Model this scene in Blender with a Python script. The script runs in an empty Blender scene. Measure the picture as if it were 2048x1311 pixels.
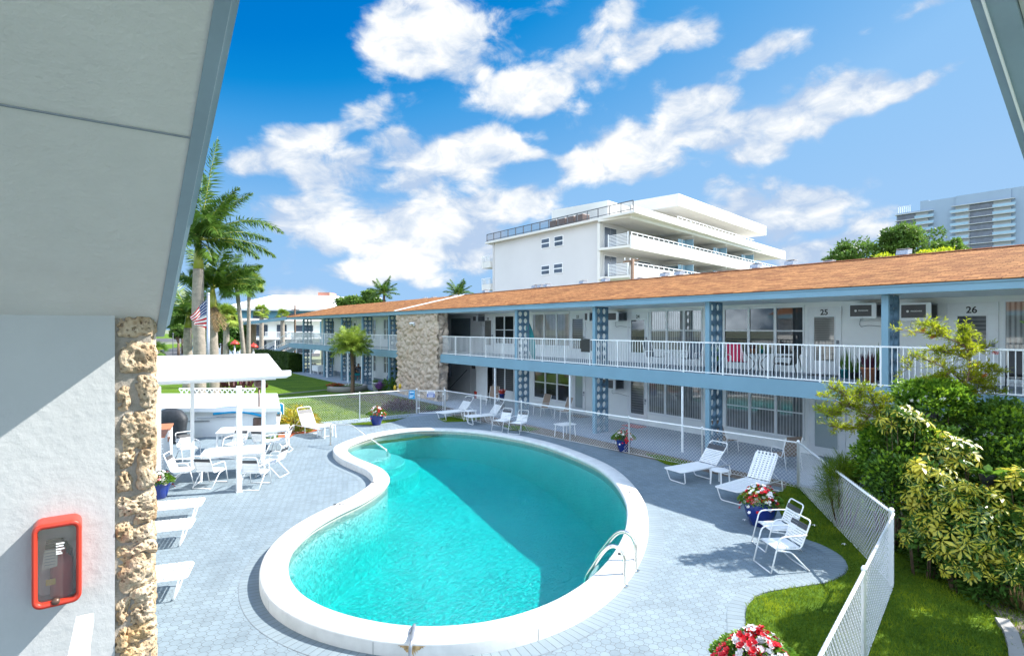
# Motel courtyard with a kidney pool, seen from an upper walkway.  World axes: +y runs along the motel
# facade away from the viewer, +x points across the pool at the facade, z is up, pool deck at z = 0.
import bpy, bmesh, math, random
import numpy as np
from mathutils import Vector, Matrix, noise
random.seed(7); np.random.seed(7)
rnd = random.uniform
S = bpy.context.scene
COL = S.collection
H = 4.28                      # eye height above the deck
FPX = 1138.0                  # focal length in pixels of the 2048 px wide photo
FX, FY = 0.5953, 0.8035       # viewing direction on the ground
RX, RY = FY, -FX              # direction to the right

def ray(px, py):
    u = (px - 1024) / FPX; v = (655.5 - py) / FPX
    return (RX * u + FX, RY * u + FY, v)
def G(px, py, z=0.0):         # point on the level z seen at a photo pixel -> (x, y)
    d = ray(px, py); k = (z - H) / d[2]
    return (d[0] * k, d[1] * k)
def D(px, py, depth):         # point at a viewing depth
    d = ray(px, py)
    return (d[0] * depth, d[1] * depth, H + d[2] * depth)
def SX(px, x):                # y on the plane x = const
    d = ray(px, 655); return x * d[1] / d[0]
def ZX(px, py, x):            # z on the plane x = const
    d = ray(px, py); return H + d[2] * x / d[0]
def camdir(a, b):             # direction given as (right, forward) -> world
    return (RX * a + FX * b, RY * a + FY * b)

# ---------------------------------------------------------------- mesh builder
class MB:
    def __init__(self):
        self.v = []; self.f = []; self.uv = None
    def add(self, vs, fs, uvs=None):
        o = len(self.v)
        self.v.extend([tuple(p) for p in vs]); self.f.extend([tuple(i + o for i in f) for f in fs])
        if uvs is not None:
            if self.uv is None: self.uv = {}
            for k, p in enumerate(uvs): self.uv[o + k] = p
        return self
    def box(self, x0, x1, y0, y1, z0, z1, m=None):
        vs = [(x, y, z) for z in (z0, z1) for y in (y0, y1) for x in (x0, x1)]
        if m is not None: vs = [m @ Vector(p) for p in vs]
        return self.add(vs, [(0,2,3,1),(4,5,7,6),(0,1,5,4),(2,6,7,3),(0,4,6,2),(1,3,7,5)])
    def obox(self, p, q, w, h, up=(0, 0, 1)):      # bar from p to q, w wide and h high
        p = Vector(p); q = Vector(q); d = (q - p).normalized(); u = Vector(up)
        s = d.cross(u)
        if s.length < 1e-5: s = d.cross(Vector((1, 0, 0)))
        s.normalize(); u = s.cross(d)
        vs = [e + s * (a * w / 2) + u * (b * h / 2) for e in (p, q) for a, b in ((-1,-1),(1,-1),(1,1),(-1,1))]
        return self.add(vs, [(3,2,1,0),(4,5,6,7),(0,1,5,4),(1,2,6,5),(2,3,7,6),(3,0,4,7)])
    def rbox(self, x0, x1, y0, y1, z0, z1, r=0.02, m=None):   # box with bevelled vertical and top edges
        ring = []
        for cx, cy, a0 in ((x1 - r, y1 - r, 0), (x0 + r, y1 - r, 90), (x0 + r, y0 + r, 180), (x1 - r, y0 + r, 270)):
            for k in range(4):
                a = math.radians(a0 + 30 * k); ring.append((cx, cy, math.cos(a), math.sin(a)))
        lev = [(z0, 1.0), (z1 - r * .6, 1.0), (z1 - r * .18, .7), (z1, .25)]
        n = len(ring); vs = []
        for z, s in lev:
            for cx, cy, c, sn in ring: vs.append((cx + c * r * s, cy + sn * r * s, z))
        if m is not None: vs = [m @ Vector(p) for p in vs]
        fs = [tuple(reversed(range(n))), tuple(range(3 * n, 4 * n))]
        for l in range(3):
            for i in range(n):
                j = (i + 1) % n; fs.append((l*n+i, l*n+j, (l+1)*n+j, (l+1)*n+i))
        return self.add(vs, fs)
    def tube(self, pts, r, n=6, closed=False, cap=True):
        P = [Vector(p) for p in pts]; m = len(P)
        R = r if isinstance(r, (list, tuple)) else [r] * m
        prev = None; vs = []
        for i in range(m):
            if closed: t = P[(i + 1) % m] - P[i - 1]
            else: t = P[min(i + 1, m - 1)] - P[max(i - 1, 0)]
            if t.length < 1e-9: t = Vector((0, 0, 1))
            t.normalize()
            if prev is None:
                a = Vector((0, 0, 1)) if abs(t.z) < .9 else Vector((1, 0, 0))
                s = t.cross(a).normalized()
            else:
                s = prev - t * prev.dot(t)
                s = s.normalized() if s.length > 1e-6 else t.orthogonal().normalized()
            prev = s; u = t.cross(s)
            for k in range(n):
                a = 2 * math.pi * k / n
                vs.append(P[i] + (s * math.cos(a) + u * math.sin(a)) * R[i])
        fs = []
        for i in range(m if closed else m - 1):
            for k in range(n):
                j = (i + 1) % m; l = (k + 1) % n
                fs.append((i*n+k, i*n+l, j*n+l, j*n+k))
        if cap and not closed:
            fs.append(tuple(reversed(range(n)))); fs.append(tuple((m-1)*n + k for k in range(n)))
        return self.add(vs, fs)
    def lathe(self, prof, n=20, c=(0, 0, 0), cap=True):
        vs = []
        for r, z in prof:
            for k in range(n):
                a = 2 * math.pi * k / n; vs.append((c[0] + r * math.cos(a), c[1] + r * math.sin(a), c[2] + z))
        fs = []
        for i in range(len(prof) - 1):
            for k in range(n):
                l = (k + 1) % n; fs.append((i*n+k, i*n+l, (i+1)*n+l, (i+1)*n+k))
        if cap:
            fs.append(tuple(reversed(range(n)))); fs.append(tuple((len(prof)-1)*n + k for k in range(n)))
        return self.add(vs, fs)
    def prism(self, poly, z0, z1, bottom=True):
        n = len(poly)
        vs = [(p[0], p[1], z0) for p in poly] + [(p[0], p[1], z1) for p in poly]
        fs = [tuple(range(n, 2*n))]
        if bottom: fs.append(tuple(reversed(range(n))))
        for i in range(n):
            j = (i + 1) % n; fs.append((i, j, n + j, n + i))
        return self.add(vs, fs)
    def ball(self, c, r, n=10, m=7):
        rr = r if isinstance(r, (list, tuple)) else (r, r, r)
        vs = [(c[0], c[1], c[2] - rr[2])]
        for i in range(1, m):
            t = math.pi * i / m
            for k in range(n):
                a = 2 * math.pi * k / n
                vs.append((c[0] + rr[0]*math.sin(t)*math.cos(a), c[1] + rr[1]*math.sin(t)*math.sin(a), c[2] - rr[2]*math.cos(t)))
        vs.append((c[0], c[1], c[2] + rr[2])); fs = []
        for k in range(n):
            l = (k + 1) % n; fs.append((0, 1 + l, 1 + k)); fs.append((len(vs)-1, 1+(m-2)*n+k, 1+(m-2)*n+l))
        for i in range(m - 2):
            for k in range(n):
                l = (k + 1) % n; fs.append((1+i*n+k, 1+i*n+l, 1+(i+1)*n+l, 1+(i+1)*n+k))
        return self.add(vs, fs)
    def build(self, name, mat, parent=None, smooth=False, bevel=0, world=True):
        off = Vector((0, 0, 0))
        if parent is not None and world:
            q = parent
            while q is not None: off += q.location; q = q.parent
        me = bpy.data.meshes.new(name)
        me.from_pydata([tuple(Vector(p) - off) for p in self.v] if off.length else self.v, [], self.f)
        if self.uv:
            L = me.uv_layers.new(name='UVMap')
            idx = np.empty(len(me.loops), np.int32); me.loops.foreach_get('vertex_index', idx)
            tab = np.zeros((len(self.v), 2), np.float32)
            for k, p in self.uv.items(): tab[k] = p
            L.data.foreach_set('uv', tab[idx].ravel())
        return finish(me, name, mat, parent, smooth, bevel)

def finish(me, name, mat, parent=None, smooth=False, bevel=0):
    if mat is not None: me.materials.append(mat)
    if smooth: me.polygons.foreach_set('use_smooth', [True] * len(me.polygons))
    me.validate(); me.update()
    o = bpy.data.objects.new(name, me); COL.objects.link(o)
    if parent is not None: o.parent = parent
    if bevel:
        b = o.modifiers.new('bevel', 'BEVEL'); b.width = bevel; b.segments = 2; b.limit_method = 'ANGLE'
    return o

def thing(name, label, cat, loc=(0, 0, 0), group=None, rz=0.0):
    o = bpy.data.objects.new(name, None); COL.objects.link(o)
    o.empty_display_size = .2
    o.location = loc; o.rotation_euler = (0, 0, rz); o['label'] = label; o['category'] = cat
    if group: o['group'] = group
    return o
def tag(o, label, cat, group=None):
    o['label'] = label; o['category'] = cat
    if group: o['group'] = group
    return o
def struct(o, kind='structure'):
    o['kind'] = kind; return o
def copy_tree(o, loc, rz, label=None, parent=None):
    c = o.copy(); COL.objects.link(c)
    if parent is None:
        c.location = loc; c.rotation_euler = (0, 0, rz)
        if label: c['label'] = label
    else: c.parent = parent
    for ch in list(o.children): copy_tree(ch, None, None, None, c)
    return c

def leafmesh(name, P, Dr, N, L, W, mat, parent=None, fold=0.12, tip=.62):
    """one kite-shaped leaf per row: base P, direction Dr, normal hint N, length L, width W"""
    P = np.asarray(P, float); Dr = np.asarray(Dr, float); N = np.asarray(N, float)
    if parent is not None:
        off = np.zeros(3); q = parent
        while q is not None: off += np.array(q.location); q = q.parent
        P = P - off
    L = np.asarray(L, float).reshape(-1, 1) * np.ones((len(P), 1)); W = np.asarray(W, float).reshape(-1, 1) * np.ones((len(P), 1))
    Dr = Dr / (np.linalg.norm(Dr, axis=1, keepdims=True) + 1e-9)
    Sd = np.cross(Dr, N); Sd /= (np.linalg.norm(Sd, axis=1, keepdims=True) + 1e-9)
    Nn = np.cross(Sd, Dr)
    b = P; t = P + Dr * L - Nn * L * fold
    mid = P + Dr * L * tip + Nn * L * fold * .5
    l = mid - Sd * W * .5; r = mid + Sd * W * .5
    V = np.stack([b, r, t, l], 1).reshape(-1, 3); n = len(P)
    me = bpy.data.meshes.new(name)
    me.vertices.add(4 * n); me.vertices.foreach_set('co', V.astype(np.float32).ravel())
    me.loops.add(4 * n); me.loops.foreach_set('vertex_index', np.arange(4 * n, dtype=np.int32))
    me.polygons.add(n); me.polygons.foreach_set('loop_start', np.arange(0, 4 * n, 4, dtype=np.int32))
    try: me.polygons.foreach_set('loop_total', np.full(n, 4, np.int32))
    except Exception: pass
    uv = me.uv_layers.new(name='UVMap')
    uv.data.foreach_set('uv', np.tile(np.array([.5,0, 1,.62, .5,1, 0,.62], np.float32), n))
    me.update(calc_edges=True)
    return finish(me, name, mat, parent)

def catmull(pts, n, closed=True):
    P = [np.array(p, float) for p in pts]; m = len(P); out = []
    segs = m if closed else m - 1
    for i in range(segs):
        if closed: a, b, c, d = P[(i-1) % m], P[i], P[(i+1) % m], P[(i+2) % m]
        else: a, b, c, d = P[max(i-1, 0)], P[i], P[i+1], P[min(i+2, m-1)]
        for k in range(10):
            t = k / 10
            out.append(.5 * ((2*b) + (c-a)*t + (2*a-5*b+4*c-d)*t*t + (3*b-a-3*c+d)*t**3))
    if not closed: out.append(P[-1])
    out = np.array(out)
    q = np.vstack([out, out[:1]]) if closed else out
    s = np.r_[0, np.cumsum(np.linalg.norm(np.diff(q, axis=0), axis=1))]
    tt = np.linspace(0, s[-1], n, endpoint=not closed)
    return np.stack([np.interp(tt, s, q[:, k]) for k in range(q.shape[1])], 1)
def smooth_closed(P, it):
    for _ in range(it): P = .5 * P + .25 * (np.roll(P, 1, 0) + np.roll(P, -1, 0))
    return P
def offset_closed(P, d):      # P counter-clockwise, positive d = outward
    t = np.roll(P, -1, 0) - np.roll(P, 1, 0); t /= np.linalg.norm(t, axis=1, keepdims=True)
    return P + np.stack([t[:, 1], -t[:, 0]], 1) * d
def fill(loops, z, name, mat):  # flat face with holes
    bm = bmesh.new(); es = []
    for lp in loops:
        vs = [bm.verts.new((p[0], p[1], z)) for p in lp]
        for i in range(len(vs)): es.append(bm.edges.new((vs[i], vs[(i + 1) % len(vs)])))
    bmesh.ops.triangle_fill(bm, use_beauty=True, use_dissolve=False, edges=es)
    for f in bm.faces:
        if f.normal.z < 0: f.normal_flip()
    me = bpy.data.meshes.new(name); bm.to_mesh(me); bm.free()
    return finish(me, name, mat)
def inside(poly, x, y):
    c = False; n = len(poly); j = n - 1
    for i in range(n):
        xi, yi = poly[i][0], poly[i][1]; xj, yj = poly[j][0], poly[j][1]
        if (yi > y) != (yj > y) and x < (xj - xi) * (y - yi) / (yj - yi) + xi: c = not c
        j = i
    return c
def text(name, body, size, m, mat, parent=None, ext=.004):
    cu = bpy.data.curves.new(name, 'FONT'); cu.body = body; cu.size = size; cu.extrude = ext
    cu.offset = size*.022; cu.align_x = 'CENTER'; cu.align_y = 'CENTER'
    o = bpy.data.objects.new('tmp_text', cu); COL.objects.link(o)
    bpy.context.view_layer.update()
    me = bpy.data.meshes.new_from_object(o.evaluated_get(bpy.context.evaluated_depsgraph_get()))
    bpy.data.objects.remove(o); bpy.data.curves.remove(cu)
    off = Vector((0, 0, 0)); q = parent
    while q is not None: off += q.location; q = q.parent
    me.transform(Matrix.Translation(-off) @ m); me.name = name; me.materials.clear()
    return finish(me, name, mat, parent)
def facing_minus_x(x, y, z):   # text plane seen by someone looking along +x
    return Matrix(((0, 0, -1, x), (-1, 0, 0, y), (0, 1, 0, z), (0, 0, 0, 1)))
# ---------------------------------------------------------------- materials
MATS = {}
def nodes(name):
    m = bpy.data.materials.new(name); m.use_nodes = True
    nt = m.node_tree; b = nt.nodes['Principled BSDF']
    return m, nt, b
def nd(nt, typ, **kw):
    n = nt.nodes.new(typ)
    for k, v in kw.items():
        if k.startswith('i_'): n.inputs[k[2:].replace('_', ' ')].default_value = v
        else: setattr(n, k, v)
    return n
def ln(nt, a, b): nt.links.new(a, b)
def math_n(nt, op, a, b=None, c=None, clamp=False):
    n = nt.nodes.new('ShaderNodeMath'); n.operation = op; n.use_clamp = clamp
    for i, q in enumerate((a, b, c)):
        if q is None: continue
        if isinstance(q, (int, float)): n.inputs[i].default_value = q
        else: nt.links.new(q, n.inputs[i])
    return n.outputs[0]
def mixc(nt, f, a, b, blend='MIX'):
    n = nt.nodes.new('ShaderNodeMix'); n.data_type = 'RGBA'; n.blend_type = blend
    for i, q in ((0, f), (6, a), (7, b)):
        if isinstance(q, (int, float)): n.inputs[i].default_value = q
        elif isinstance(q, tuple): n.inputs[i].default_value = (*q[:3], 1)
        else: nt.links.new(q, n.inputs[i])
    return n.outputs[2]
def ramp(nt, f, stops):
    n = nt.nodes.new('ShaderNodeValToRGB'); e = n.color_ramp.elements
    while len(e) < len(stops): e.new(.5)
    for k, (p, c) in enumerate(stops):
        e[k].position = p; e[k].color = (*c, 1) if isinstance(c, tuple) else (c, c, c, 1)
    nt.links.new(f, n.inputs[0]); return n.outputs[0]
def noise_n(nt, scale, detail=4, rough=.55, vec=None, dist=0):
    n = nt.nodes.new('ShaderNodeTexNoise'); n.inputs['Scale'].default_value = scale
    n.inputs['Detail'].default_value = detail; n.inputs['Roughness'].default_value = rough; n.inputs['Distortion'].default_value = dist
    if vec is not None: nt.links.new(vec, n.inputs['Vector'])
    return n.outputs['Fac']
def bump(nt, b, h, strength=.4, dist=.01):
    n = nt.nodes.new('ShaderNodeBump'); n.inputs['Strength'].default_value = strength; n.inputs['Distance'].default_value = dist
    nt.links.new(h, n.inputs['Height']); nt.links.new(n.outputs[0], b.inputs['Normal']); return n
def objco(nt): return nt.nodes.new('ShaderNodeTexCoord').outputs['Object']
def geoco(nt): return nt.nodes.new('ShaderNodeNewGeometry').outputs['Position']
def plain(name, col, rough=.55, metal=0, var=.12, vs=3.0, bs=0, bst=.3, bd=.006, spec=.5, coat=0):
    m, nt, b = nodes(name); co = objco(nt)
    f = noise_n(nt, vs, 5, .6, co)
    lo = tuple(c * (1 - var) for c in col); hi = tuple(min(1, c * (1 + var)) for c in col)
    ln(nt, ramp(nt, f, [(.3, lo), (.7, hi)]), b.inputs['Base Color'])
    b.inputs['Roughness'].default_value = rough; b.inputs['Metallic'].default_value = metal
    b.inputs['Specular IOR Level'].default_value = spec; b.inputs['Coat Weight'].default_value = coat
    if bs: bump(nt, b, noise_n(nt, bs, 6, .6, co), bst, bd)
    MATS[name] = m; return m
def foliage(name, lo, mid, hi, scale=1.2, rough=.5, trans=.35, uvgrad=False):
    m, nt, b = nodes(name); co = objco(nt)
    f = noise_n(nt, scale, 3, .6, co); g = noise_n(nt, scale * 14, 2, .5, co)
    k = math_n(nt, 'ADD', math_n(nt, 'MULTIPLY', f, .6), math_n(nt, 'MULTIPLY', g, .4))
    c = ramp(nt, k, [(.32, lo), (.5, mid), (.68, hi)])
    ln(nt, c, b.inputs['Base Color']); b.inputs['Roughness'].default_value = rough
    b.inputs['Specular IOR Level'].default_value = .35
    t = nd(nt, 'ShaderNodeBsdfTranslucent'); ln(nt, c, t.inputs[0])
    mx = nd(nt, 'ShaderNodeMixShader'); mx.inputs[0].default_value = trans
    ln(nt, b.outputs[0], mx.inputs[1]); ln(nt, t.outputs[0], mx.inputs[2])
    ln(nt, mx.outputs[0], nt.nodes['Material Output'].inputs[0])
    MATS[name] = m; return m

white_paint = plain('white paint', (.78, .80, .82), .45, var=.03, vs=1.5, bs=40, bst=.06)
white_metal = plain('white enamel metal', (.80, .81, .82), .35, var=.03, vs=6)
strap_white = plain('white vinyl strap', (.78, .79, .80), .45, var=.04, vs=8)
strap_grey = plain('dark grey vinyl strap', (.06, .062, .07), .5, var=.15, vs=8)
blue_paint = plain('blue paint', (.165, .295, .385), .5, var=.06, vs=.8, bs=30, bst=.05)
screen_blue = plain('slate blue block', (.105, .185, .26), .7, var=.12, vs=2, bs=60, bst=.15)
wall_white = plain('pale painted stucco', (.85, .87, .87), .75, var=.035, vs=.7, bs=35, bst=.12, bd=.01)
trim_white = plain('white trim', (.80, .82, .84), .45, var=.03)
dark_grey = plain('dark grey paint', (.065, .075, .09), .7, var=.1)
mid_grey = plain('grey blue wall paint', (.20, .23, .26), .75, var=.06, bs=30, bst=.1)
patio_grey = plain('grey painted concrete', (.24, .29, .36), .7, var=.1, vs=1.2, bs=50, bst=.1)
terracotta = plain('terracotta tile', (.42, .16, .075), .5, var=.2, vs=6, bs=30, bst=.1)
steel = plain('polished steel', (.78, .74, .67), .22, metal=1, var=.06, vs=12)
galv = plain('galvanised steel', (.34, .36, .40), .45, metal=.7, var=.15, vs=10)
black_plastic = plain('black plastic', (.015, .015, .017), .45, var=.2)
black_cover = plain('black grill cover', (.02, .024, .03), .6, var=.3, vs=4, bs=9, bst=.5, bd=.03)
brown_metal = plain('bronze painted metal', (.11, .065, .05), .4, metal=.3, var=.15)
sling_tan = plain('tan sling fabric', (.27, .20, .155), .8, var=.12, vs=20)
cobalt = plain('cobalt glaze', (.006, .026, .20), .12, var=.3, vs=3, coat=.6)
red_plastic = plain('red plastic', (.46, .034, .016), .4, var=.05, vs=5, bs=25, bst=.03, coat=.15)
red_paint = plain('red enamel', (.5, .02, .02), .35, var=.1)
soil = plain('soil', (.06, .04, .028), .95, var=.35, vs=12, bs=30, bst=.8, bd=.02)
mulch = plain('mulch and grit', (.19, .155, .125), .95, var=.45, vs=22, bs=45, bst=.9, bd=.02)
red_mulch = plain('red mulch', (.36, .085, .03), .95, var=.45, vs=20, bs=40, bst=.9, bd=.02)
asphalt = plain('asphalt', (.07, .07, .075), .9, var=.2, vs=2, bs=60, bst=.3)
concrete = plain('concrete', (.27, .26, .245), .85, var=.12, vs=1.5, bs=40, bst=.2)
bark = plain('grey palm bark', (.27, .235, .20), .9, var=.25, vs=5, bs=12, bst=.6, bd=.03)
brown_bark = plain('brown bark', (.13, .085, .055), .95, var=.4, vs=9, bs=20, bst=.9, bd=.03)
crownshaft_green = plain('crownshaft', (.28, .30, .05), .4, var=.3, vs=1.5)
teal = plain('teal paint', (.01, .22, .24), .5, var=.1)
pink_fabric = plain('pink sling fabric', (.62, .03, .11), .7, var=.1)
noodle_blue = plain('blue foam', (.0, .28, .55), .6, var=.1)
screen_cloth = plain('grey cloth', (.12, .14, .18), .9, var=.1)
ink = plain('black lettering', (.01, .01, .012), .5, var=.1)
chalk_white = plain('white lettering', (.8, .8, .8), .5, var=.02)
sign_blue = plain('sign blue', (.01, .06, .33), .4, var=.1)
sign_cyan = plain('sign cyan', (.02, .32, .62), .4, var=.1)
paper = plain('paper tag', (.72, .70, .62), .7, var=.05)
yellow_vinyl = plain('yellow sticker', (.65, .42, .03), .5, var=.1)
ivory = plain('ivory render', (.58, .57, .57), .8, var=.05, vs=.15, bs=6, bst=.1)
sunny_white = plain('white render', (.66, .645, .61), .7, var=.05, vs=.2)
tower_grey = plain('pale tower render', (.26, .335, .42), .7, var=.04, vs=.05)
tower_cream = plain('cream tower render', (.45, .46, .46), .7, var=.04, vs=.05)
tower_glass = plain('tower glazing', (.055, .075, .11), .2, var=.5, vs=.35, spec=.8)
tower_rail = plain('tower balcony glass', (.22, .36, .45), .25, var=.1, vs=.3, spec=.8)
white_roof = plain('white roof tile', (.80, .80, .80), .7, var=.03, vs=.3)
aqua_wall = plain('aqua wall', (.12, .30, .38), .8, var=.1, vs=.3)
pink_wall = plain('salmon wall', (.58, .24, .17), .8, var=.05)
car_blue = plain('blue car paint', (.07, .12, .22), .25, var=.05, coat=.8)
car_silver = plain('silver car paint', (.45, .48, .5), .3, metal=.4, var=.05, coat=.6)
car_white = plain('white car paint', (.75, .75, .75), .3, var=.03, coat=.6)
tyre = plain('tyre rubber', (.02, .02, .02), .85, var=.2)
rust_wood = plain('weathered wood', (.20, .13, .09), .9, var=.3, vs=8)
skin = plain('skin', (.42, .22, .13), .55, var=.06)
hair_dark = plain('dark hair', (.018, .012, .01), .5, var=.3, vs=20)
dark_top = plain('dark shirt', (.02, .02, .025), .8, var=.2)
khaki = plain('khaki shorts', (.33, .24, .11), .8, var=.1)
petal_red = plain('red petals', (.58, .008, .022), .5, var=.3, vs=9)
petal_white = plain('white petals', (.82, .80, .80), .5, var=.05, vs=9)
petal_purple = plain('purple petals', (.2, .07, .28), .5, var=.2, vs=9)
flower_red = plain('bottlebrush flower', (.55, .05, .03), .6, var=.2)
soffit_mat = plain('pale stucco soffit', (.62, .605, .58), .85, var=.09, vs=.9, bs=22, bst=.6, bd=.014)
rake_blue = plain('grey blue fascia paint', (.24, .32, .38), .55, var=.08, vs=3, bs=25, bst=.12)
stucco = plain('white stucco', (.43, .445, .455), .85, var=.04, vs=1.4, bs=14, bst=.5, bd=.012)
mortar = plain('grey mortar', (.30, .27, .235), .95, var=.2, vs=10, bs=25, bst=.8, bd=.02)

leaf_green = foliage('glossy green leaf', (.045, .11, .014), (.13, .27, .026), (.27, .44, .05), 1.1, .38, .45)
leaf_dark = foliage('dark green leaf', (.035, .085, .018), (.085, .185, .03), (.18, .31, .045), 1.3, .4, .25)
leaf_bright = foliage('bright green needle', (.13, .22, .012), (.36, .43, .02), (.62, .58, .03), 1.6, .5, .6)
leaf_far = foliage('tree canopy leaf', (.035, .08, .016), (.10, .19, .03), (.20, .31, .05), .5, .5, .35)
palm_leaf = foliage('royal palm leaf', (.035, .085, .014), (.08, .165, .025), (.17, .27, .05), .8, .42, .3)
palm_light = foliage('date palm leaf', (.09, .16, .02), (.23, .33, .045), (.42, .48, .09), 1.5, .45, .35)
palm_dry = foliage('dry palm frond', (.12, .08, .04), (.22, .15, .07), (.32, .23, .12), 1.5, .8, .2)
grass_blade = foliage('lawn blade', (.035, .085, .008), (.14, .22, .012), (.36, .42, .02), 1.4, .6, .45)
croton_leaf = foliage('yellow croton leaf', (.10, .17, .02), (.38, .36, .03), (.62, .33, .05), 2.5, .5, .35)
maroon_leaf = foliage('maroon bromeliad leaf', (.04, .010, .02), (.11, .025, .045), (.10, .12, .03), 2.0, .45, .25)
hedge_leaf = foliage('hedge leaf', (.02, .05, .01), (.05, .10, .018), (.10, .17, .03), 1.0, .5, .3)

# variegated leaf: yellow heart, green margin
m, nt, b = nodes('variegated leaf')
uv = nd(nt, 'ShaderNodeTexCoord').outputs['UV']; sx = nd(nt, 'ShaderNodeSeparateXYZ'); ln(nt, uv, sx.inputs[0])
e = math_n(nt, 'ABSOLUTE', math_n(nt, 'SUBTRACT', sx.outputs[0], .5))
nz = noise_n(nt, 2.2, 3, .6, objco(nt)); nz2 = noise_n(nt, 30, 2, .5, objco(nt))
k = math_n(nt, 'ADD', e, math_n(nt, 'MULTIPLY', math_n(nt, 'SUBTRACT', nz2, .5), .45))
k = math_n(nt, 'ADD', k, math_n(nt, 'MULTIPLY', math_n(nt, 'SUBTRACT', nz, .47), 1.5))
c = ramp(nt, k, [(.16, (.66, .58, .06)), (.26, (.42, .44, .05)), (.34, (.06, .15, .014)), (.6, (.03, .09, .012))])
ln(nt, c, b.inputs['Base Color']); b.inputs['Roughness'].default_value = .38
t = nd(nt, 'ShaderNodeBsdfTranslucent'); ln(nt, c, t.inputs[0])
mx = nd(nt, 'ShaderNodeMixShader'); mx.inputs[0].default_value = .42
ln(nt, b.outputs[0], mx.inputs[1]); ln(nt, t.outputs[0], mx.inputs[2]); ln(nt, mx.outputs[0], nt.nodes['Material Output'].inputs[0])
variegated = m

# pavers: octagons and small squares (truncated square tiling on its diagonal)
def paver_mat():
    m, nt, b = nodes('octagon pavers'); co = geoco(nt)
    sp = nd(nt, 'ShaderNodeSeparateXYZ'); ln(nt, co, sp.inputs[0])
    ca, sa = math.cos(.42), math.sin(.42)
    X = math_n(nt, 'ADD', math_n(nt, 'MULTIPLY', sp.outputs[0], ca / .2), math_n(nt, 'MULTIPLY', sp.outputs[1], sa / .2))
    Y = math_n(nt, 'SUBTRACT', math_n(nt, 'MULTIPLY', sp.outputs[1], ca / .2), math_n(nt, 'MULTIPLY', sp.outputs[0], sa / .2))
    U = math_n(nt, 'ADD', X, Y); V = math_n(nt, 'SUBTRACT', X, Y)
    fu = math_n(nt, 'ABSOLUTE', math_n(nt, 'SUBTRACT', math_n(nt, 'FRACT', U), .5))
    fv = math_n(nt, 'ABSOLUTE', math_n(nt, 'SUBTRACT', math_n(nt, 'FRACT', V), .5))
    s = math_n(nt, 'ADD', fu, fv)
    d1 = math_n(nt, 'MULTIPLY', math_n(nt, 'ABSOLUTE', math_n(nt, 'SUBTRACT', s, .69)), .7071)
    d2 = math_n(nt, 'SUBTRACT', .5, math_n(nt, 'MAXIMUM', fu, fv))
    far = math_n(nt, 'MULTIPLY', math_n(nt, 'GREATER_THAN', s, .69), 9.0)
    d = math_n(nt, 'MINIMUM', d1, math_n(nt, 'ADD', d2, far))
    d = math_n(nt, 'ADD', d, math_n(nt, 'MULTIPLY', math_n(nt, 'SUBTRACT', noise_n(nt, 25, 3, .6, co), .5), .022))
    h = ramp(nt, d, [(.004, 0.0), (.034, 1.0)])
    wn = nd(nt, 'ShaderNodeTexWhiteNoise'); wn.noise_dimensions = '2D'
    cb = nd(nt, 'ShaderNodeCombineXYZ'); ln(nt, math_n(nt, 'FLOOR', U), cb.inputs[0]); ln(nt, math_n(nt, 'FLOOR', V), cb.inputs[1]); ln(nt, cb.outputs[0], wn.inputs['Vector'])
    base = ramp(nt, noise_n(nt, .55, 5, .6, co), [(.3, (.163, .213, .25)), (.7, (.197, .25, .285))])
    base = mixc(nt, .09, base, wn.outputs['Value'], 'OVERLAY')
    stain = ramp(nt, noise_n(nt, 1.3, 8, .72, co), [(.50, 1.0), (.72, .80)])
    base = mixc(nt, 1.0, base, stain, 'MULTIPLY')
    c = mixc(nt, h, (.10, .115, .13), base)
    ln(nt, c, b.inputs['Base Color']); b.inputs['Roughness'].default_value = .62
    hh = math_n(nt, 'ADD', h, math_n(nt, 'MULTIPLY', noise_n(nt, 60, 4, .6, co), .12))
    bump(nt, b, hh, .55, .012)
    return m
pavers = paver_mat()
def uvbrick(name, c1, c2, mortar_c, sx, sy, off=.5, msize=.02, rough=.65, bst=.6, bd=.01, nvar=.4, nscale=3):
    m, nt, b = nodes(name); uv = nd(nt, 'ShaderNodeTexCoord').outputs['UV']
    br = nd(nt, 'ShaderNodeTexBrick', offset=off); ln(nt, uv, br.inputs['Vector'])
    br.inputs['Color1'].default_value = (*c1, 1); br.inputs['Color2'].default_value = (*c2, 1); br.inputs['Mortar'].default_value = (*mortar_c, 1)
    br.inputs['Scale'].default_value = 1; br.inputs['Mortar Size'].default_value = msize; br.inputs['Mortar Smooth'].default_value = .3
    br.inputs['Brick Width'].default_value = sx; br.inputs['Row Height'].default_value = sy; br.inputs['Bias'].default_value = 0
    c = mixc(nt, nvar, br.outputs['Color'], ramp(nt, noise_n(nt, nscale, 5, .65, geoco(nt)), [(.3, .45), (.7, 1.0)]), 'MULTIPLY')
    ln(nt, c, b.inputs['Base Color']); b.inputs['Roughness'].default_value = rough
    h = math_n(nt, 'ADD', math_n(nt, 'SUBTRACT', 1.0, br.outputs['Fac']), math_n(nt, 'MULTIPLY', noise_n(nt, 45, 4, .6, geoco(nt)), .25))
    bump(nt, b, h, bst, bd); return m
border_mat = uvbrick('soldier course pavers', (.18, .23, .266), (.208, .26, .292), (.12, .15, .175), .115, 4.0, 0, .007, nvar=.2)
white_brick = uvbrick('white painted brick', (.62, .66, .70), (.68, .71, .74), (.42, .45, .5), .22, .075, .5, .009, nvar=.1)
tile_mat = uvbrick('waterline tile', (.60, .58, .50), (.52, .53, .48), (.42, .42, .38), .16, .16, 0, .006, .25, .2, .004, .15)

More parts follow.
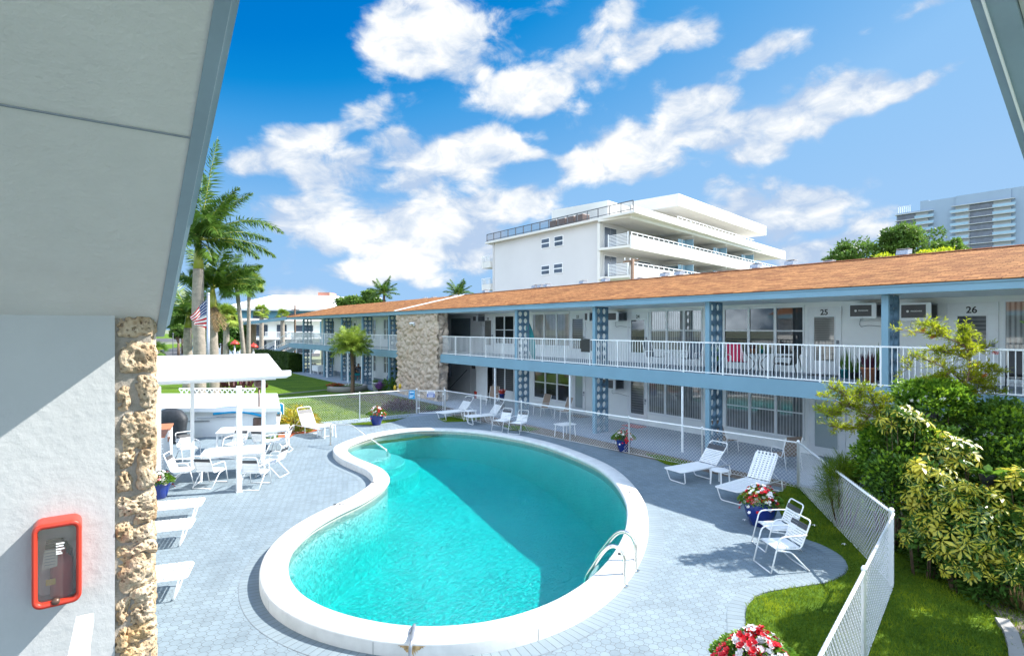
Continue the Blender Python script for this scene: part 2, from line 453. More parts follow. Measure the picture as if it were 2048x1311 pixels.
def shingle_mat():
    m, nt, b = nodes('orange asphalt shingle'); uv = nd(nt, 'ShaderNodeTexCoord').outputs['UV']
    br = nd(nt, 'ShaderNodeTexBrick', offset=.37); ln(nt, uv, br.inputs['Vector'])
    br.inputs['Scale'].default_value = 1; br.inputs['Mortar Size'].default_value = .010; br.inputs['Mortar Smooth'].default_value = .4
    br.inputs['Brick Width'].default_value = .34; br.inputs['Row Height'].default_value = .14; br.inputs['Bias'].default_value = .1
    br.inputs['Color1'].default_value = (.42, .20, .075, 1); br.inputs['Color2'].default_value = (.22, .088, .034, 1); br.inputs['Mortar'].default_value = (.11, .04, .015, 1)
    big = ramp(nt, noise_n(nt, .35, 4, .6, uv), [(.3, .78), (.7, 1.08)])
    c = mixc(nt, 1, br.outputs['Color'], big, 'MULTIPLY')
    mp = nd(nt, 'ShaderNodeMapping'); mp.inputs['Scale'].default_value = (1, 4, 1); ln(nt, uv, mp.inputs[0])
    c = mixc(nt, .75, c, ramp(nt, noise_n(nt, 3.2, 4, .7, mp.outputs[0]), [(.32, .45), (.68, 1.35)]), 'MULTIPLY')
    c = mixc(nt, .3, c, ramp(nt, noise_n(nt, 120, 2, .6, uv), [(.3, .5), (.7, 1.2)]), 'MULTIPLY')
    ln(nt, c, b.inputs['Base Color']); b.inputs['Roughness'].default_value = .95; b.inputs['Specular IOR Level'].default_value = .15
    bump(nt, b, math_n(nt, 'SUBTRACT', 1.0, br.outputs['Fac']), .8, .02); return m
shingle = shingle_mat()

def coral(name, sc=1.0, golden=True):      # fossil coral stone
    m, nt, b = nodes(name); co = objco(nt)
    n1 = noise_n(nt, 5 * sc, 6, .65, co); n2 = noise_n(nt, 1.6 * sc, 3, .6, co); n3 = noise_n(nt, 60 * sc, 4, .6, co)
    c = ramp(nt, n1, [(.22, (.18, .115, .065)), (.42, (.42, .31, .20)), (.62, (.58, .48, .36)), (.8, (.44, .33, .22))])
    if not golden: c = mixc(nt, .45, c, (.50, .43, .40))
    c = mixc(nt, ramp(nt, n2, [(.50, 0.0), (.68, .75 if golden else .3)]), c, (.62, .34, .08) if golden else (.60, .40, .26))
    vo = nd(nt, 'ShaderNodeTexVoronoi', feature='F1'); vo.inputs['Scale'].default_value = 34 * sc; ln(nt, co, vo.inputs['Vector'])
    pit = ramp(nt, math_n(nt, 'ADD', vo.outputs['Distance'], math_n(nt, 'MULTIPLY', n3, .35)), [(.28, 0.0), (.48, 1.0)])
    c = mixc(nt, math_n(nt, 'MULTIPLY', math_n(nt, 'SUBTRACT', 1.0, pit), .55), c, (.15, .10, .06))
    ln(nt, c, b.inputs['Base Color']); b.inputs['Roughness'].default_value = .95; b.inputs['Specular IOR Level'].default_value = .2
    bump(nt, b, math_n(nt, 'ADD', math_n(nt, 'MULTIPLY', pit, .8), n3), .9, .018 / sc)
    return m
coral_near = coral('coral rock', 1.0); coral_far = coral('coral rock wall', .55, False)

def lawn_mat():
    m, nt, b = nodes('mown grass'); co = geoco(nt)
    a = noise_n(nt, .5, 4, .6, co); g = noise_n(nt, 16, 5, .75, co)
    k = math_n(nt, 'ADD', math_n(nt, 'MULTIPLY', a, .4), math_n(nt, 'MULTIPLY', g, .6))
    c = ramp(nt, k, [(.32, (.032, .075, .008)), (.5, (.085, .16, .012)), (.68, (.19, .27, .02))])
    ln(nt, c, b.inputs['Base Color']); b.inputs['Roughness'].default_value = .9; b.inputs['Specular IOR Level'].default_value = .15
    bump(nt, b, g, 1.0, .05); return m
lawn = lawn_mat()

def glass_mat(name, base, kind=None, pitch=.09, other=(.12, .13, .14), rough=.03):
    m, nt, b = nodes(name); sp = nd(nt, 'ShaderNodeSeparateXYZ'); ln(nt, geoco(nt), sp.inputs[0])
    if kind:
        ax = sp.outputs[1] if kind == 'curtain' else sp.outputs[2]
        w = math_n(nt, 'ABSOLUTE', math_n(nt, 'SUBTRACT', math_n(nt, 'FRACT', math_n(nt, 'DIVIDE', ax, pitch)), .5))
        w = math_n(nt, 'ADD', w, math_n(nt, 'MULTIPLY', noise_n(nt, 3, 2, .5, geoco(nt)), .25))
        c = ramp(nt, w, [(.1, base), (.5, other)])
        ln(nt, c, b.inputs['Base Color'])
    else:
        ln(nt, ramp(nt, noise_n(nt, .7, 2, .5, geoco(nt)), [(.35, base), (.65, other)]), b.inputs['Base Color'])
    b.inputs['Roughness'].default_value = rough; b.inputs['Specular IOR Level'].default_value = .9; b.inputs['IOR'].default_value = 1.55
    wv = noise_n(nt, 1.3, 2, .5, geoco(nt)); bump(nt, b, wv, .06, .02)
    return m
glass_dark = glass_mat('dark window glass', (.012, .016, .018), None, other=(.05, .055, .06))
glass_curtain = glass_mat('window glass with curtain', (.05, .055, .06), 'curtain', .11, (.34, .35, .35))
glass_blind = glass_mat('window glass with blind', (.10, .10, .095), 'blind', .06, (.30, .29, .27))
glass_louvre = glass_mat('louvre glass', (.035, .038, .042), 'blind', .11, (.13, .135, .14), .08)
glass_frost = glass_mat('frosted door glass', (.33, .40, .41), None, other=(.40, .46, .47), rough=.15)

def flag_mat():
    m, nt, b = nodes('flag cloth'); uv = nd(nt, 'ShaderNodeTexCoord').outputs['UV']
    sp = nd(nt, 'ShaderNodeSeparateXYZ'); ln(nt, uv, sp.inputs[0]); u, v = sp.outputs[0], sp.outputs[1]
    st = math_n(nt, 'LESS_THAN', math_n(nt, 'FRACT', math_n(nt, 'MULTIPLY', v, 6.5)), .5)
    c = mixc(nt, st, (.80, .80, .80), (.55, .012, .03))
    can = math_n(nt, 'MULTIPLY', math_n(nt, 'LESS_THAN', u, .42), math_n(nt, 'GREATER_THAN', v, .4615))
    a = math_n(nt, 'SUBTRACT', math_n(nt, 'FRACT', math_n(nt, 'MULTIPLY', u, 13)), .5)
    d = math_n(nt, 'SUBTRACT', math_n(nt, 'FRACT', math_n(nt, 'MULTIPLY', v, 9)), .5)
    rr = math_n(nt, 'ADD', math_n(nt, 'MULTIPLY', a, a), math_n(nt, 'MULTIPLY', d, d))
    c2 = mixc(nt, math_n(nt, 'LESS_THAN', rr, .07), (.012, .03, .17), (.8, .8, .8))
    c = mixc(nt, can, c, c2)
    ln(nt, c, b.inputs['Base Color']); b.inputs['Roughness'].default_value = .75
    t = nd(nt, 'ShaderNodeBsdfTranslucent'); ln(nt, c, t.inputs[0]); mx = nd(nt, 'ShaderNodeMixShader'); mx.inputs[0].default_value = .35
    ln(nt, b.outputs[0], mx.inputs[1]); ln(nt, t.outputs[0], mx.inputs[2]); ln(nt, mx.outputs[0], nt.nodes['Material Output'].inputs[0])
    return m
flag_cloth = flag_mat()

def water_mat():
    m, nt, b = nodes('pool water'); nt.nodes.remove(b); co = geoco(nt)
    fr = nd(nt, 'ShaderNodeFresnel'); fr.inputs[0].default_value = 1.33
    mp = nd(nt, 'ShaderNodeMapping'); mp.inputs['Rotation'].default_value = (0, 0, .5); mp.inputs['Scale'].default_value = (1, 1.9, 1); ln(nt, co, mp.inputs[0])
    a = noise_n(nt, 4.5, 3, .55, mp.outputs[0], 1.4); f = noise_n(nt, 19, 3, .6, mp.outputs[0], 1.0)
    h = math_n(nt, 'ADD', a, math_n(nt, 'MULTIPLY', f, .4))
    bp = nd(nt, 'ShaderNodeBump'); bp.inputs['Strength'].default_value = .9; bp.inputs['Distance'].default_value = .13
    ln(nt, h, bp.inputs['Height']); ln(nt, bp.outputs[0], fr.inputs['Normal'])
    tr = nd(nt, 'ShaderNodeBsdfTransparent'); gl = nd(nt, 'ShaderNodeBsdfGlossy'); gl.inputs['Roughness'].default_value = .02; gl.inputs[0].default_value = (.4, .85, 1, 1)
    ln(nt, bp.outputs[0], gl.inputs['Normal'])
    mx = nd(nt, 'ShaderNodeMixShader'); ln(nt, fr.outputs[0], mx.inputs[0]); ln(nt, tr.outputs[0], mx.inputs[1]); ln(nt, gl.outputs[0], mx.inputs[2])
    ln(nt, mx.outputs[0], nt.nodes['Material Output'].inputs[0])
    va = nd(nt, 'ShaderNodeVolumeAbsorption'); va.inputs[0].default_value = (.0, .965, .962, 1); va.inputs[1].default_value = .95
    ln(nt, va.outputs[0], nt.nodes['Material Output'].inputs['Volume'])
    return m
water = water_mat()
plaster = plain('pool plaster', (.79, .81, .79), .8, var=.04, vs=.6)
m, nt, b = plaster, plaster.node_tree, plaster.node_tree.nodes['Principled BSDF']
mp = nd(nt, 'ShaderNodeMapping'); mp.inputs['Rotation'].default_value = (0, 0, .6); mp.inputs['Scale'].default_value = (1.6, 3.2, 1.6); ln(nt, geoco(nt), mp.inputs[0])
calm = ramp(nt, noise_n(nt, .28, 2, .5, geoco(nt)), [(.40, .25), (.62, 1.0)])
bump(nt, b, math_n(nt, 'MULTIPLY', calm, math_n(nt, 'ADD', noise_n(nt, 1.3, 3, .6, mp.outputs[0], 2.0), math_n(nt, 'MULTIPLY', noise_n(nt, 4.0, 2, .5, mp.outputs[0], 1.5), .35))), .8, .12)
coping_mat = plain('white painted coping', (.62, .62, .61), .7, var=.10, vs=3.5, bs=40, bst=.12)
ground_mat = plain('scrubby ground', (.17, .19, .12), .95, var=.35, vs=.08, bs=4, bst=.5, bd=.05)
# ---------------------------------------------------------------- pool outline (traced on the coping top)
ZC = .20
inner_px = [(693,893),(699,888.6),(715,881.6),(749,870.6),(780.6,864.4),(819.7,859.7),(874,858.4),(940,861.5),(989.6,868),(1039,876.5),(1088.7,889),
 (1138,906.4),(1188,929),(1217.7,951),(1237.5,975),(1251.4,1002.6),(1254,1022.5),(1252.4,1046),(1245,1070),(1222,1110),(1178,1155),(1115,1195.7),(1054,1220),
 (990.5,1237.6),(927,1246.5),(851,1250.3),(800,1247.5),(752.5,1240),(689.4,1226),(639,1207),(601,1184.5),(582,1159),(575,1137),(578,1111),(593.4,1083.5),
 (626,1053),(677,1023),(727,1000),(757,981),(773,968),(780,958),(779,950),(773,942.5),(761,933),(741.6,925),(718,916),(702.5,908),(694,899)]
P0 = catmull([G(x, y, ZC) for x, y in inner_px], 260)
if np.sum(P0[:, 0] * np.roll(P0[:, 1], -1) - np.roll(P0[:, 0], -1) * P0[:, 1]) < 0: P0 = P0[::-1].copy()
POOL = smooth_closed(P0, 6)
def ringmesh(name, offs, mat, smooth=False, uvv=None):
    """sweep a profile [(offset, z), ...] round the pool"""
    rings = [offset_closed(POOL, o) for o, z in offs]; n = len(POOL); b = MB()
    s = np.r_[0, np.cumsum(np.linalg.norm(np.diff(np.vstack([rings[0], rings[0][:1]]), axis=0), axis=1))]
    vs = []; uvs = []
    for k, (o, z) in enumerate(offs):
        q = np.vstack([rings[k], rings[k][:1]])
        for i in range(n + 1):
            vs.append((q[i, 0], q[i, 1], z)); uvs.append((s[i], (uvv[k] if uvv else k * .3)))
    fs = []
    for k in range(len(offs) - 1):
        for i in range(n):
            a = k * (n + 1) + i; fs.append((a, a + 1, a + n + 2, a + n + 1))
    b.add(vs, fs, uvs); o = b.build(name, mat, None, smooth)
    bm = bmesh.new(); bm.from_mesh(o.data); bmesh.ops.remove_doubles(bm, verts=bm.verts, dist=.0005)
    bmesh.ops.recalc_face_normals(bm, faces=bm.faces); bm.to_mesh(o.data); bm.free()
    return o
CW = .45
pool_root = thing('swimming_pool', 'kidney shaped swimming pool with a raised white coping set in grey pavers', 'pool', (9, 14, 0))
def under(o, root):
    o.data.transform(Matrix.Translation(-Vector(root.location))); o.parent = root; return o
o = ringmesh('coping', [(.03, .09), (.0, .11), (-.005, .15), (.01, .19), (.04, .205), (.25, .212), (CW - .04, .206), (CW - .008, .19), (CW, .165), (CW, -.04)], coping_mat, True)
under(o, pool_root)
b = MB()       # thin joints cut across the coping
for i in range(0, 260, 13):
    p = POOL[i]; q = offset_closed(POOL, CW + .002)[i]
    d = (q - p) / np.linalg.norm(q - p); t = np.array([-d[1], d[0]]) * .003
    e = p + d * (CW + .003)
    b.add([(e[0]-t[0], e[1]-t[1], -.03), (e[0]+t[0], e[1]+t[1], -.03), (e[0]+t[0], e[1]+t[1], .17), (e[0]-t[0], e[1]-t[1], .17)], [(0,1,2,3)])
b.build('coping_joint', dark_grey, pool_root)
for i in range(0, 260, 13):
    b = MB(); p = offset_closed(POOL, .05)[i]; q = offset_closed(POOL, CW - .05)[i]; d = (q - p)/np.linalg.norm(q - p); t = np.array([-d[1], d[0]])*.0022
    b.add([(p[0]-t[0], p[1]-t[1], .2145), (q[0]-t[0], q[1]-t[1], .2145), (q[0]+t[0], q[1]+t[1], .2145), (p[0]+t[0], p[1]+t[1], .2145)], [(0,1,2,3)])
    b.build('coping_seam', mid_grey, pool_root)
# rust stain below the fill pipe, and the white return fittings in the pool wall
rust = plain('rust stain', (.46, .31, .15), .9, var=.5, vs=14)
def near_i(px, py, z=0): g = np.array(G(px, py, z)); return int(np.argmin(np.linalg.norm(POOL - g, axis=1)))
i0 = near_i(838, 1262, ZC); O_ = offset_closed(POOL, CW + .003); I_ = offset_closed(POOL, CW*.45); b = MB()
random.seed(12)
for k in range(-1, 1):
    a, c = O_[i0 + k], O_[i0 + k + 1]
    for j in range(7):
        q0 = a + (c - a)*j/7; q1 = a + (c - a)*(j + 1)/7; e = 1 - abs((k + 1)*7 + j - 6.5)/7
        b.add([(*q0, .165 - .16*e*rnd(.5, 1)), (*q1, .165 - .16*e*rnd(.5, 1)), (*q1, .165), (*q0, .165)], [(0,1,2,3)])
b.build('rust_stain', rust, pool_root)
for px, py in ((612, 1112), (694, 1036), (770, 985), (905, 1235), (1130, 1185)):
    i = near_i(px, py); p = offset_closed(POOL, .035)[i]
    MB().ball((p[0], p[1], -.34), .055, 12, 8).build('return_fitting', chalk_white, pool_root, True)
MB().lathe([(.16, -1.88), (.16, -1.862), (.02, -1.858)], 20, (7.6, 9.0, 0)).build('floor_drain', mid_grey, pool_root)
o = ringmesh('waterline_tile', [(.05, .10), (.05, -.12)], tile_mat, False, [0, .22]); under(o, pool_root)
o = ringmesh('pool_wall', [(.052, -.12), (.046, -.6), (.03, -2.4)], plaster, True); under(o, pool_root)
b = MB(); gx = np.arange(1.5, 16.5, .25); gy = np.arange(3.0, 25.0, .25)
def floor_z(x, y):
    t = min(1, max(0, (20.5 - y) / 11.0)); t = t * t * (3 - 2 * t)
    return -.95 - .95 * t
vs = [(x, y, floor_z(x, y)) for y in gy for x in gx]; n = len(gx)
b.add(vs, [(j*n+i, j*n+i+1, (j+1)*n+i+1, (j+1)*n+i) for j in range(len(gy)-1) for i in range(n-1)])
b.build('pool_floor', plaster, pool_root, True)
sc = G(708, 890, ZC)
for r, z in ((1.25, -.16), (1.75, -.40), (2.25, -.64)):
    MB().lathe([(r, -1.3), (r, z - .03), (r - .03, z)], 48, (sc[0], sc[1], 0)).build('pool_step', plaster, pool_root)
# water body, closed so that it absorbs red light with depth
wt = offset_closed(POOL, .07)
b = MB(); n = len(wt)
b.v = [(p[0], p[1], .03) for p in wt] + [(p[0], p[1], -2.6) for p in wt]
b.f = [(i, (i+1) % n, n + (i+1) % n, n + i)[::-1] for i in range(n)]
o = b.build('water', water)
bm = bmesh.new(); bm.from_mesh(o.data); bm.verts.ensure_lookup_table()
for z, flip in ((0, False), (n, True)):
    es = [e for e in bm.edges if (e.verts[0].index >= z and e.verts[0].index < z + n and e.verts[1].index >= z and e.verts[1].index < z + n)]
    bmesh.ops.triangle_fill(bm, use_beauty=True, use_dissolve=False, edges=es)
bmesh.ops.recalc_face_normals(bm, faces=bm.faces); bm.to_mesh(o.data); bm.free()
struct(o)
# depth marks on the coping and the wall
for px, py, s in ((1260, 984, '5'), (1240, 1107, '8'), (678, 1008, '8 FT'), (754, 963, '5 FT'), (705, 918, '3 FT')):
    x, y = G(px, py, .214); a = math.atan2(y - 14, x - 9)
    m4 = Matrix.Translation((x, y, .214)) @ Matrix.Rotation(-.6, 4, 'Z')
    text('depth_mark', s, .15, m4, ink, pool_root, .001)

# ---------------------------------------------------------------- ground, deck, lawns, roads
edge_px = [(835,827),(790,842),(745,850),(700,849),(640,847),(600,860),(553,879)]
EDGE = [G(x, y) for x, y in edge_px]
deck_poly = [(-10, -5), (15.0, -5), (15.0, 24.9)] + EDGE + [G(420, 872), G(300, 884), (-10, 27)]
deck = fill([deck_poly, offset_closed(POOL, CW - .05)], 0.0, 'pool_deck', pavers); struct(deck)
ground = fill([[(-900, -300), (1200, -300), (1200, 1500), (-900, 1500)], [(-9, -4.5), (14.2, -4.5), (14.2, 21.5), (-9, 21.5)]], -.09, 'ground', ground_mat); struct(ground)
o = fill([[(-60, 20), (16.2, 20), (16.2, 62), (3, 66), (-60, 75)], [(-9.5, 20.5), (14.5, 20.5), (14.5, 22.0), (-9.5, 22.0)]], -.04, 'lawn', lawn); struct(o)
o = ringmesh('paver_border', [(CW - .03, .004), (CW + .30, .004)], border_mat, False, [0, .33]); struct(o)
o = ringmesh('border_joint', [(CW + .30, .005), (CW + .307, .005)], mid_grey); struct(o)

tongue_px = [(1500,1330),(1494,1262),(1492,1222),(1505,1200),(1534,1186),(1600,1175),(1655,1166),(1688,1150),(1696,1134),(1683,1112),(1645,1090),(1603,1074),(1575,1050),(1556,1016),(1545,990),(1560,984),(1572,976),(1570,966),(1550,962)]
TNG = catmull([G(x, y) for x, y in tongue_px], 70, False)
fc1 = G(1597, 885, 1.22); fc2 = G(1787, 1027, 1.22)
lawn_r = [tuple(p) for p in TNG] + [(14.85, 8.9), (15.35, 8.6), (15.35, -5), (3.5, -5)]
o = fill([lawn_r], .012, 'side_lawn', lawn); struct(o)
# soldier course along the lawn edge
b = MB(); T2 = np.array(TNG[:52]); t = np.gradient(T2, axis=0); t /= np.linalg.norm(t, axis=1, keepdims=True); nn = np.stack([-t[:, 1], t[:, 0]], 1)
s = np.r_[0, np.cumsum(np.linalg.norm(np.diff(T2, axis=0), axis=1))]; vs = []; uvs = []
for i in range(len(T2)):
    for w in (0.02, .26):
        p = T2[i] + nn[i] * w; vs.append((p[0], p[1], .0165 if w < .1 else .006)); uvs.append((s[i], w))
b.add(vs, [(2*i, 2*i+2, 2*i+3, 2*i+1) for i in range(len(T2)-1)], uvs)
o = b.build('lawn_edge_pavers', border_mat); struct(o)
def patch(name, px, z, mat, zg=0):
    o = fill([[G(x, y, zg) for x, y in px]], z, name, mat); struct(o); return o
SL1 = [(876,838),(905,832),(955,833),(962,838),(930,843),(890,844)]; SL2 = [(1005,850),(1050,852),(1080,858),(1055,863),(1020,860)]; SL3 = [(1290,908),(1330,912),(1400,930),(1380,940),(1330,928)]
for pl in (SL1, SL2, SL3): patch('lawn_sliver', pl, .012, lawn)
mul = [(14.2, 24.4), (14.75, 24.4), (15.6, 24.4), (15.6, 8.3), (14.95, 7.3), (14.72, 9.5), (14.66, 16)]
o = fill([mul], .008, 'gravel_strip', mulch); struct(o)
o = MB().box(15.55, 19.6, -6, 60, -.2, .035).build('patio', patio_grey); struct(o)
o = MB().box(8.0, 15.6, 24.95, 25.9, -.2, .002).build('gate_threshold', patio_grey); struct(o)
o = MB().box(13.0, 15.6, 24.0, 35, -.2, -.012).build('garden_bed', soil); struct(o)
# thin concrete mowing strips across the far lawn
for a, q in (((540, 789), (765, 768)), ((560, 741), (612, 739))):
    p = G(*a); r = G(*q); o = MB().obox((p[0], p[1], -.03), (r[0], r[1], -.03), .16, .05).build('mowing_strip', concrete); struct(o)
# parking lot, road and verge beyond the lawn
o = fill([[G(x, y) for x, y in ((120, 770), (335, 748), (372, 728), (470, 716), (640, 711), (640, 690), (120, 690))]], -.03, 'parking_lot', asphalt); struct(o)
o = fill([[G(x, y) for x, y in ((250, 683), (640, 683), (640, 676), (250, 676))]], -.075, 'road', asphalt); struct(o)
o = fill([[G(x, y) for x, y in ((250, 676), (640, 676), (640, 667), (250, 667))]], -.07, 'verge', lawn); struct(o)
o = fill([[G(x, y) for x, y in ((300, 702), (372, 692), (372, 686), (300, 690))]], -.02, 'verge_island', lawn); struct(o)
# planting bed under the shrubs by the side lawn
bed_px = [(1790,1062),(1830,1110),(1873,1152),(1941,1190),(1990,1226),(2022,1268),(2034,1330),(2300,1330),(2300,1000),(1790,1020)]
o = fill([[G(x, y) for x, y in bed_px]], .03, 'planting_bed', mulch); struct(o)
b = MB(); q = [G(x, y) for x, y in ((2004,1246),(2022,1272),(2032,1304),(2036,1345))]
for i in range(3): b.obox((*q[i], .03), (*q[i+1], .03), .16, .10)
o = b.build('bed_edging', concrete); struct(o)

def blades(name, poly, n, box, L, mat, z=.01, w=.007):
    P = []
    while len(P) < n:
        x = rnd(box[0], box[1]); y = rnd(box[2], box[3])
        if inside(poly, x, y): P.append((x, y, z))
    P = np.array(P); a = np.random.uniform(0, 2*np.pi, n); lean = np.random.uniform(.15, .9, n)
    D_ = np.stack([np.cos(a)*lean, np.sin(a)*lean, np.ones(n)], 1)
    o = leafmesh(name, P, D_, np.stack([np.sin(a), -np.cos(a), np.zeros(n)], 1), np.random.uniform(.5, 1.3, n) * L, w, mat, None, .1, .4)
    o['kind'] = 'stuff'; return o
lr = [p for p in lawn_r]
blades('grass', lr, 60000, (6, 15.3, 1.0, 9.2), .075, grass_blade, w=.010)
P = [(x, y) for x, y in SL1]
b3 = [G(x, y) for x, y in SL1]; blades('grass', b3, 1500, (min(p[0] for p in b3), max(p[0] for p in b3), min(p[1] for p in b3), max(p[1] for p in b3)), .07, grass_blade, w=.012)
b3 = [G(x, y) for x, y in SL3]; blades('grass', b3, 1500, (min(p[0] for p in b3), max(p[0] for p in b3), min(p[1] for p in b3), max(p[1] for p in b3)), .06, grass_blade, w=.01)
ll = EDGE[::-1] + [(13.6, 26.2), (16, 27), (16, 34), (5, 34), (5, 24.6)]
blades('grass', ll, 34000, (5, 16, 23, 34), .08, grass_blade, -.04, .016)
# fallen white blossoms on the lawn and deck
for px, py in ((1489, 1041), (1628, 1052), (1688, 1090)):
    x, y = G(px, py, .03); b = MB()
    for k in range(5): 
        a = k * 1.256; b.add([(x, y, .05), (x + .03*math.cos(a-.4), y + .03*math.sin(a-.4), .07), (x + .055*math.cos(a), y + .055*math.sin(a), .05), (x + .03*math.cos(a+.4), y + .03*math.sin(a+.4), .07)], [(0,1,2,3)])
    tag(b.build('fallen_blossom', petal_white), 'small white fallen blossom lying on the grass or paving by the fence', 'blossom', 'fallen blossoms')

# ---------------------------------------------------------------- chain link fences
def wires(b, p0, p1, z0, z1, pitch=.105, r=.003):
    p0 = Vector((p0[0], p0[1])); p1 = Vector((p1[0], p1[1])); Lg = (p1 - p0).length; d = (p1 - p0) / Lg; h = z1 - z0
    slope = 1.0; nx = Vector((d.y, -d.x))
    def P(s, z, o): q = p0 + d * s + nx * o; return (q.x, q.y, z)
    k = -int(h / pitch) - 1
    while k * pitch < Lg:
        for sg in (1, -1):
            s0 = k * pitch; s1 = s0 + h
            za, zb = (z0, z1) if sg > 0 else (z1, z0)
            a, c = max(s0, 0), min(s1, Lg)
            if c - a < .02: continue
            fa = (a - s0) / h; fc = (c - s0) / h
            q0 = P(a, za + (zb - za) * fa, .004 * sg); q1 = P(c, za + (zb - za) * fc, .004 * sg)
            b.tube([q0, q1], r, 3, cap=False)
        k += 1
def fence(name, label, ptsxy, posts, big=(), h=1.22, mesh_r=.0030):
    root = thing(name, label, 'fence', (ptsxy[0][0], ptsxy[0][1], 0))
    for i in range(len(ptsxy) - 1):
        b = MB(); wires(b, ptsxy[i], ptsxy[i+1], .03, h + .045, r=mesh_r); b.build('wire_mesh', white_metal, root)
        MB().tube([(*ptsxy[i], h), (*ptsxy[i+1], h)], .021, 8).build('top_rail', white_metal, root, True)
        MB().tube([(*ptsxy[i], .035), (*ptsxy[i+1], .035)], .006, 5).build('bottom_wire', white_metal, root, True)
    for k, p in enumerate(posts):
        R = .042 if k in big else .028
        MB().lathe([(R, 0), (R, h + .02), (R * 1.12, h + .022), (R * 1.05, h + .05), (R * .5, h + .075)], 12, (p[0], p[1], 0)).build('post', white_metal, root, True)
    return root
def lerp2(a, b, t): return (a[0] + (b[0]-a[0])*t, a[1] + (b[1]-a[1])*t)
fb0 = G(553, 797, 1.22); fb1 = G(833.5, 779, 1.22)
fence('chain_link_fence', 'white chain link fence between far lawn and deck, left of the gate', [fb0, fb1], [fb0, lerp2(fb0, fb1, .56), fb1], (2,), mesh_r=.0022)
fr0 = G(890, 781, 1.22)
fence('chain_link_fence', 'long white chain link fence between the pool deck and the ground floor patios', [fr0, fc1], [fr0] + [lerp2(fr0, fc1, t) for t in (.17, .335, .50, .665, .83)] + [fc1], (0, 6))
fence('chain_link_fence', 'white chain link fence running from the corner post by the brown chairs to the shrubs', [fc1, fc2], [lerp2(fc1, fc2, .5), lerp2(fc1, fc2, .985)], (1,))
fn1 = G(1640, 1311, 1.22); fdir = ((fn1[0]-fc2[0]), (fn1[1]-fc2[1])); fn2 = (fc2[0] + fdir[0]*1.3, fc2[1] + fdir[1]*1.3)
fence('chain_link_fence', 'nearest white chain link fence, at the edge of the sunny grass wedge', [fc2, fn2], [lerp2(fc2, fn2, .42), fn2], ())
g0 = G(838, 782, 1.15); g1 = G(886, 782, 1.15)
gt = thing('gate', 'white chain link gate with a blue and white notice hung on it', 'gate', (g0[0], g0[1], 0))
b = MB(); b.tube([(*g0, .08), (*g0, 1.18), (*g1, 1.18), (*g1, .08)], .022, 8, closed=True); b.build('gate_frame', white_metal, gt, True)
b = MB(); wires(b, g0, g1, .1, 1.16); b.build('wire_mesh', white_metal, gt)
b = MB(); b.tube([(*lerp2(g0, g1, 1.05), .75), (*lerp2(g0, g1, 1.05), 1.36)], .014, 6); b.box(g1[0]-.02, g1[0]+.1, g1[1]-.05, g1[1]+.02, .98, 1.04); b.build('latch', white_metal, gt)
for z in (.32, .95): MB().obox((*fb1, z), (*lerp2(g0, g1, .03), z), .05, .06).build('hinge', white_metal, gt)
gd = Vector((g1[0]-g0[0], g1[1]-g0[1], 0)).normalized(); gn = Vector((gd.y, -gd.x, 0))
def fence_sign(name, label, cxy, z, w, h, mats, lines):
    c = Vector((cxy[0], cxy[1], z)) + gn * .03
    M4 = Matrix(((gd.x, 0, gn.x, c.x), (gd.y, 0, gn.y, c.y), (0, 1, 0, c.z), (0, 0, 0, 1)))
    r = thing(name, label, 'sign', c)
    MB().box(-w/2, w/2, -h/2, h/2, -.006, 0, M4).build('board', mats[0], r)
    if len(mats) > 1: MB().box(-w/2+.015, w/2-.015, -h/2+.015, h*.12, 0, .004, M4).build('panel', mats[1], r)
    for (x0, x1, y0, y1, mm) in lines: MB().box(x0, x1, y0, y1, .0045, .007, M4).build('print', mm, r)
fence_sign('sign', 'white and deep blue notice fixed near the top of the pool gate', lerp2(g0, g1, .5), 1.0, .40, .30, [chalk_white, sign_blue],
           [(-.15, .15, .07, .11, sign_blue), (-.15, .13, -.02, .005, chalk_white), (-.13, .15, -.07, -.045, chalk_white), (-.15, .10, -.115, -.09, chalk_white)])
fence_sign('sign', 'sky blue notice on the fence left of the pool gate', lerp2(fb0, fb1, .96), 1.0, .30, .40, [sign_cyan],
           [(-.10, .10, .10, .14, chalk_white), (-.10, .07, .02, .05, sign_blue), (-.10, .10, -.06, -.03, chalk_white), (-.10, .05, -.13, -.10, chalk_white)])

# ---------------------------------------------------------------- rails of the pool
r = thing('pool_handrail', 'thin steel handrail sloping down into the shallow steps of the pool', 'handrail', (*G(661, 890), 0))
a = G(661, 890); bq = G(706, 849.5, .82); e = G(772, 899, .06)
pts = [(*a, 0), (*a, .6), (*a, .74), (a[0]+(bq[0]-a[0])*.08, a[1]+(bq[1]-a[1])*.08, .80), (a[0]+(bq[0]-a[0])*.9, a[1]+(bq[1]-a[1])*.9, .82), (*bq, .80), (*lerp2(bq, e, .1), .73), (*e, .07), (*lerp2(bq, e, 1.03), 0), (*lerp2(bq, e, 1.03), -.75)]
MB().tube(pts, .026, 8).build('rail', steel, r, True)
MB().lathe([(.06, .004), (.06, .015), (.03, .03)], 14, (*a, 0)).build('base_plate', steel, r)
lad = thing('pool_ladder', 'shiny steel pool ladder with two arched rails at the deep end', 'ladder', (*G(1259, 1155), 0))
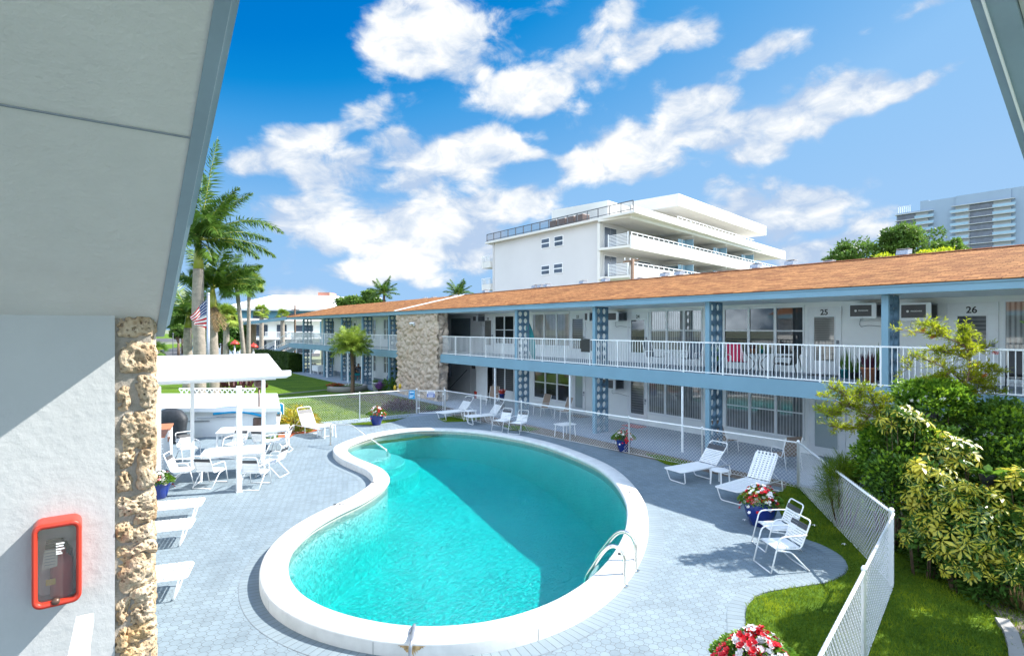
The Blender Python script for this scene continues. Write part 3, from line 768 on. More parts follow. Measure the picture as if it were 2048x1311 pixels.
for bp, ep in (((1248, 1171), (1172, 1152)), ((1270.5, 1141), (1193, 1112))):
    a = G(*bp); e = G(ep[0], ep[1], .05)
    P = lambda f, z: (a[0] + (e[0]-a[0])*f, a[1] + (e[1]-a[1])*f, z)
    pts = catmull([P(0, .01), P(0, .25), P(.0, .45), P(.08, .58), P(.24, .64), P(.42, .60), P(.6, .46), P(.8, .25), P(.97, .06), P(1.02, -.1), P(1.02, -.8)], 60, False)
    MB().tube(pts, .032, 12).build('rail', steel, lad, True)
    MB().lathe([(.075, .006), (.075, .02), (.03, .035)], 16, (*a, 0)).build('base_plate', steel, lad)
e1 = G(1172, 1152, .05); e2 = G(1193, 1112, .05); bs1 = G(1248, 1171)
for z in (-.12, -.42, -.7): MB().obox((*e1, z), (*e2, z), .09, .03).build('tread', chalk_white, lad)
o = thing('fill_pipe', 'bent steel fill pipe laid across the near coping, stained with rust', 'pipe', (*G(824, 1280, .2), 0))
p = [G(829, 1252, .2), G(826, 1270, .22), G(822, 1292, .22), G(819, 1312, .1)]
MB().tube(catmull([(*p[0], .05), (*p[0], .22), (*p[1], .25), (*p[2], .26), (*lerp2(p[2], p[3], .6), .16), (*lerp2(p[2], p[3], .8), .03)], 24, False), .024, 8).build('pipe', galv, o, True)
MB().tube([(*G(824, 1256, .2), .23), (*G(820, 1270, .2), .235)], .012, 6).build('clamp', galv, o)
grille_grey = plain('dark taupe grille', (.115, .11, .115), .6, var=.1)
recess_shade = plain('recess shade colour', (.20, .25, .29), .8, var=.08); passage_grey = plain('pale grey passage paint', (.74, .76, .77), .8, var=.05)
# ---------------------------------------------------------------- the motel across the pool
XR, XW, XE = 16.3, 19.5, 16.0          # balcony edge, room wall, eave edge
Z2 = 2.75; ZS = 2.30; ZE = 5.38; XRI, ZRI = 21.3, 6.62
Y0, YP0, YP1, Y1 = -6.0, 28.9, 34.4, 60.0
def uvquad(b, p, uv): b.add(p, [(0, 1, 2, 3)], uv)
def railing(root, ya, yb, x=XR, z=Z2, step=.125, bay=1.52):
    n = max(1, round((yb - ya) / bay)); w = (yb - ya) / n
    for k in range(n):
        y0 = ya + k * w; y1 = y0 + w; b = MB()
        b.box(x-.022, x+.022, y0, y1, z + 1.03, z + 1.07); b.box(x-.016, x+.016, y0, y1, z + .055, z + .085)
        m = round(w / step)
        for i in range(1, m):
            y = y0 + i * w / m; b.box(x-.009, x+.009, y-.009, y+.009, z + .085, z + 1.03)
        b.build('railing', white_metal, root)
        MB().box(x-.021, x+.021, y0-.021, y0+.021, z-.06, z + 1.028).build('railing_post', white_metal, root)
def screen_wall(root, y, z0, z1, x0=XR + .02, w=.32, cols=2):
    rows = max(1, round((z1 - z0) / .335)); hh = (z1 - z0) / rows; t = .055; N = 20
    b = MB()
    for c in range(cols):
        for r_ in range(rows):
            xa = x0 + .07 + c * w; za = z0 + r_ * hh; cx, cz = xa + w/2, za + hh/2; R = .128
            sq = []; ci = []
            for k in range(N):
                a = 2*math.pi*k/N; ca, sa = math.cos(a), math.sin(a); m = max(abs(ca)/(w/2), abs(sa)/(hh/2))
                sq.append((cx + ca/m, cz + sa/m)); ci.append((cx + R*ca, cz + R*sa))
            vs = [(p[0], y - t, p[1]) for p in sq] + [(p[0], y - t + .012, p[1]) for p in ci] + [(p[0], y + t - .012, p[1]) for p in ci] + [(p[0], y + t, p[1]) for p in sq]
            fs = []
            for k in range(N):
                l = (k+1) % N
                for q in range(3): fs.append((q*N+k, q*N+l, (q+1)*N+l, (q+1)*N+k))
            b.add(vs, fs)
    s = b.build('block_screen', screen_blue, root)
    b = MB(); b.box(x0 - .035, x0 + .07, y - .08, y + .08, z0 + .001, z1 - .001); b.build('screen_post', blue_paint, root)
    MB().box(x0 + .07 + w*cols, x0 + .10 + w*cols, y - .06, y + .06, z0 + .001, z1 - .001).build('screen_edge', screen_blue, root)
def door(root, ya, yb, z0, z1, glass, number=None, gw=.22, gz=(.5, .2), m=trim_white, knob_right=True):
    """door on the wall plane between ya < yb; the glazed panel leaves a margin gw"""
    x = XW; w = yb - ya; b = MB()
    b.box(x-.05, x+.02, ya, ya+.05, z0, z1); b.box(x-.05, x+.02, yb-.05, yb, z0, z1); b.box(x-.05, x+.02, ya+.05, yb-.05, z1-.05, z1)
    d = b.build('door', m, root)
    b = MB(); g0, g1 = ya + gw, yb - gw; h0, h1 = z0 + gz[0], z1 - .05 - gz[1]
    b.box(x-.03, x+.01, ya+.05, g0, z0+.01, z1-.05); b.box(x-.03, x+.01, g1, yb-.05, z0+.01, z1-.05)
    b.box(x-.03, x+.01, g0, g1, z0+.01, h0); b.box(x-.03, x+.01, g0, g1, h1, z1-.05)
    for q in ((g0-.025, g0), (g1, g1+.025)): b.box(x-.045, x-.03, q[0], q[1], h0-.025, h1+.025)
    b.box(x-.045, x-.03, g0, g1, h1, h1+.025); b.box(x-.045, x-.03, g0, g1, h0-.025, h0)
    b.build('door_leaf', m, d)
    MB().box(x-.02, x+.005, g0, g1, h0, h1).build('door_glass', glass, d)
    ky = (ya + .11) if knob_right else (yb - .11)
    b = MB(); b.box(x-.075, x-.03, ky-.03, ky+.03, z0+1.02, z0+1.13); b.ball((x-.075, ky, z0+.95), .032); b.build('door_handle', galv, d, True)
    if number: text('door_number', number, .25 if number in ('25', '26') else .2, facing_minus_x(x - .034, (ya+yb)/2, z1 - .05 - gz[1]*.5), ink, d)
    return d
def window(root, ya, yb, z0, z1, n, glass, rail=True, split=.5, m=trim_white):
    x = XW; b = MB(); f = .05
    b.box(x-.055, x+.02, ya-.02, yb+.02, z1, z1+.05); b.box(x-.075, x+.02, ya-.04, yb+.04, z0-.06, z0)
    w = (yb - ya) / n
    for k in range(n+1):
        y = ya + k*w; q = f if 0 < k < n else f*.8
        b.box(x-.05, x+.015, max(ya, y-q), min(yb, y+q), z0, z1)
    for k in range(n):
        y0 = ya + k*w + (f if k else f*.8); y1 = ya + (k+1)*w - (f if k < n-1 else f*.8)
        if rail: zm = z0 + (z1-z0)*split; b.box(x-.04, x+.01, y0, y1, zm-.022, zm+.022)
        b.box(x-.04, x+.01, y0, y1, z1-.03, z1); b.box(x-.04, x+.01, y0, y1, z0, z0+.03)
    o = b.build('window', m, root)
    b = MB()
    for k in range(n): b.box(x-.018, x+.005, ya + k*w + .03, ya + (k+1)*w - .03, z0+.02, z1-.02)
    b.build('window_pane', glass, o); return o

rw = thing('motel_wing', 'near two-storey motel wing with orange shingle roof, blue fascia and white balcony rail', 'building', (XR, 12, 0))
lw = thing('motel_wing', 'far two-storey motel wing left of the stone wall, its grey balcony rail above the lawn', 'building', (XR, 47, 0))
def wing(root, ya, yb):
    MB().box(XW, 26.6, ya, yb, -.1, 5.3).build('wall', wall_white, root)
    MB().box(XR - .02, XW, ya, yb, ZS + .03, Z2).build('balcony_slab', patio_grey, root)
    b = MB(); b.box(XR - .06, XR - .02, ya, yb, ZS, Z2 + .02); b.build('slab_fascia', blue_paint, root)
    MB().box(XR - .02, XW, ya, yb, ZS + .004, ZS + .028).build('balcony_ceiling', wall_white, root)
    # eave: fascia in two steps, pale soffit, shingle roof with thickness
    b = MB(); b.box(XE, XE + .04, ya, yb, 5.13, 5.30); b.box(XE - .03, XE + .04, ya, yb, 5.30, ZE - .02); b.build('fascia', blue_paint, root)
    MB().box(XE + .04, XW, ya, yb, 5.14, 5.20).build('soffit', wall_white, root)
    b = MB(); e = .05; Lr = math.hypot(XRI - XE, ZRI - ZE)
    N = 40
    for k in range(N):
        y0 = ya + (yb-ya)*k/N; y1 = ya + (yb-ya)*(k+1)/N
        uvquad(b, [(XE-e, y0, ZE-.01), (XE-e, y1, ZE-.01), (XRI, y1, ZRI), (XRI, y0, ZRI)][::-1], [(y0, 0), (y1, 0), (y1, Lr), (y0, Lr)][::-1])
    uvquad(b, [(XRI, ya, ZRI), (XRI, yb, ZRI), (26.8, yb, ZE), (26.8, ya, ZE)][::-1], [(ya, 0), (yb, 0), (yb, Lr), (ya, Lr)][::-1])
    uvquad(b, [(XE-e, ya, ZE-.035), (XE-e, yb, ZE-.035), (XE-e, yb, ZE-.01), (XE-e, ya, ZE-.01)], [(ya, 0), (yb, 0), (yb, .02), (ya, .02)])
    uvquad(b, [(XE-e, ya, ZE-.035), (26.8, ya, ZE-.035), (26.8, yb, ZE-.035), (XE-e, yb, ZE-.035)], [(0, 0)]*4)
    for y in (ya, yb): b.add([(XE-e, y, ZE-.03), (26.8, y, ZE-.03), (XRI, y, ZRI-.005)], [(0, 1, 2)], [(0, 0), (1, 0), (.5, 1)])
    b.build('roof', shingle, root)
wing(rw, Y0, YP1); wing(lw, YP1 + .002, Y1)
b = MB()           # pale ridge cap
for ya, yb in ((Y0, YP1),): b.obox((XRI, ya, ZRI + .012), (XRI, yb, ZRI + .012), .22, .03)
b.build('ridge_cap', shingle if False else terracotta, rw)
MB().obox((XE - .06, YP1, ZE + .02), (XRI, YP1, ZRI + .03), .16, .05).build('roof_flashing', trim_white, rw)
railing(rw, Y0, YP0 - .12); railing(lw, YP1 + .1, Y1 - .4)
for px in (1770, 1415, 1188, 1032):
    y = SX(px, XR); screen_wall(rw, y, Z2, 5.13); screen_wall(rw, y, .035, ZS)
screen_wall(rw, .9, Z2, 5.13); screen_wall(rw, .9, .035, ZS)
for y in (36.1, 40.8, 45.2, 49.5, 55.5): screen_wall(lw, y, Z2, 5.13, w=.34); screen_wall(lw, y, .035, ZS, w=.34)
for px in (990, 1140, 1365): MB().box(XR-.03, XR+.03, SX(px, XR)-.03, SX(px, XR)+.03, .035, ZS).build('patio_post', trim_white, rw)
for px in (593, 621, 654, 695.6, 724, 745.5): MB().box(XR-.05, XR+.05, SX(px, XR)-.05, SX(px, XR)+.05, .035, ZS).build('patio_post', trim_white, lw)
U0, U1, D0, D1 = Z2 + .0, 4.98, .035, 2.22
def W(a, c): return (SX(c, XW), SX(a, XW))      # photo columns a < c -> y range
# upper floor of the near wing, left to right in the photograph
MB().box(XW-.02, XW+.02, *W(903, 941), Z2 + .02, 4.9).build('recess_panel', recess_shade, rw)  # flat panel coloured dark to stand in for the dim open passage
door(rw, *W(966, 988), U0, U1, glass_blind, '22', .24)
window(rw, *W(991, 1029), 3.35, U1, 2, glass_dark)
window(rw, *W(1066, 1140), 3.35, U1 + .05, 3, glass_curtain, False)
door(rw, *W(1141, 1172), U0, U1, glass_louvre, '23', .18)
door(rw, *W(1256, 1298), U0, U1, glass_dark, '24', .22, (.45, .3))
window(rw, *W(1302, 1405), 3.35, U1 + .03, 3, glass_curtain)
window(rw, *W(1449, 1609), 3.35, U1 + .03, 3, glass_dark)
door(rw, *W(1616, 1684), U0, U1, glass_blind, '25', .22, (.45, .28))
door(rw, *W(1893, 1998), U0, U1, glass_louvre, '26', .26, (.85, .32))
window(rw, *W(2008, 2110), 2.9, U1 + .02, 2, glass_curtain, False)
# ground floor
MB().box(XW-.02, XW+.02, *W(886, 941), .04, ZS).build('recess_panel', passage_grey, rw)
door(rw, *W(967, 990), D0, D1, glass_louvre, None, .2, (.2, .12))
window(rw, *W(993, 1029), .62, D1, 2, glass_louvre, False)
window(rw, *W(1069, 1140), .52, D1, 3, glass_dark)
door(rw, *W(1146, 1172), D0, D1, glass_frost, None, .2, (.3, .14))
door(rw, *W(1256, 1296), D0, D1, glass_louvre, None, .2, (.45, .12))
window(rw, *W(1298, 1405), .62, D1, 3, glass_curtain, False)
window(rw, *W(1452, 1609), .52, D1, 3, glass_curtain)
door(rw, *W(1616, 1692), D0, D1, glass_frost, None, .24, (.3, .14))
window(rw, *W(1935, 2040), .6, D1, 2, glass_dark)
# far wing: repeating bays
for k, (ya, yb) in enumerate(((36.1, 40.8), (40.8, 45.2), (45.2, 49.5), (49.5, 55.5), (55.5, 59.9))):
    m_ = yb - ya
    for z0, z1, zs in ((U0, U1, 3.35), (D0, D1, .6)):
        if k % 2 == 0:
            window(lw, ya + .5, ya + .5 + m_*.42, zs, z1, 3, (glass_dark, glass_curtain)[(k//2) % 2]); door(lw, ya + .62 + m_*.45, ya + 1.55 + m_*.45, z0, z1, glass_blind, None, .2)
        else:
            door(lw, ya + .5, ya + 1.45, z0, z1, glass_louvre, None, .2); window(lw, ya + 1.6, ya + 1.6 + m_*.38, zs, z1, 3, glass_curtain)
b = MB(); b.box(XW - .15, XW - .05, *W(1452, 1609), 2.19, 2.22); b.build('window_head', trim_white, rw)
# stair wall faced with coral rock, with a floodlight
b = MB(); ny, nz_ = 110, 104; ya, yb, za, zb = YP0, YP1, -.05, 5.13
def stone_h(y, z, x=0.0):
    d = noise.voronoi(Vector((y * 2.3 + .5 * noise.noise(Vector((y*2, z*2, 3))), z * 2.6, x)), distance_metric='DISTANCE', exponent=2.5)[0]
    e = d[1] - d[0]; return min(.13, e * .40) + .045 * noise.fractal(Vector((y*5, z*5, 7.3 + x)), 1.0, 2.0, 4)
XP = XR - .12
vs = []
for j in range(nz_ + 1):
    for i in range(ny + 1):
        y = ya + (yb-ya)*i/ny; z = za + (zb-za)*j/nz_
        vs.append((XP - stone_h(y, z), y + .03*noise.noise(Vector((1, y*3, z*4))), z))
b.add(vs, [(j*(ny+1)+i, j*(ny+1)+i+1, (j+1)*(ny+1)+i+1, (j+1)*(ny+1)+i)[::-1] for j in range(nz_) for i in range(ny)])
vs = []; nx = 14
for j in range(nz_ + 1):
    for i in range(nx + 1):
        x = XP + .55*i/nx; z = za + (zb-za)*j/nz_
        vs.append((x - (.05 if i == 0 else 0), ya - stone_h(x, z, 4.0) + .02, z))
b.add(vs, [(j*(nx+1)+i, j*(nx+1)+i+1, (j+1)*(nx+1)+i+1, (j+1)*(nx+1)+i) for j in range(nz_) for i in range(nx)])
b.box(XP + .03, XP + .54, ya + .04, yb, za, zb)
b.build('stone_facing', coral_far, rw, True)
MB().box(XP + .6, XW, YP1 - .3, YP1, -.05, 5.13).build('stair_wall', passage_grey, rw)
fl = thing('floodlight', 'white twin floodlight fixed high on the coral stone wall', 'lamp', (XP - .1, SX(832, XP), 4.55))
yl = SX(832, XP)
b = MB(); b.box(XP-.16, XP-.05, yl-.08, yl+.08, 4.42, 4.56); b.build('junction_box', trim_white, fl)
for s in (-.16, .16):
    b = MB(); b.tube([(XP-.13, yl, 4.56), (XP-.2, yl+s, 4.6), (XP-.34, yl+s*1.2, 4.52)], [.03, .05, .09], 10); b.build('lamp_head', white_metal, fl, True)
# breezeway: meter box, stair handrail seen through the opening
ym = SX(898, 18.6)
o = tag(MB().box(18.5, 18.7, ym-.2, ym+.2, 1.15, 2.0).build('meter_box', mid_grey, None, bevel=.02), 'grey electric meter box in the shaded passage beside the stone wall', 'meter box')
MB().box(18.7, 18.75, YP0 - 1.2, YP0, -.05, ZS).build('passage_wall', passage_grey, rw)
b = MB(); y0 = SX(915, 18.3); b.tube([(18.3, y0 + .9, .5), (18.3, y0 - 1.1, 1.75)], .022, 6); b.build('stair_rail', dark_grey, rw)
# far end of the wing: stair down to the lot under a sloping canopy carried by a stone pier
st = thing('outside_stair', 'grey outdoor stair with white pickets at the far end of the motel', 'stair', (XR, 60, 0))
p0 = Vector((XR, 60.0, Z2)); q = D(500, 708, 68); q = Vector((q[0], q[1], .2))
b = MB(); b.obox(p0 - Vector((0, 0, .18)), q - Vector((0, 0, .1)), .12, .38); b.obox(p0 + Vector((1.4, 0, -.18)), q + Vector((1.4, 0, -.1)), .12, .38); b.build('stringer', rake_blue, st)
b = MB()
for k in range(15):
    t = (k + .5)/15; p = p0.lerp(q, t); b.box(p.x, p.x + 1.4, p.y - .16, p.y + .16, p.z - .03, p.z + .02)
b.build('tread', concrete, st)
for dx in (0, 1.4):
    b = MB(); off = Vector((dx, 0, 0)); b.obox(p0 + off + Vector((0, 0, 1.05)), q + off + Vector((0, 0, 1.0)), .05, .05)
    for k in range(24):
        p = p0.lerp(q, (k+.5)/24) + off; b.box(p.x-.014, p.x+.014, p.y-.014, p.y+.014, p.z, p.z + 1.02)
    b.build('stair_railing', white_metal, st)
cq = D(478, 648, 70); pr = Vector((cq[0], cq[1], 0))
cn = thing('stair_canopy', 'low sloping blue edged canopy over the far stair, resting on a brown stone pier', 'canopy', (pr.x, pr.y, 0))
A = Vector((XE, 60.0, ZE - .12)); B = Vector((pr.x, pr.y, 4.75))
dv = Vector((5, 0, .0))
b = MB(); b.obox(A, B, .08, .34); b.build('fascia', blue_paint, cn)
b = MB(); vs = [A + Vector((0, 0, .2)), B + Vector((0, 0, .2)), B + dv + Vector((0, 0, .8)), A + dv + Vector((0, 0, 1.2))]
b.add(vs + [v - Vector((0, 0, .12)) for v in vs], [(0,1,2,3),(7,6,5,4),(0,4,5,1),(1,5,6,2),(2,6,7,3),(3,7,4,0)], [(v.y, v.x) for v in vs]*2); b.build('roof', shingle, cn)
pz = Vector((pr.x + .9, pr.y - .9, 0))
b = MB(); b.rbox(pz.x-.75, pz.x+.75, pz.y-.75, pz.y+.75, -.1, 4.72, .1); o = b.build('stone_pier', coral_far, cn)

# ---------------------------------------------------------------- air conditioners in the room walls
def air_con(label, ya, yb, z0, z1, lettered=False, out=.62, shelf=False):
    yc = (ya + yb)/2; r = thing('air_conditioner', label, 'air conditioner', (XW, yc, z0), 'air conditioners in the room walls')
    MB().box(XW - out + .03, XW + .0, ya + .03, yb - .03, z0 + .02, z1 - .02).build('casing', galv, r)
    b = MB(); x = XW - out; f = .055
    b.box(x, x + .05, ya, yb, z0, z0 + f); b.box(x, x + .05, ya, yb, z1 - f, z1); b.box(x, x + .05, ya, ya + f*2.2, z0 + f, z1 - f); b.box(x, x + .05, yb - f*.7, yb, z0 + f, z1 - f)
    b.build('front_frame', trim_white, r)
    b = MB(); b.box(x + .025, x + .045, ya + f*2.2, yb - f*.7, z0 + f, z1 - f)
    n = 11
    for k in range(n): z = z0 + f + (z1 - z0 - 2*f)*(k + .5)/n; b.box(x + .008, x + .025, ya + f*2.2, yb - f*.7, z - .008, z + .008)
    b.build('grille', grille_grey, r)
    b = MB()
    for k in range(8): y = XW - out + .12 + k*.055; b.box(y, y + .03, ya + .024, ya + .031, z0 + .06, z1 - .06)
    b.build('side_vent', black_plastic, r)
    if shelf: MB().box(XW - out - .06, XW, ya - .02, yb + .03, z0 - .03, z0 - .003).build('drip_tray', white_metal, r)
    if lettered:
        zc = (z0 + z1)/2; w = yb - ya
        b = MB(); pts = []
        for k in range(20): a = 2*math.pi*k/20; pts.append((x + .004, yc + w*.24 + .035*math.cos(a), zc + .035*math.sin(a)))
        b.add(pts, [tuple(range(20))[::-1]]); b.build('emblem', chalk_white, r)
        text('lettering', 'FRIGIDAIRE', .055, facing_minus_x(x + .004, yc - w*.04, zc), chalk_white, r, .002)
    b = MB(); b.tube(catmull([(XW - .06, yb - .12, z0 - .01), (XW - .05, yb - .1, z0 - .25), (XW - .04, yc, z0 - .22), (XW - .03, ya - .3, z0 - .3)], 14, False), .008, 5); b.build('cord', mid_grey, r)
    return r
def AC(px0, px1, py0, py1):      # photo box of the front face
    x = XW - .62; return SX(px1, x), SX(px0, x), ZX((px0+px1)/2, py1, x), ZX((px0+px1)/2, py0, x)
air_con('air conditioner with lettered dark grille right of door 25, partly behind the blue post', *AC(1697, 1752, 606, 636), True)
air_con('air conditioner with lettered dark grille and white drip tray left of door 26', *AC(1799, 1862, 605, 639), True, shelf=True)
air_con('upper floor air conditioner with dark grille just left of door 24', *AC(1211, 1236, 623.5, 642), False)
air_con('upper floor air conditioner just right of door 23, behind the block screen', *AC(1168, 1178, 624, 642), False)
air_con('upper floor air conditioner left of door 22, by the dark passage', *AC(945, 954, 631, 643), False)
air_con('ground floor air conditioner between the frosted door and the louvred door', *AC(1204, 1230, 757, 778), False)
air_con('ground floor air conditioner by the dim stair passage, above the red bucket', *AC(942, 953, 727, 739), False)
air_con('ground floor air conditioner half hidden behind the variegated shrubs', *AC(1826, 1890, 812, 850), False)

# ---------------------------------------------------------------- roof vents along the ridge
first = None
for k, (px, back, lb) in enumerate(((1809, .3, 'largest'), (1652, .5, ''), (1583, .3, ''), (1513, .3, ''), (1360, .3, ''), (1331, .3, ''), (1272, .6, ''), (1212, .3, ''), (1168, .3, ''), (1096, .3, ''), (1083, .3, ''), (1072, .3, ''), (973, .3, ''), (905, .5, ''), (863, .5, ''), (845, .5, ''))):
    y = SX(px, XRI + .2)
    names = {1809: 'metal roof vent in front of the leafy trees, nearest of all', 1652: 'small metal roof vent just left of the leafy trees, half below the ridge', 1583: 'metal roof vent right of the last white balcony', 1513: 'metal roof vent below the right end of the white balconies',
             1360: 'right one of two close metal vents below the white balconies', 1331: 'left one of two close metal vents below the white balconies', 1272: 'low metal roof vent at the foot of the utility pole', 1212: 'metal roof vent right of the lower window pair of the white block', 1168: 'metal roof vent below the right half of the blank white end wall',
             1096: 'right one of three clustered roof vents below the blank white wall', 1083: 'middle one of three clustered roof vents below the blank white wall', 1072: 'left one of three clustered roof vents below the blank white wall', 973: 'roof vent below the left corner of the white block',
             905: 'small roof vent below the right coconut palm', 863: 'right one of two tiny roof vents between the coconut palms', 845: 'left one of two tiny roof vents between the coconut palms'}
    if first is None:
        first = thing('roof_vent', names[px], 'roof vent', (XRI + .15, y, ZRI - .05), 'roof vents along the ridge')
        MB().box(-.11, .11, -.11, .11, 0, .16).build('vent_neck', galv, first, world=False)
        b = MB(); b.add([(-.2, -.17, .10), (.18, -.17, .15), (.18, .17, .15), (-.2, .17, .10), (-.14, -.17, .25), (.18, -.17, .28), (.18, .17, .28), (-.14, .17, .25)], [(0,3,2,1),(4,5,6,7),(0,1,5,4),(1,2,6,5),(2,3,7,6),(3,0,4,7)])
        b.build('vent_hood', galv, first, world=False)
        MB().box(-.12, .19, -.18, .18, .285, .293).build('vent_cap', white_metal, first, world=False)
    else: copy_tree(first, (XRI + (.15 if back < .4 else .4), y, ZRI - (.05 if back < .4 else .16)), rnd(-.06, .06), names[px])

# ---------------------------------------------------------------- the building the picture is taken from
nb = thing('gable_entrance', 'white stucco stair gable with coral rock pillar and sloping pale soffit beside the viewer', 'building', (0, 4.6, 0))
YB = 4.6
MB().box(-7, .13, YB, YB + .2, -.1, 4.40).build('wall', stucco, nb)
sl = .53
def soffz(y): return H + .08 + sl*(YB - y)
XF = .378
b = MB(); y0, y1 = -1.0, 4.78
b.add([(-7, y1, soffz(y1)), (XF, y1, soffz(y1)), (XF, y0, soffz(y0)), (-7, y0, soffz(y0)), (-7, y1, soffz(y1)+.16), (XF, y1, soffz(y1)+.16), (XF, y0, soffz(y0)+.16), (-7, y0, soffz(y0)+.16)],
      [(0,3,2,1)[::-1],(4,5,6,7),(0,4,5,1)[::-1],(1,5,6,2)[::-1],(2,6,7,3)[::-1],(3,7,4,0)[::-1]])
b.build('soffit', soffit_mat, nb)
d = ray(200, 244); ky = None
yj = (H + .08 + sl*YB - H) / (d[2]/d[1] + sl)
MB().obox((-7, yj, soffz(yj) - .001), (XF - .002, yj, soffz(yj) - .001), .014, .006).build('soffit_joint', mid_grey, nb)
# barge board with a folded metal drip edge, in two lengths
b = MB(); dz = -.012
b.add([(XF, 4.85, soffz(4.85)+dz), (XF+.055, 4.85, soffz(4.85)+dz), (XF+.055, -1, soffz(-1)+dz), (XF, -1, soffz(-1)+dz), (XF, 4.85, soffz(4.85)+.2), (XF+.055, 4.85, soffz(4.85)+.2), (XF+.055, -1, soffz(-1)+.2), (XF, -1, soffz(-1)+.2)],
      [(0,3,2,1)[::-1],(4,5,6,7),(0,4,5,1)[::-1],(1,5,6,2)[::-1],(2,6,7,3)[::-1],(3,7,4,0)[::-1]])
b.build('barge_board', rake_blue, nb)
for ya, yb, xo in ((4.80, 3.72, .085), (3.72, -1, .092)):
    b = MB(); b.add([(XF+.055, ya, soffz(ya)+.02), (XF+xo, ya, soffz(ya)+.05), (XF+xo, yb, soffz(yb)+.05), (XF+.055, yb, soffz(yb)+.02), (XF+.055, ya, soffz(ya)+.22), (XF+xo, ya, soffz(ya)+.22), (XF+xo, yb, soffz(yb)+.22), (XF+.055, yb, soffz(yb)+.22)],
      [(0,3,2,1)[::-1],(4,5,6,7),(0,4,5,1)[::-1],(1,5,6,2)[::-1],(2,6,7,3)[::-1],(3,7,4,0)[::-1]])
    b.build('drip_edge', rake_blue, nb)
b = MB(); b.obox((XF+.057, 4.80, soffz(4.80)+.018), (XF+.057, -1, soffz(-1)+.018), .006, .006); b.build('drip_lip', white_metal, nb)
b = MB(); b.box(-7, XF, 4.785, 4.83, soffz(4.8)-.10, soffz(4.8)+.12); b.build('eave_board', soffit_mat, nb)
# coral rock pillar: mortar core and separate rough stones
pil = MB().box(.128, .335, YB + .03, YB + .52, -.1, 4.35).build('stone_pillar', mortar, nb)
def rock(y0p, x0p, x1p, y1p, seed, ycen=None, dep=.17):
    """stone filling a photo rectangle on the pillar's face"""
    yy = YB - .03
    xa, xb = [yy * ray(p, 655)[0] / ray(p, 655)[1] for p in (x0p, x1p)]
    da, db = ray((x0p+x1p)/2, y0p), ray((x0p+x1p)/2, y1p)
    zt, zb = H + da[2]*yy/da[1], H + db[2]*yy/db[1]
    cx, cz = (xa+xb)/2, (zt+zb)/2; rx, rz = (xb-xa)/2*1.04, (zt-zb)/2*1.03
    bm = bmesh.new(); bmesh.ops.create_cube(bm, size=2); bmesh.ops.subdivide_edges(bm, edges=bm.edges, cuts=26, use_grid_fill=True)
    for v in bm.verts:
        p = v.co.normalized() * 1.16; q = Vector([max(-1.05, min(1.05, c)) for c in (v.co * .48 + p * .53)])
        w = Vector((q.x*rx, q.y*dep, q.z*rz)); s = Vector((seed*3.7, seed*1.3, seed))
        n1 = noise.fractal(w*9 + s, 1.0, 2.0, 5); vd = noise.voronoi(w*26 + s)[0][0]; vd2 = noise.voronoi(w*55 + s)[0][0]
        pit = max(0, .42 - vd)*.055 + max(0, .34 - vd2)*.022
        w += q.normalized() * (n1*.030 - pit*1.9); w.x += .012*noise.noise(w*6 + s)
        v.co = w + Vector((cx, yy + dep*1.17, cz))
    me = bpy.data.meshes.new('stone'); bm.to_mesh(me); bm.free()
    off = Vector((0, 4.6, 0)); me.transform(Matrix.Translation(-off))
    finish(me, 'stone', coral_near, pil, True)
zz = lambda x0, x1, y0, y1: (600 + y0/1.846, 180 + x0/1.846, 180 + x1/1.846, 600 + y1/1.846)
for k, r_ in enumerate(((98,242,62,140),(112,242,145,272),(176,246,274,402),(98,148,320,408),(118,247,404,560),(102,165,566,625),(172,244,556,702),(100,162,632,722),(104,236,722,798),(160,242,768,832),(96,160,812,905),(156,240,826,898),(96,242,898,950),(104,240,940,1082),(150,240,1070,1130),(94,156,1108,1215),(148,242,1120,1206),(140,243,1200,1275),(98,145,1212,1311),(104,244,1268,1345),(100,242,1345,1460))):
    rock(*zz(*r_), k + 1)
for k in range(10):        # the outer flank of the pillar
    z = 4.1 - k*.34
    y0p = 655 - (z + .17 - H)*FPX/5.4*1.0
    bm = bmesh.new(); bmesh.ops.create_cube(bm, size=2); bmesh.ops.subdivide_edges(bm, edges=bm.edges, cuts=12, use_grid_fill=True)
    for v in bm.verts:
        p = v.co.normalized()*1.16; q = v.co*.6 + p*.42; w = Vector((q.x*.06, q.y*.17, q.z*.17)); s = Vector((k*2.2, 5, k))
        w += q.normalized()*.03*noise.fractal(w*9 + s, 1, 2, 4); v.co = w + Vector((.315, YB + .32, z))
    me = bpy.data.meshes.new('stone'); bm.to_mesh(me); bm.free(); me.transform(Matrix.Translation(-Vector((0, 4.6, 0)))); finish(me, 'stone', coral_near, pil, True)
# the rest of the viewer's own wing, running away behind the stucco wall
MB().box(-8, -.7, YB + .25, 21.5, -.1, 5.1).build('rear_wall', wall_white, nb)
b = MB(); b.add([(.35, 5.2, 5.2), (.35, 21.6, 5.2), (-4.3, 21.6, 6.4), (-4.3, 5.2, 6.4), (-9, 21.6, 5.2), (-9, 5.2, 5.2)], [(0,1,2,3),(3,2,4,5),(1,4,2),(0,3,5),(0,5,4,1)], [(5.2,0),(21.6,0),(21.6,4.8),(5.2,4.8),(21.6,9.6),(5.2,9.6)]); b.build('rear_roof', shingle, nb)
MB().box(.36, .40, 5.3, 21.6, 4.95, 5.2).build('fascia', blue_paint, nb)
for y in (7.0, 11.0, 15.0, 19.0):
    for z in (.6, 3.4): MB().box(-.72, -.68, y - 1.1, y + 1.1, z, z + 1.5).build('window', glass_dark, nb)
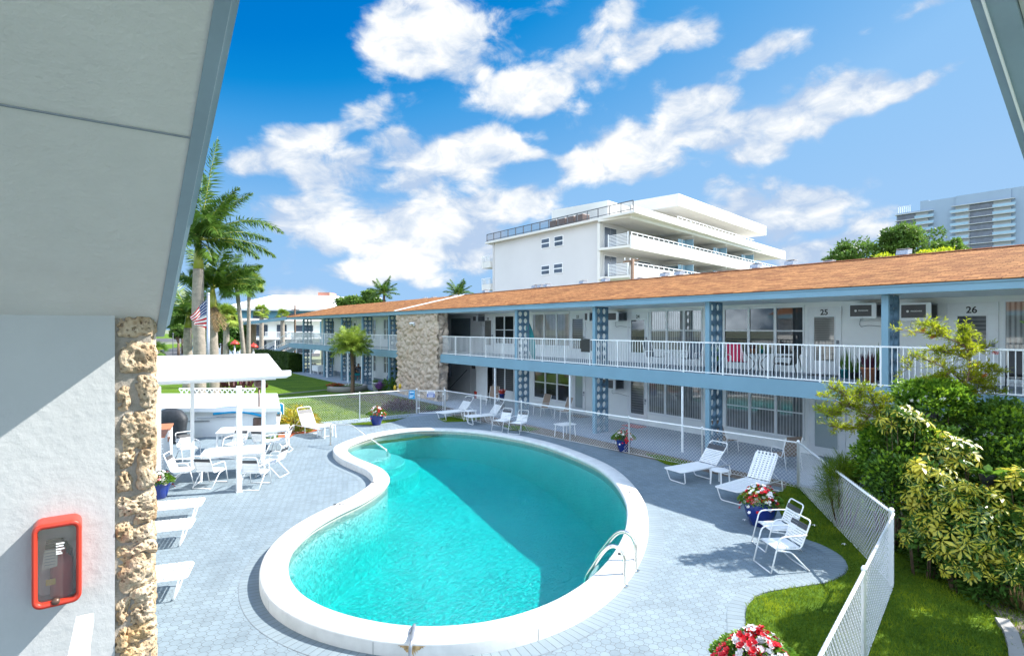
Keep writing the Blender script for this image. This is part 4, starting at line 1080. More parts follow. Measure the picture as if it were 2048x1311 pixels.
# second roof slope at the viewer's right
KR = 2.4; p1 = Vector(ray(1940, 0))*1.5*KR; p2 = Vector(ray(2048, 320)); p2 = p2*(p1.y/p2.y)
dr = (p2 - p1).normalized(); U1v = p1 - dr*2.2*KR; U2v = p1 + dr*2.0*KR; hv = Vector((0, 0, H)); bk = Vector((0, -1, 0))
rr = thing('roof_edge', 'dark underside and grey blue barge board of the roof slope at the right edge', 'roof', tuple(U1v + hv))
def slab(a, c, w0, w1, t0, t1):
    up = Vector((0, 0, 1)); vs = []
    for e in (a, c):
        for w, t in ((w0, t0), (w1, t0), (w1, t1), (w0, t1)): vs.append(e + hv + bk*w*KR + up*t*KR)
    return MB().add(vs, [(0,1,2,3),(7,6,5,4),(0,4,5,1),(1,5,6,2),(2,6,7,3),(3,7,4,0)])
slab(U1v, U2v, .0, .025, .0, .16).build('drip_edge', rake_blue, rr)
slab(U1v, U2v, .027, .085, -.012, .15).build('barge_board', rake_blue, rr)
slab(U1v, U2v, .024, .030, -.018, -.010).build('drip_lip', white_metal, rr)
slab(U1v, U2v, .087, 2.2, .005, .15).build('soffit', soffit_mat, rr)
# fire extinguisher cabinet on the stucco wall
def onwall(px, py, y=YB): d_ = ray(px, py); k_ = y/d_[1]; return d_[0]*k_, H + d_[2]*k_
xa, zt = onwall(66, 1040, YB - .16); xb, _ = onwall(160, 1030, YB - .16); _, zb = onwall(66, 1212, YB - .16)
ex = thing('extinguisher_cabinet', 'red framed cabinet with a fire extinguisher behind its clear cover on the stucco wall', 'cabinet', ((xa+xb)/2, YB, (zt+zb)/2))
cxx, czz, hw, hh = (xa+xb)/2, (zt+zb)/2, (xb-xa)/2, (zt-zb)/2
hw *= 1.08; czz -= .035
def rrect(hw, hh, r, n=6):
    out = []
    for sx_, sz_, a0 in ((1, 1, 0), (-1, 1, 90), (-1, -1, 180), (1, -1, 270)):
        for k in range(n+1): a = math.radians(a0 + 90*k/n); out.append((sx_*(hw-r) + r*math.cos(a), sz_*(hh-r) + r*math.sin(a)))
    return out
rings = [(hw, hh, .05, 0), (hw, hh, .05, -.135), (hw*.985, hh*.99, .048, -.152), (hw*.95, hh*.975, .045, -.162), (hw*.80, hh*.885, .03, -.158), (hw*.77, hh*.87, .025, -.148), (hw*.76, hh*.865, .025, -.12)]
b = MB(); n = 28
for w_, h_, r_, y_ in rings: b.add([(cxx + p[0], YB + y_, czz + p[1]) for p in rrect(w_, h_, r_)], [])
b.f = [(k*n+i, k*n+(i+1) % n, (k+1)*n+(i+1) % n, (k+1)*n+i) for k in range(len(rings)-1) for i in range(n)]
b.build('cabinet_frame', red_plastic, ex, True)
b = MB(); b.add([(cxx + p[0], YB - .004, czz + p[1]) for p in rrect(hw*.8, hh*.88, .03)], [tuple(range(28))]); b.build('cabinet_back', chalk_white, ex)
m, nt, bb = nodes('clear cover'); nt.nodes.remove(bb)
tr = nd(nt, 'ShaderNodeBsdfTransparent'); tr.inputs[0].default_value = (.88, .86, .85, 1); gl = nd(nt, 'ShaderNodeBsdfGlossy'); gl.inputs['Roughness'].default_value = .06; df = nd(nt, 'ShaderNodeBsdfDiffuse'); df.inputs[0].default_value = (.5, .48, .47, 1)
fr = nd(nt, 'ShaderNodeFresnel'); fr.inputs[0].default_value = 1.45; mx = nd(nt, 'ShaderNodeMixShader'); ln(nt, fr.outputs[0], mx.inputs[0]); mx2 = nd(nt, 'ShaderNodeMixShader'); mx2.inputs[0].default_value = .09
ln(nt, tr.outputs[0], mx2.inputs[1]); ln(nt, df.outputs[0], mx2.inputs[2]); ln(nt, mx2.outputs[0], mx.inputs[1]); ln(nt, gl.outputs[0], mx.inputs[2]); ln(nt, mx.outputs[0], nt.nodes['Material Output'].inputs[0])
clear_cover = m
b = MB(); b.box(cxx - hw*.765, cxx + hw*.765, YB - .128, YB - .124, czz - hh*.87, czz + hh*.87); cov = b.build('clear_cover', clear_cover, ex)
for zf, wf in ((.46, .5), (.40, .44), (.33, .5), (.27, .3), (.22, .36)):
    MB().box(cxx - hw*.05, cxx - hw*.05 + hw*wf*.7, YB - .131, YB - .1285, czz + hh*zf - .004, czz + hh*zf + .004).build('cover_print', chalk_white, cov)
b = MB(); b.ball((cxx - hw*.05, YB - .15, czz - hh*.88), (.024, .02, .022)); b.build('lock', brown_metal, ex, True)
fx = thing('fire_extinguisher', 'red fire extinguisher with a pale inspection tag standing inside the red cabinet', 'extinguisher', (cxx, YB - .065, czz - hh*.86))
MB().lathe([(.052, 0), (.058, .01), (.058, hh*.80), (.05, hh*.92), (.024, hh*1.0), (.02, hh*1.2)], 20, (cxx + .02, YB - .063, czz - hh*.86)).build('cylinder', red_paint, fx, True)
b = MB(); b.box(cxx - .06, cxx + .05, YB - .085, YB - .05, czz + hh*.32, czz + hh*.40); b.box(cxx - .055, cxx + .03, YB - .08, YB - .055, czz + hh*.45, czz + hh*.5); b.tube([(cxx + .03, YB - .06, czz + hh*.35), (cxx + .065, YB - .07, czz + hh*.2), (cxx + .066, YB - .07, czz - hh*.3)], .012, 6); b.build('handle', black_plastic, fx)
b = MB(); b.add([(cxx - .075, YB - .122, czz - hh*.12), (cxx - .0, YB - .122, czz - hh*.08), (cxx + .002, YB - .122, czz + hh*.32), (cxx - .06, YB - .122, czz + hh*.36)], [(0,1,2,3)]); tg = b.build('inspection_tag', paper, fx)
for k in range(6): MB().box(cxx - .062, cxx - .01, YB - .1245, YB - .1232, czz - hh*.02 + k*.018, czz - hh*.02 + k*.018 + .004).build('tag_print', mid_grey, tg)
b = MB(); b.box(cxx - .055, cxx - .008, YB - .1235, YB - .121, czz - hh*.50, czz - hh*.36); b.build('sticker', yellow_vinyl, fx)
# white stair handrail in the bottom left corner
a_ = D(170, 1238, 3.35); c_ = D(140, 1400, 2.6)
hr = thing('stair_handrail', 'white painted timber handrail end in the lower left corner in front of the stucco wall', 'handrail', (a_[0], a_[1], 0))
b = MB(); b.obox(a_, c_, .085, .06); b.build('rail', white_paint, hr, bevel=.004)
b = MB(); b.obox((a_[0], a_[1] + .02, a_[2] - .04), (a_[0], a_[1] + .02, a_[2] - 1.6), .05, .05); b.build('rail_post', white_paint, hr)
# ---------------------------------------------------------------- pool furniture
def arc_pts(pts, n=40): return catmull(pts, n, False)
def corner_loop(pts, r=.05, k=4):
    """polyline with rounded corners"""
    P = [Vector(p) for p in pts]; out = [P[0]]
    for i in range(1, len(P) - 1):
        a = (P[i-1] - P[i]).normalized(); c = (P[i+1] - P[i]).normalized()
        q = min(r, (P[i-1]-P[i]).length*.45, (P[i+1]-P[i]).length*.45)
        for j in range(k + 1):
            t = j/k; s = P[i] + a*q*(1-t)**2 + c*q*t**2; out.append(s)
    out.append(P[-1]); return out
def make_lounger(label, back_deg=52, woven=False, loc=(0, 0, 0), rz=0, L=1.36, B=.80, name='sun_lounger', hz=.36):
    """origin at the seat/back hinge on the ground; +x points to the foot"""
    r = thing(name, label, 'lounger', loc, 'white strap sun loungers round the pool', rz)
    w = .33; a = math.radians(back_deg); ca, sa = math.cos(a), math.sin(a); R = .0155
    bt = lambda s, y, o=0: (-s*ca + o*sa, y, hz + s*sa + o*ca)
    f = MB()
    f.tube(corner_loop([(-.62, w, hz-.02), (L, w, hz), (L, -w, hz), (-.62, -w, hz-.02)], .09), R, 7)
    f.tube(corner_loop([(0, w-.03, hz), bt(B, w-.03), bt(B, -w+.03), (0, -w+.03, hz)], .10), R, 7)
    f.build('frame', white_metal, r, True, world=False)
    for x0, x1 in ((L - .10, L - .20), (.28, .18)):
        MB().tube(corner_loop([(x0, w, hz), (x0 - .10, w - .05, .015), (x0 - .10, -w + .05, .015), (x0, -w, hz)], .07), R, 7).build('leg', white_metal, r, True, world=False)
    MB().tube(corner_loop([(-.55, w, hz - .02), (-.66, w - .02, .015), (-.66, -w + .02, .015), (-.55, -w, hz - .02)], .07), R, 7).build('leg', white_metal, r, True, world=False)
    for s in (1, -1):
        MB().tube(corner_loop([bt(B*.35, s*(w-.03)), (-.44, s*w, hz + .0), (-.44, s*w, hz - .02)], .05), .008, 5).build('back_stay', white_metal, r, True, world=False)
    b = MB(); n = 18; p = (L - .04)/n
    for k in range(n): b.rbox(.03 + k*p, .03 + k*p + p*.68, -w, w, hz + .004, hz + .021, .008)
    if woven:
        for k in range(6): y = -w + .06 + k*(2*w - .12)/5; b.box(.01, L - .01, y - .02, y + .02, hz + .0215, hz + .026)
    b.build('seat_straps', strap_white, r, world=False)
    M4 = lambda: Matrix(((-ca, 0, sa, 0), (0, -1, 0, 0), (sa, 0, ca, hz), (0, 0, 0, 1)))
    n = 12; s1 = B - (.05 if woven else .12); p = (s1 - .04)/n; b = MB(); g = MB(); ww = w - .03
    for k in range(n):
        s = .04 + k*p; tgt = g if (k >= n - 3 and not woven) else b
        tgt.rbox(s, s + p*(.70 if tgt is b else .94), -ww, ww, .002, .02, .008, M4())
    if woven:
        for k in range(6): y = -ww + .055 + k*(2*ww - .11)/5; b.box(.03, B + .01, y - .022, y + .022, .021, .026, M4())
    b.build('back_straps', strap_white, r, world=False)
    if not woven: g.build('head_straps', strap_grey, r, world=False)
    return r
def at_pts(foot, hinge, z=.36):
    f = G(*foot, z); h = G(*hinge, z); return (h[0], h[1], 0), math.atan2(f[1]-h[1], f[0]-h[0]), math.dist(f, h)
l, a, d = at_pts((1345, 940), (1414, 927.5)); make_lounger('shaded white lounger with a dark head strap, left of the woven one', 47, False, l, a, d)
l, a, d = at_pts((1453, 978.5), (1516, 959.5)); make_lounger('white basket weave lounger with no dark strap, behind the large flower pot', 55, True, l, a, d)
make_lounger('white lounger nearest to the pool gate with a small table at its side', 52, False, (*G(924, 835), 0), math.atan2(*camdir(-.75, -.66)[::-1]), 1.3)
make_lounger('white lounger just behind the pair of low chairs by the far coping', 54, False, (*G(985, 844), 0), math.atan2(*camdir(-.86, -.5)[::-1]), 1.3)
l, a, d = at_pts((676, 861), (618, 849)); make_lounger('sunlit white lounger at the end of the back fence by the yellow croton', 58, False, l, a, 1.3)
fd = camdir(.93, -.37 + .74); 
ang = math.atan2(*camdir(.94, .34)[::-1])
for px, py, lb, wv in ((381, 1138, 'woven white lounger end beside the pillar, nearest of three', True), (386, 1045, 'middle one of three white loungers lined up beside the coral pillar', False), (406, 1003, 'farthest of three white loungers lined up beside the coral pillar', False)):
    x, y = G(px, py, .36); ca_, sa_ = math.cos(ang), math.sin(ang)
    make_lounger(lb, 38, wv, (x - 1.4*ca_, y - 1.4*sa_, 0), ang, 1.4)

def make_chair(label, loc=(0, 0, 0), rz=0, vertical=False, grp='white strap armchairs on the deck'):
    """armchair facing +x, origin under the middle of the seat"""
    r = thing('patio_chair', label, 'chair', loc, grp, rz); R = .014; w = .27; hs = .42; ba = math.radians(68); ca, sa = math.cos(ba), math.sin(ba)
    bt = lambda s, y, o=0: (-.22 - s*ca + o*sa, y, hs - .02 + s*sa + o*ca); B = .52
    f = MB(); f.tube(corner_loop([(.24, w - .03, hs + .0), bt(0, w - .03), bt(B, w - .03), bt(B, -w + .03), bt(0, -w + .03), (.24, -w + .03, hs)], .07), R, 7)
    f.tube([(.24, w - .03, hs), (.24, -w + .03, hs)], R, 6); f.build('frame', white_metal, r, True, world=False)
    for s in (1, -1):
        MB().tube(corner_loop([bt(.26, s*(w - .01)), (-.2, s*(w + .01), .64), (.20, s*(w + .01), .63), (.36, s*(w + .01), .013)], .10), R, 7).build('arm', white_metal, r, True, world=False)
        MB().tube(corner_loop([(.24, s*(w - .0), hs - .02), (-.02, s*w, hs - .06), (-.36, s*(w + .0), .013)], .05), R, 7).build('leg', white_metal, r, True, world=False)
    MB().tube([(.36, w + .01, .014), (.36, -w - .01, .014)], R*.9, 6).build('foot_bar', white_metal, r, True, world=False)
    MB().tube([(-.36, w, .014), (-.36, -w, .014)], R*.9, 6).build('foot_bar', white_metal, r, True, world=False)
    b = MB(); ww = w - .04
    if vertical:
        for k in range(8): y = -ww + (k + .08)*2*ww/8; b.rbox(-.2, .23, y, y + 2*ww/8*.84, hs + .002, hs + .018, .006)
    else:
        for k in range(8): x = -.2 + k*.054; b.rbox(x, x + .044, -ww, ww, hs + .002, hs + .018, .006)
    b.build('seat_straps', strap_white, r, world=False)
    M4 = Matrix(((-ca, 0, sa, -.22), (0, -1, 0, 0), (sa, 0, ca, hs - .02), (0, 0, 0, 1)))
    b = MB(); g = MB()
    for k in range(8):
        s = .05 + k*.047; (g if k >= 6 else b).rbox(s, s + (.038 if k < 6 else .044), -ww, ww, .004, .018, .006, M4)
    b.build('back_straps', strap_white, r, world=False); g.build('head_straps', strap_grey, r, world=False)
    return r
cad = lambda a, b: math.atan2(*camdir(a, b)[::-1])
c0 = make_chair('sunlit white armchair nearest the camera by the fence, casting a striped shadow', (*G(1562, 1132), 0), cad(-1, -.12), True)
x, y = G(1553, 1093); copy_tree(c0, (x, y, 0), cad(-1, -.05), 'shaded white armchair between the flower pot and the sunlit armchair')
c1 = make_chair('white strap chair at the left end of the near table, turned to it', (*G(367, 968), 0), cad(.95, .2))
def chair(px, py, a, b, label): copy_tree(c1, (*G(px, py), 0), cad(a, b), label)
chair(421, 970, .1, 1, 'left one of two white chairs before the near table, seen from behind')
chair(510, 973, .02, 1, 'right one of two white chairs before the near table, seen from behind')
chair(376, 921, .85, -.75, 'white chair squeezed between the brick counter and the near table')
chair(545, 950, -1, .1, 'white chair at the right end of the near table')
chair(470, 912, -.1, -1, 'white chair in the gap between the two tables, left of the roof post')
chair(527, 905, .15, 1, 'white chair in the gap between the two tables, right of the roof post')
chair(560, 902, -1, -.1, 'white chair at the right end of the far table')
chair(462, 868, .1, -1, 'white chair behind the far table by the pump house wall, left')
chair(541, 870, -.1, -1, 'white chair behind the far table beside the bronze heater')
c2 = make_chair('low white chair with dark head band, left of a pair by the far coping', (*G(1004, 860), 0), cad(-.6, -.8), False, 'pair of low chairs by the far coping')
copy_tree(c2, (*G(1037, 865), 0), cad(-.55, -.83), 'low white chair with dark head band, right of a pair by the far coping')

def table(label, c, rz, lx, ly, h=.72):
    r = thing('dining_table', label, 'table', (*c, 0), 'white tables under the patio roof', rz)
    MB().rbox(-lx/2, lx/2, -ly/2, ly/2, h - .035, h, .03).build('tabletop', white_metal, r, world=False)
    b = MB()
    for s in (1, -1): b.box(-lx/2 + .06, lx/2 - .06, s*(ly/2 - .07) - .012, s*(ly/2 - .07) + .012, h - .10, h - .036); b.box(s*(lx/2 - .07) - .012, s*(lx/2 - .07) + .012, -ly/2 + .085, ly/2 - .085, h - .10, h - .036)
    b.build('apron', white_metal, r, world=False)
    for sx_ in (1, -1):
        for sy_ in (1, -1): MB().obox((sx_*(lx/2 - .07), sy_*(ly/2 - .07), h - .036), (sx_*(lx/2 - .04), sy_*(ly/2 - .04), 0), .045, .045).build('leg', white_metal, r, world=False)
    return r
table('near white rectangular table under the patio roof, ringed by chairs', G(468, 899, .72), cad(.93, .36), 1.65, 1.15)
table('far white rectangular table in front of the pump house', G(508, 856, .72), cad(.95, .30), 2.3, 1.1)
def side_table(label, px, py, w=.45, h=.42, hexa=False, rz=0):
    r = thing('side_table', label, 'side table', (*G(px, py), 0), 'small white side tables', rz)
    if hexa: MB().lathe([(w*.5, h - .04), (w*.56, h - .03), (w*.56, h - .008), (w*.53, h)], 8).build('table_top', white_metal, r, world=False)
    else: MB().rbox(-w/2, w/2, -w*.4, w*.4, h - .03, h, .02).build('table_top', white_metal, r, world=False)
    for sx_ in (1, -1):
        for sy_ in (1, -1): MB().obox((sx_*w*.4, sy_*w*.32, h - .03), (sx_*w*.44, sy_*w*.36, 0), .035, .035).build('leg', white_metal, r, world=False)
side_table('small white table beside the sunlit lounger by the far lawn', 657, 874, .5, .52)
side_table('small white table between the gate lounger and the next one', 940, 842, .5, .5)
side_table('lone white side table in the shade between the low chairs and a flower pot', 1130, 872, .72, .5)
side_table('white plastic octagonal stool between the two shaded loungers', 1440, 967, .46, .40, True)

# ---------------------------------------------------------------- cobalt pots of petunias
def petunias(root, c, R, hgt, n, reds=.45, seed=0):
    rs = np.random.RandomState(seed)
    P = []; Dv = []
    for k in range(n):
        u = rs.uniform(0, 1)**.5; a = rs.uniform(0, 2*np.pi); z = hgt*(1 - u**2)*rs.uniform(.75, 1.1) - .03*u
        lr_ = 1 + .28*noise.noise(Vector((math.cos(a)*1.4, math.sin(a)*1.4, seed*3.1))); P.append((c[0] + R*u*lr_*math.cos(a), c[1] + R*u*lr_*math.sin(a), c[2] + z*lr_ - (.16 if rs.uniform() < .18 and u > .8 else 0))); Dv.append((math.cos(a)*u, math.sin(a)*u, .9))
    P = np.array(P); Dv = np.array(Dv)
    m = 1500; ang = rs.uniform(0, 2*np.pi, m); uu = rs.uniform(0, 1, m)**.5
    LP = np.stack([c[0] + R*.95*uu*np.cos(ang), c[1] + R*.95*uu*np.sin(ang), c[2] + hgt*.85*(1-uu**2)*rs.uniform(.2, 1, m) - .03*uu], 1)
    leafmesh('foliage', LP, np.stack([np.cos(ang), np.sin(ang), rs.uniform(-.2, 1, m)], 1), rs.normal(0, 1, (m, 3)) + [0, 0, 1], rs.uniform(.05, .09, m), rs.uniform(.03, .045, m), leaf_green, root)
    bloc = noise
    for mat, nm in ((petal_red, 'red_blooms'), (petal_white, 'white_blooms')):
        b = MB()
        for p, d in zip(P, Dv):
            isred = noise.noise(Vector(p)*7.0 + Vector((seed, 0, 0))) + rs.uniform(-.25, .25) < (reds - .45)
            if isred != (mat is petal_red): continue
            d = Vector(d).normalized(); t = d.orthogonal().normalized(); s = d.cross(t); r_ = rs.uniform(.032, .05); q = Vector(p)
            ring = [q + (t*math.cos(2*math.pi*k/10) + s*math.sin(2*math.pi*k/10))*r_*(1 if k % 2 else .8) + d*(.012 if k % 2 else .004) for k in range(10)]
            b.add([q - d*.03] + ring, [(0, 1 + k, 1 + (k+1) % 10) for k in range(10)])
        b.build(nm, mat, root)
def pot(label, px, py, R, h, fl_R, fl_h, n, seed, reds=.45):
    x, y = G(px, py); r = thing('flower_pot', label, 'flower pot', (x, y, 0), 'cobalt blue pots of petunias')
    MB().lathe([(R*.58, 0), (R*.62, .01), (R*.86, h*.45), (R, h*.82), (R*.98, h*.93), (R*1.04, h*.96), (R*1.03, h), (R*.92, h), (R*.88, h*.9), (0.01, h*.88)], 28, (x, y, 0)).build('pot', cobalt, r, True)
    MB().lathe([(R*.86, h*.885), (.01, h*.9)], 20, (x, y, 0), cap=False).build('soil', soil, r)
    petunias(r, (x, y, h*.95), fl_R, fl_h, n, reds, seed)
pot('cobalt pot of red and white petunias beside the back lawn fence', 753, 849, .30, .52, .44, .34, 170, 1)
pot('cobalt pot of red and white petunias against the right hand fence, in shade', 1247, 902, .27, .50, .40, .30, 120, 2)
pot('large cobalt pot of petunias behind the armchairs on the lawn edge', 1521, 1048, .36, .56, .44, .34, 230, 3)
pot('nearest pot of bright petunias at the bottom edge beside the sunny grass', 1514, 1398, .36, .50, .50, .32, 460, 4, .5)
pot('small cobalt pot of petunias beside the coral pillar and loungers', 318, 995, .27, .46, .34, .26, 110, 5)

# ---------------------------------------------------------------- patio roof, pump house, counter, grill, heater
fx0 = D(556, 757, 15.6); 
pc = thing('patio_roof', 'white aluminium patio roof on slim posts over the dining tables', 'canopy', (*G(478, 983), 0))
zr = 2.86
pA = G(582, 741, zr + .12); pB = G(250, 754, zr + .12)          # front edge
pA = np.array(pA); pB = np.array(pB); fdv = (pA - pB)/np.linalg.norm(pA - pB); bdv = np.array([-fdv[1], fdv[0]])
Z3 = lambda p, z: (p[0], p[1], z)
depth_r = 3.4; pAb = np.array(G(552, 706.5, 3.42)); dd = (pAb - pA); depth_r = float(dd @ bdv)
pAi = pA - fdv*(-(dd @ fdv))*.9
b = MB(); N = 26; zf, zb = zr + .10, 3.40
rA = pA - fdv*.28; rB = pB - fdv*1.0
vs = []
for k in range(N + 1):
    t = k/N
    for e in (rA, rB):
        q = e + bdv*depth_r*t; vs.append(Z3(q, zf + (zb - zf)*t))
b.add(vs, [(2*k, 2*k+2, 2*k+3, 2*k+1) for k in range(N)])
for k in range(0, N + 1, 2):
    t = k/N; q0 = rA + bdv*depth_r*t; q1 = rB + bdv*depth_r*t; z = zf + (zb - zf)*t + .012
    b.obox(Z3(q0, z), Z3(q1, z), .03, .022)
for e in (rA, rB): b.obox(Z3(e, zf - .05), Z3(e + bdv*depth_r, zb - .05), .05, .14)
b.obox(Z3(rA + bdv*depth_r, zb - .05), Z3(rB + bdv*depth_r, zb - .05), .05, .14)
vs2 = [Vector(v) - Vector((0, 0, .06)) for v in vs]; b.add(vs2, [(2*k, 2*k+1, 2*k+3, 2*k+2) for k in range(N)])
b.build('roof_panel', white_metal, pc)
b = MB(); e0 = pA; e1 = rB + fdv*0
b.add([Z3(e0 - bdv*.03, zr + .13), Z3(e1 - bdv*.03, zr + .13), Z3(e1 - bdv*.03, zr - .02), Z3(e0 - bdv*.03, zr - .02), Z3(e0 + bdv*.10 - fdv*.12, zr - .10), Z3(e1 + bdv*.10, zr - .10), Z3(e0 + bdv*.12, zr + .13), Z3(e1 + bdv*.12, zr + .13)],
      [(0,1,2,3),(3,2,5,4),(6,7,1,0)[::-1],(0,3,4,6),(4,5,7,6)]); b.build('gutter', white_metal, pc)
b = MB(); q0 = pA - fdv*.4 + bdv*.22; q1 = rB + bdv*.22; b.obox(Z3(q0, zr - .05), Z3(q1, zr - .05), .10, .18); b.build('beam', white_metal, pc)
for (px, py), top in (((478, 983), zr - .10), ((316, 985), zr - .10)):
    x, y = G(px, py); b = MB(); b.box(x - .062, x + .062, y - .062, y + .062, 0, top); b.box(x - .075, x + .075, y - .075, y + .075, 0, .02); b.build('post', white_metal, pc, bevel=.006)
for t in (.03, .45, .86):
    q = rA + (rB - rA)*t + bdv*(depth_r - .15); MB().box(q[0] - .05, q[0] + .05, q[1] - .05, q[1] + .05, 0, zb - .1).build('post', white_metal, pc)

ph = thing('pump_house', 'low white pump house with a flat white roof behind the tables', 'shed', (*G(440, 871), 0))
a0 = np.array(G(553, 873)); a1 = np.array(G(322, 873.5)); pf = (a0 - a1)/np.linalg.norm(a0 - a1); pb = np.array(camdir(-.40, .915))
Lw = np.linalg.norm(a0 - a1) + 1.2; a1 = a0 - pf*Lw; dp = 4.9; hp = 1.0
def slab4(b, o, u, w, lu, lw, z0, z1):
    b.prism([tuple(o), tuple(o + u*lu), tuple(o + u*lu + w*lw), tuple(o + w*lw)][::1], z0, z1); return b
slab4(MB(), a1, pf, pb, Lw, dp, -.05, hp).build('wall', white_paint, ph)
slab4(MB(), a1 - pf*.15 - pb*.22, pf, pb, Lw + .3, dp + .45, hp + .002, hp + .17).build('roof', white_paint, ph, bevel=.01)
b = MB(); o_ = a1 + pf*1.6 - pb*.02; b.obox((*(o_ + pf*.2), .62), (*(o_ + pf*1.5), .62), .03, .03); b.build('tool_rail', galv, ph)
# lattice rail along the back of the roof
b = MB(); s0 = a1 + pb*(dp + .35) + pf*1.2; n = 15; z0 = hp + .0; Ll = Lw - 2.1
for k in range(n):
    q0 = s0 + pf*Ll*k/n; q1 = s0 + pf*Ll*(k+1)/n
    b.obox((*q0, z0 + .04), (*q1, z0 + .36), .02, .04); b.obox((*q1, z0 + .04), (*q0, z0 + .36), .02, .04)
b.obox((*s0, z0 + .39), (*(s0 + pf*Ll), z0 + .39), .05, .05); b.obox((*s0, z0 + .02), (*(s0 + pf*Ll), z0 + .02), .05, .05)
tag(b.build('lattice_rail', white_paint), 'white lattice rail along the back of the pump house', 'trellis')
# tools hung on the wall, pool noodle
q = a1 + pf*1.75 - pb*.06
tag(MB().tube([(*q, .95), (*q, .60), (*(q + pf*.03), .50), (*(q - pf*.04), .42)], [.012, .03, .05, .03], 7).build('barbecue_brush', black_plastic), 'black barbecue brush hanging on the white pump house wall', 'brush')
q = a1 + pf*2.6 - pb*.1
tag(MB().tube([(*q, .76), (*(q + pf*1.7), .82)], .018, 6).build('net_pole', galv), 'long pool net pole fixed along the pump house wall', 'pole')
q = a1 + pf*(Lw - 2.45) - pb*.18
tag(MB().tube(catmull([(*q, .93), (*(q + pf*.7), 1.0), (*(q + pf*1.3), .98), (*(q + pf*2.0), .82)], 24, False), .05, 10).build('pool_noodle', noodle_blue, None, True), 'blue foam pool noodle leaning along the pump house wall', 'pool noodle')
# counter in white brick with terracotta tops
ct = thing('barbecue_counter', 'stepped white brick counter with terracotta tiled tops beside the covered grill', 'counter', (*G(330, 940), 0))
cu = np.array(G(352, 888)) - np.array(G(327, 951)); cu /= np.linalg.norm(cu); cv = np.array([cu[1], -cu[0]])
def brickbox(o, lu, lv, z0, z1, nm, mat):
    b = MB(); P_ = [o, o + cv*lv, o + cv*lv + cu*lu, o + cu*lu]
    for i in range(4):
        p, q = P_[i], P_[(i+1) % 4]; L_ = float(np.linalg.norm(q - p))
        b.add([(*p, z0), (*q, z0), (*q, z1), (*p, z1)], [(0,1,2,3)], [(0, z0), (L_, z0), (L_, z1), (0, z1)])
    b.add([(*p, z1) for p in P_], [(0,1,2,3)], [(0,0),(lv,0),(lv,lu),(0,lu)])
    return b.build(nm, mat, ct)
o0 = np.array(G(327, 951)) - cv*.9
for k, (s, lu, z1) in enumerate(((0, 1.35, 1.10), (1.37, .75, .74), (2.14, 1.3, .98))):
    brickbox(o0 + cu*s, lu, .9, 0, z1, 'brick_base', white_brick)
    b = MB(); t = o0 + cu*(s - .0) - cv*.02; b.prism([tuple(t), tuple(t + cv*.95), tuple(t + cv*.95 + cu*lu), tuple(t + cu*lu)], z1 + .002, z1 + .035); b.build('tile_top', terracotta, ct)
gx_, gy_ = G(342, 884); gr = thing('covered_grill', 'barbecue grill under a black fabric cover beside the brick counter', 'grill', (gx_, gy_, 0))
b = MB(); n = 22; prof = [(.62, .38, .05), (.60, .36, .5), (.66, .40, .85), (.60, .36, 1.0), (.42, .30, 1.18), (.2, .2, 1.26), (.02, .02, 1.27)]; vs = []
fq = np.array(pf); 
for hw_, hd_, z in prof:
    for k in range(n):
        a = 2*math.pi*k/n; c_, s_ = math.cos(a), math.sin(a); e = (abs(c_)**4 + abs(s_)**4)**-.25; w_ = 1 + .05*math.sin(a*6 + z*4)*(1 - z/1.4)
        q = np.array([gx_, gy_]) + fq*hw_*c_*e*.95*w_ + pb*hd_*s_*e*w_; vs.append((*q, z))
b.add(vs, [(i*n+k, i*n+(k+1) % n, (i+1)*n+(k+1) % n, (i+1)*n+k) for i in range(len(prof)-1) for k in range(n)]); b.build('cover', black_cover, gr, True)
MB().box(gx_ - .3, gx_ + .3, gy_ - .2, gy_ + .2, .0, .06).build('cart_base', dark_grey, gr)
hx, hy = G(518, 872); ht = thing('patio_heater', 'bronze mushroom patio heater standing behind the far table', 'heater', (hx, hy, 0))
MB().lathe([(.24, 0), (.25, .02), (.23, .30), (.22, .72), (.19, .76)], 24, (hx, hy, 0)).build('tank_housing', brown_metal, ht, True)
MB().tube([(hx, hy, .74), (hx, hy, 1.95)], .035, 10).build('pole', brown_metal, ht, True)
MB().lathe([(.08, 1.92), (.17, 2.0), (.19, 2.22), (.12, 2.26)], 18, (hx, hy, 0)).build('burner', brown_metal, ht, True)
MB().lathe([(.46, 2.27), (.44, 2.30), (.2, 2.40), (.02, 2.44)], 28, (hx, hy, 0)).build('reflector', steel, ht, True)
# board and net leaning on the fence end by the lounger
q = G(562, 862); o = thing('kickboard', 'turquoise pool toy hung on the end post of the back fence', 'pool toy', (*q, 0))
b = MB(); dn = Vector((*camdir(1, 0), 0)); bk_ = Vector((*camdir(0, 1), 0)); c_ = Vector((*G(560.5, 862), .88))
ring = rrect(.13, .27, .10); b.add([c_ + dn*p[0] + Vector((0, 0, p[1])) for p in ring] + [c_ + dn*p[0] + Vector((0, 0, p[1])) + bk_*.04 for p in ring], [tuple(range(28)), tuple(reversed(range(28, 56)))] + [(i, (i+1) % 28, 28 + (i+1) % 28, 28 + i) for i in range(28)]); b.build('board', noodle_blue, o)
b = MB(); b.tube([c_ + dn*p[0] + Vector((0, 0, p[1])) for p in rrect(.14, .28, .11)], .015, 6, closed=True); b.build('rim', chalk_white, o, True)

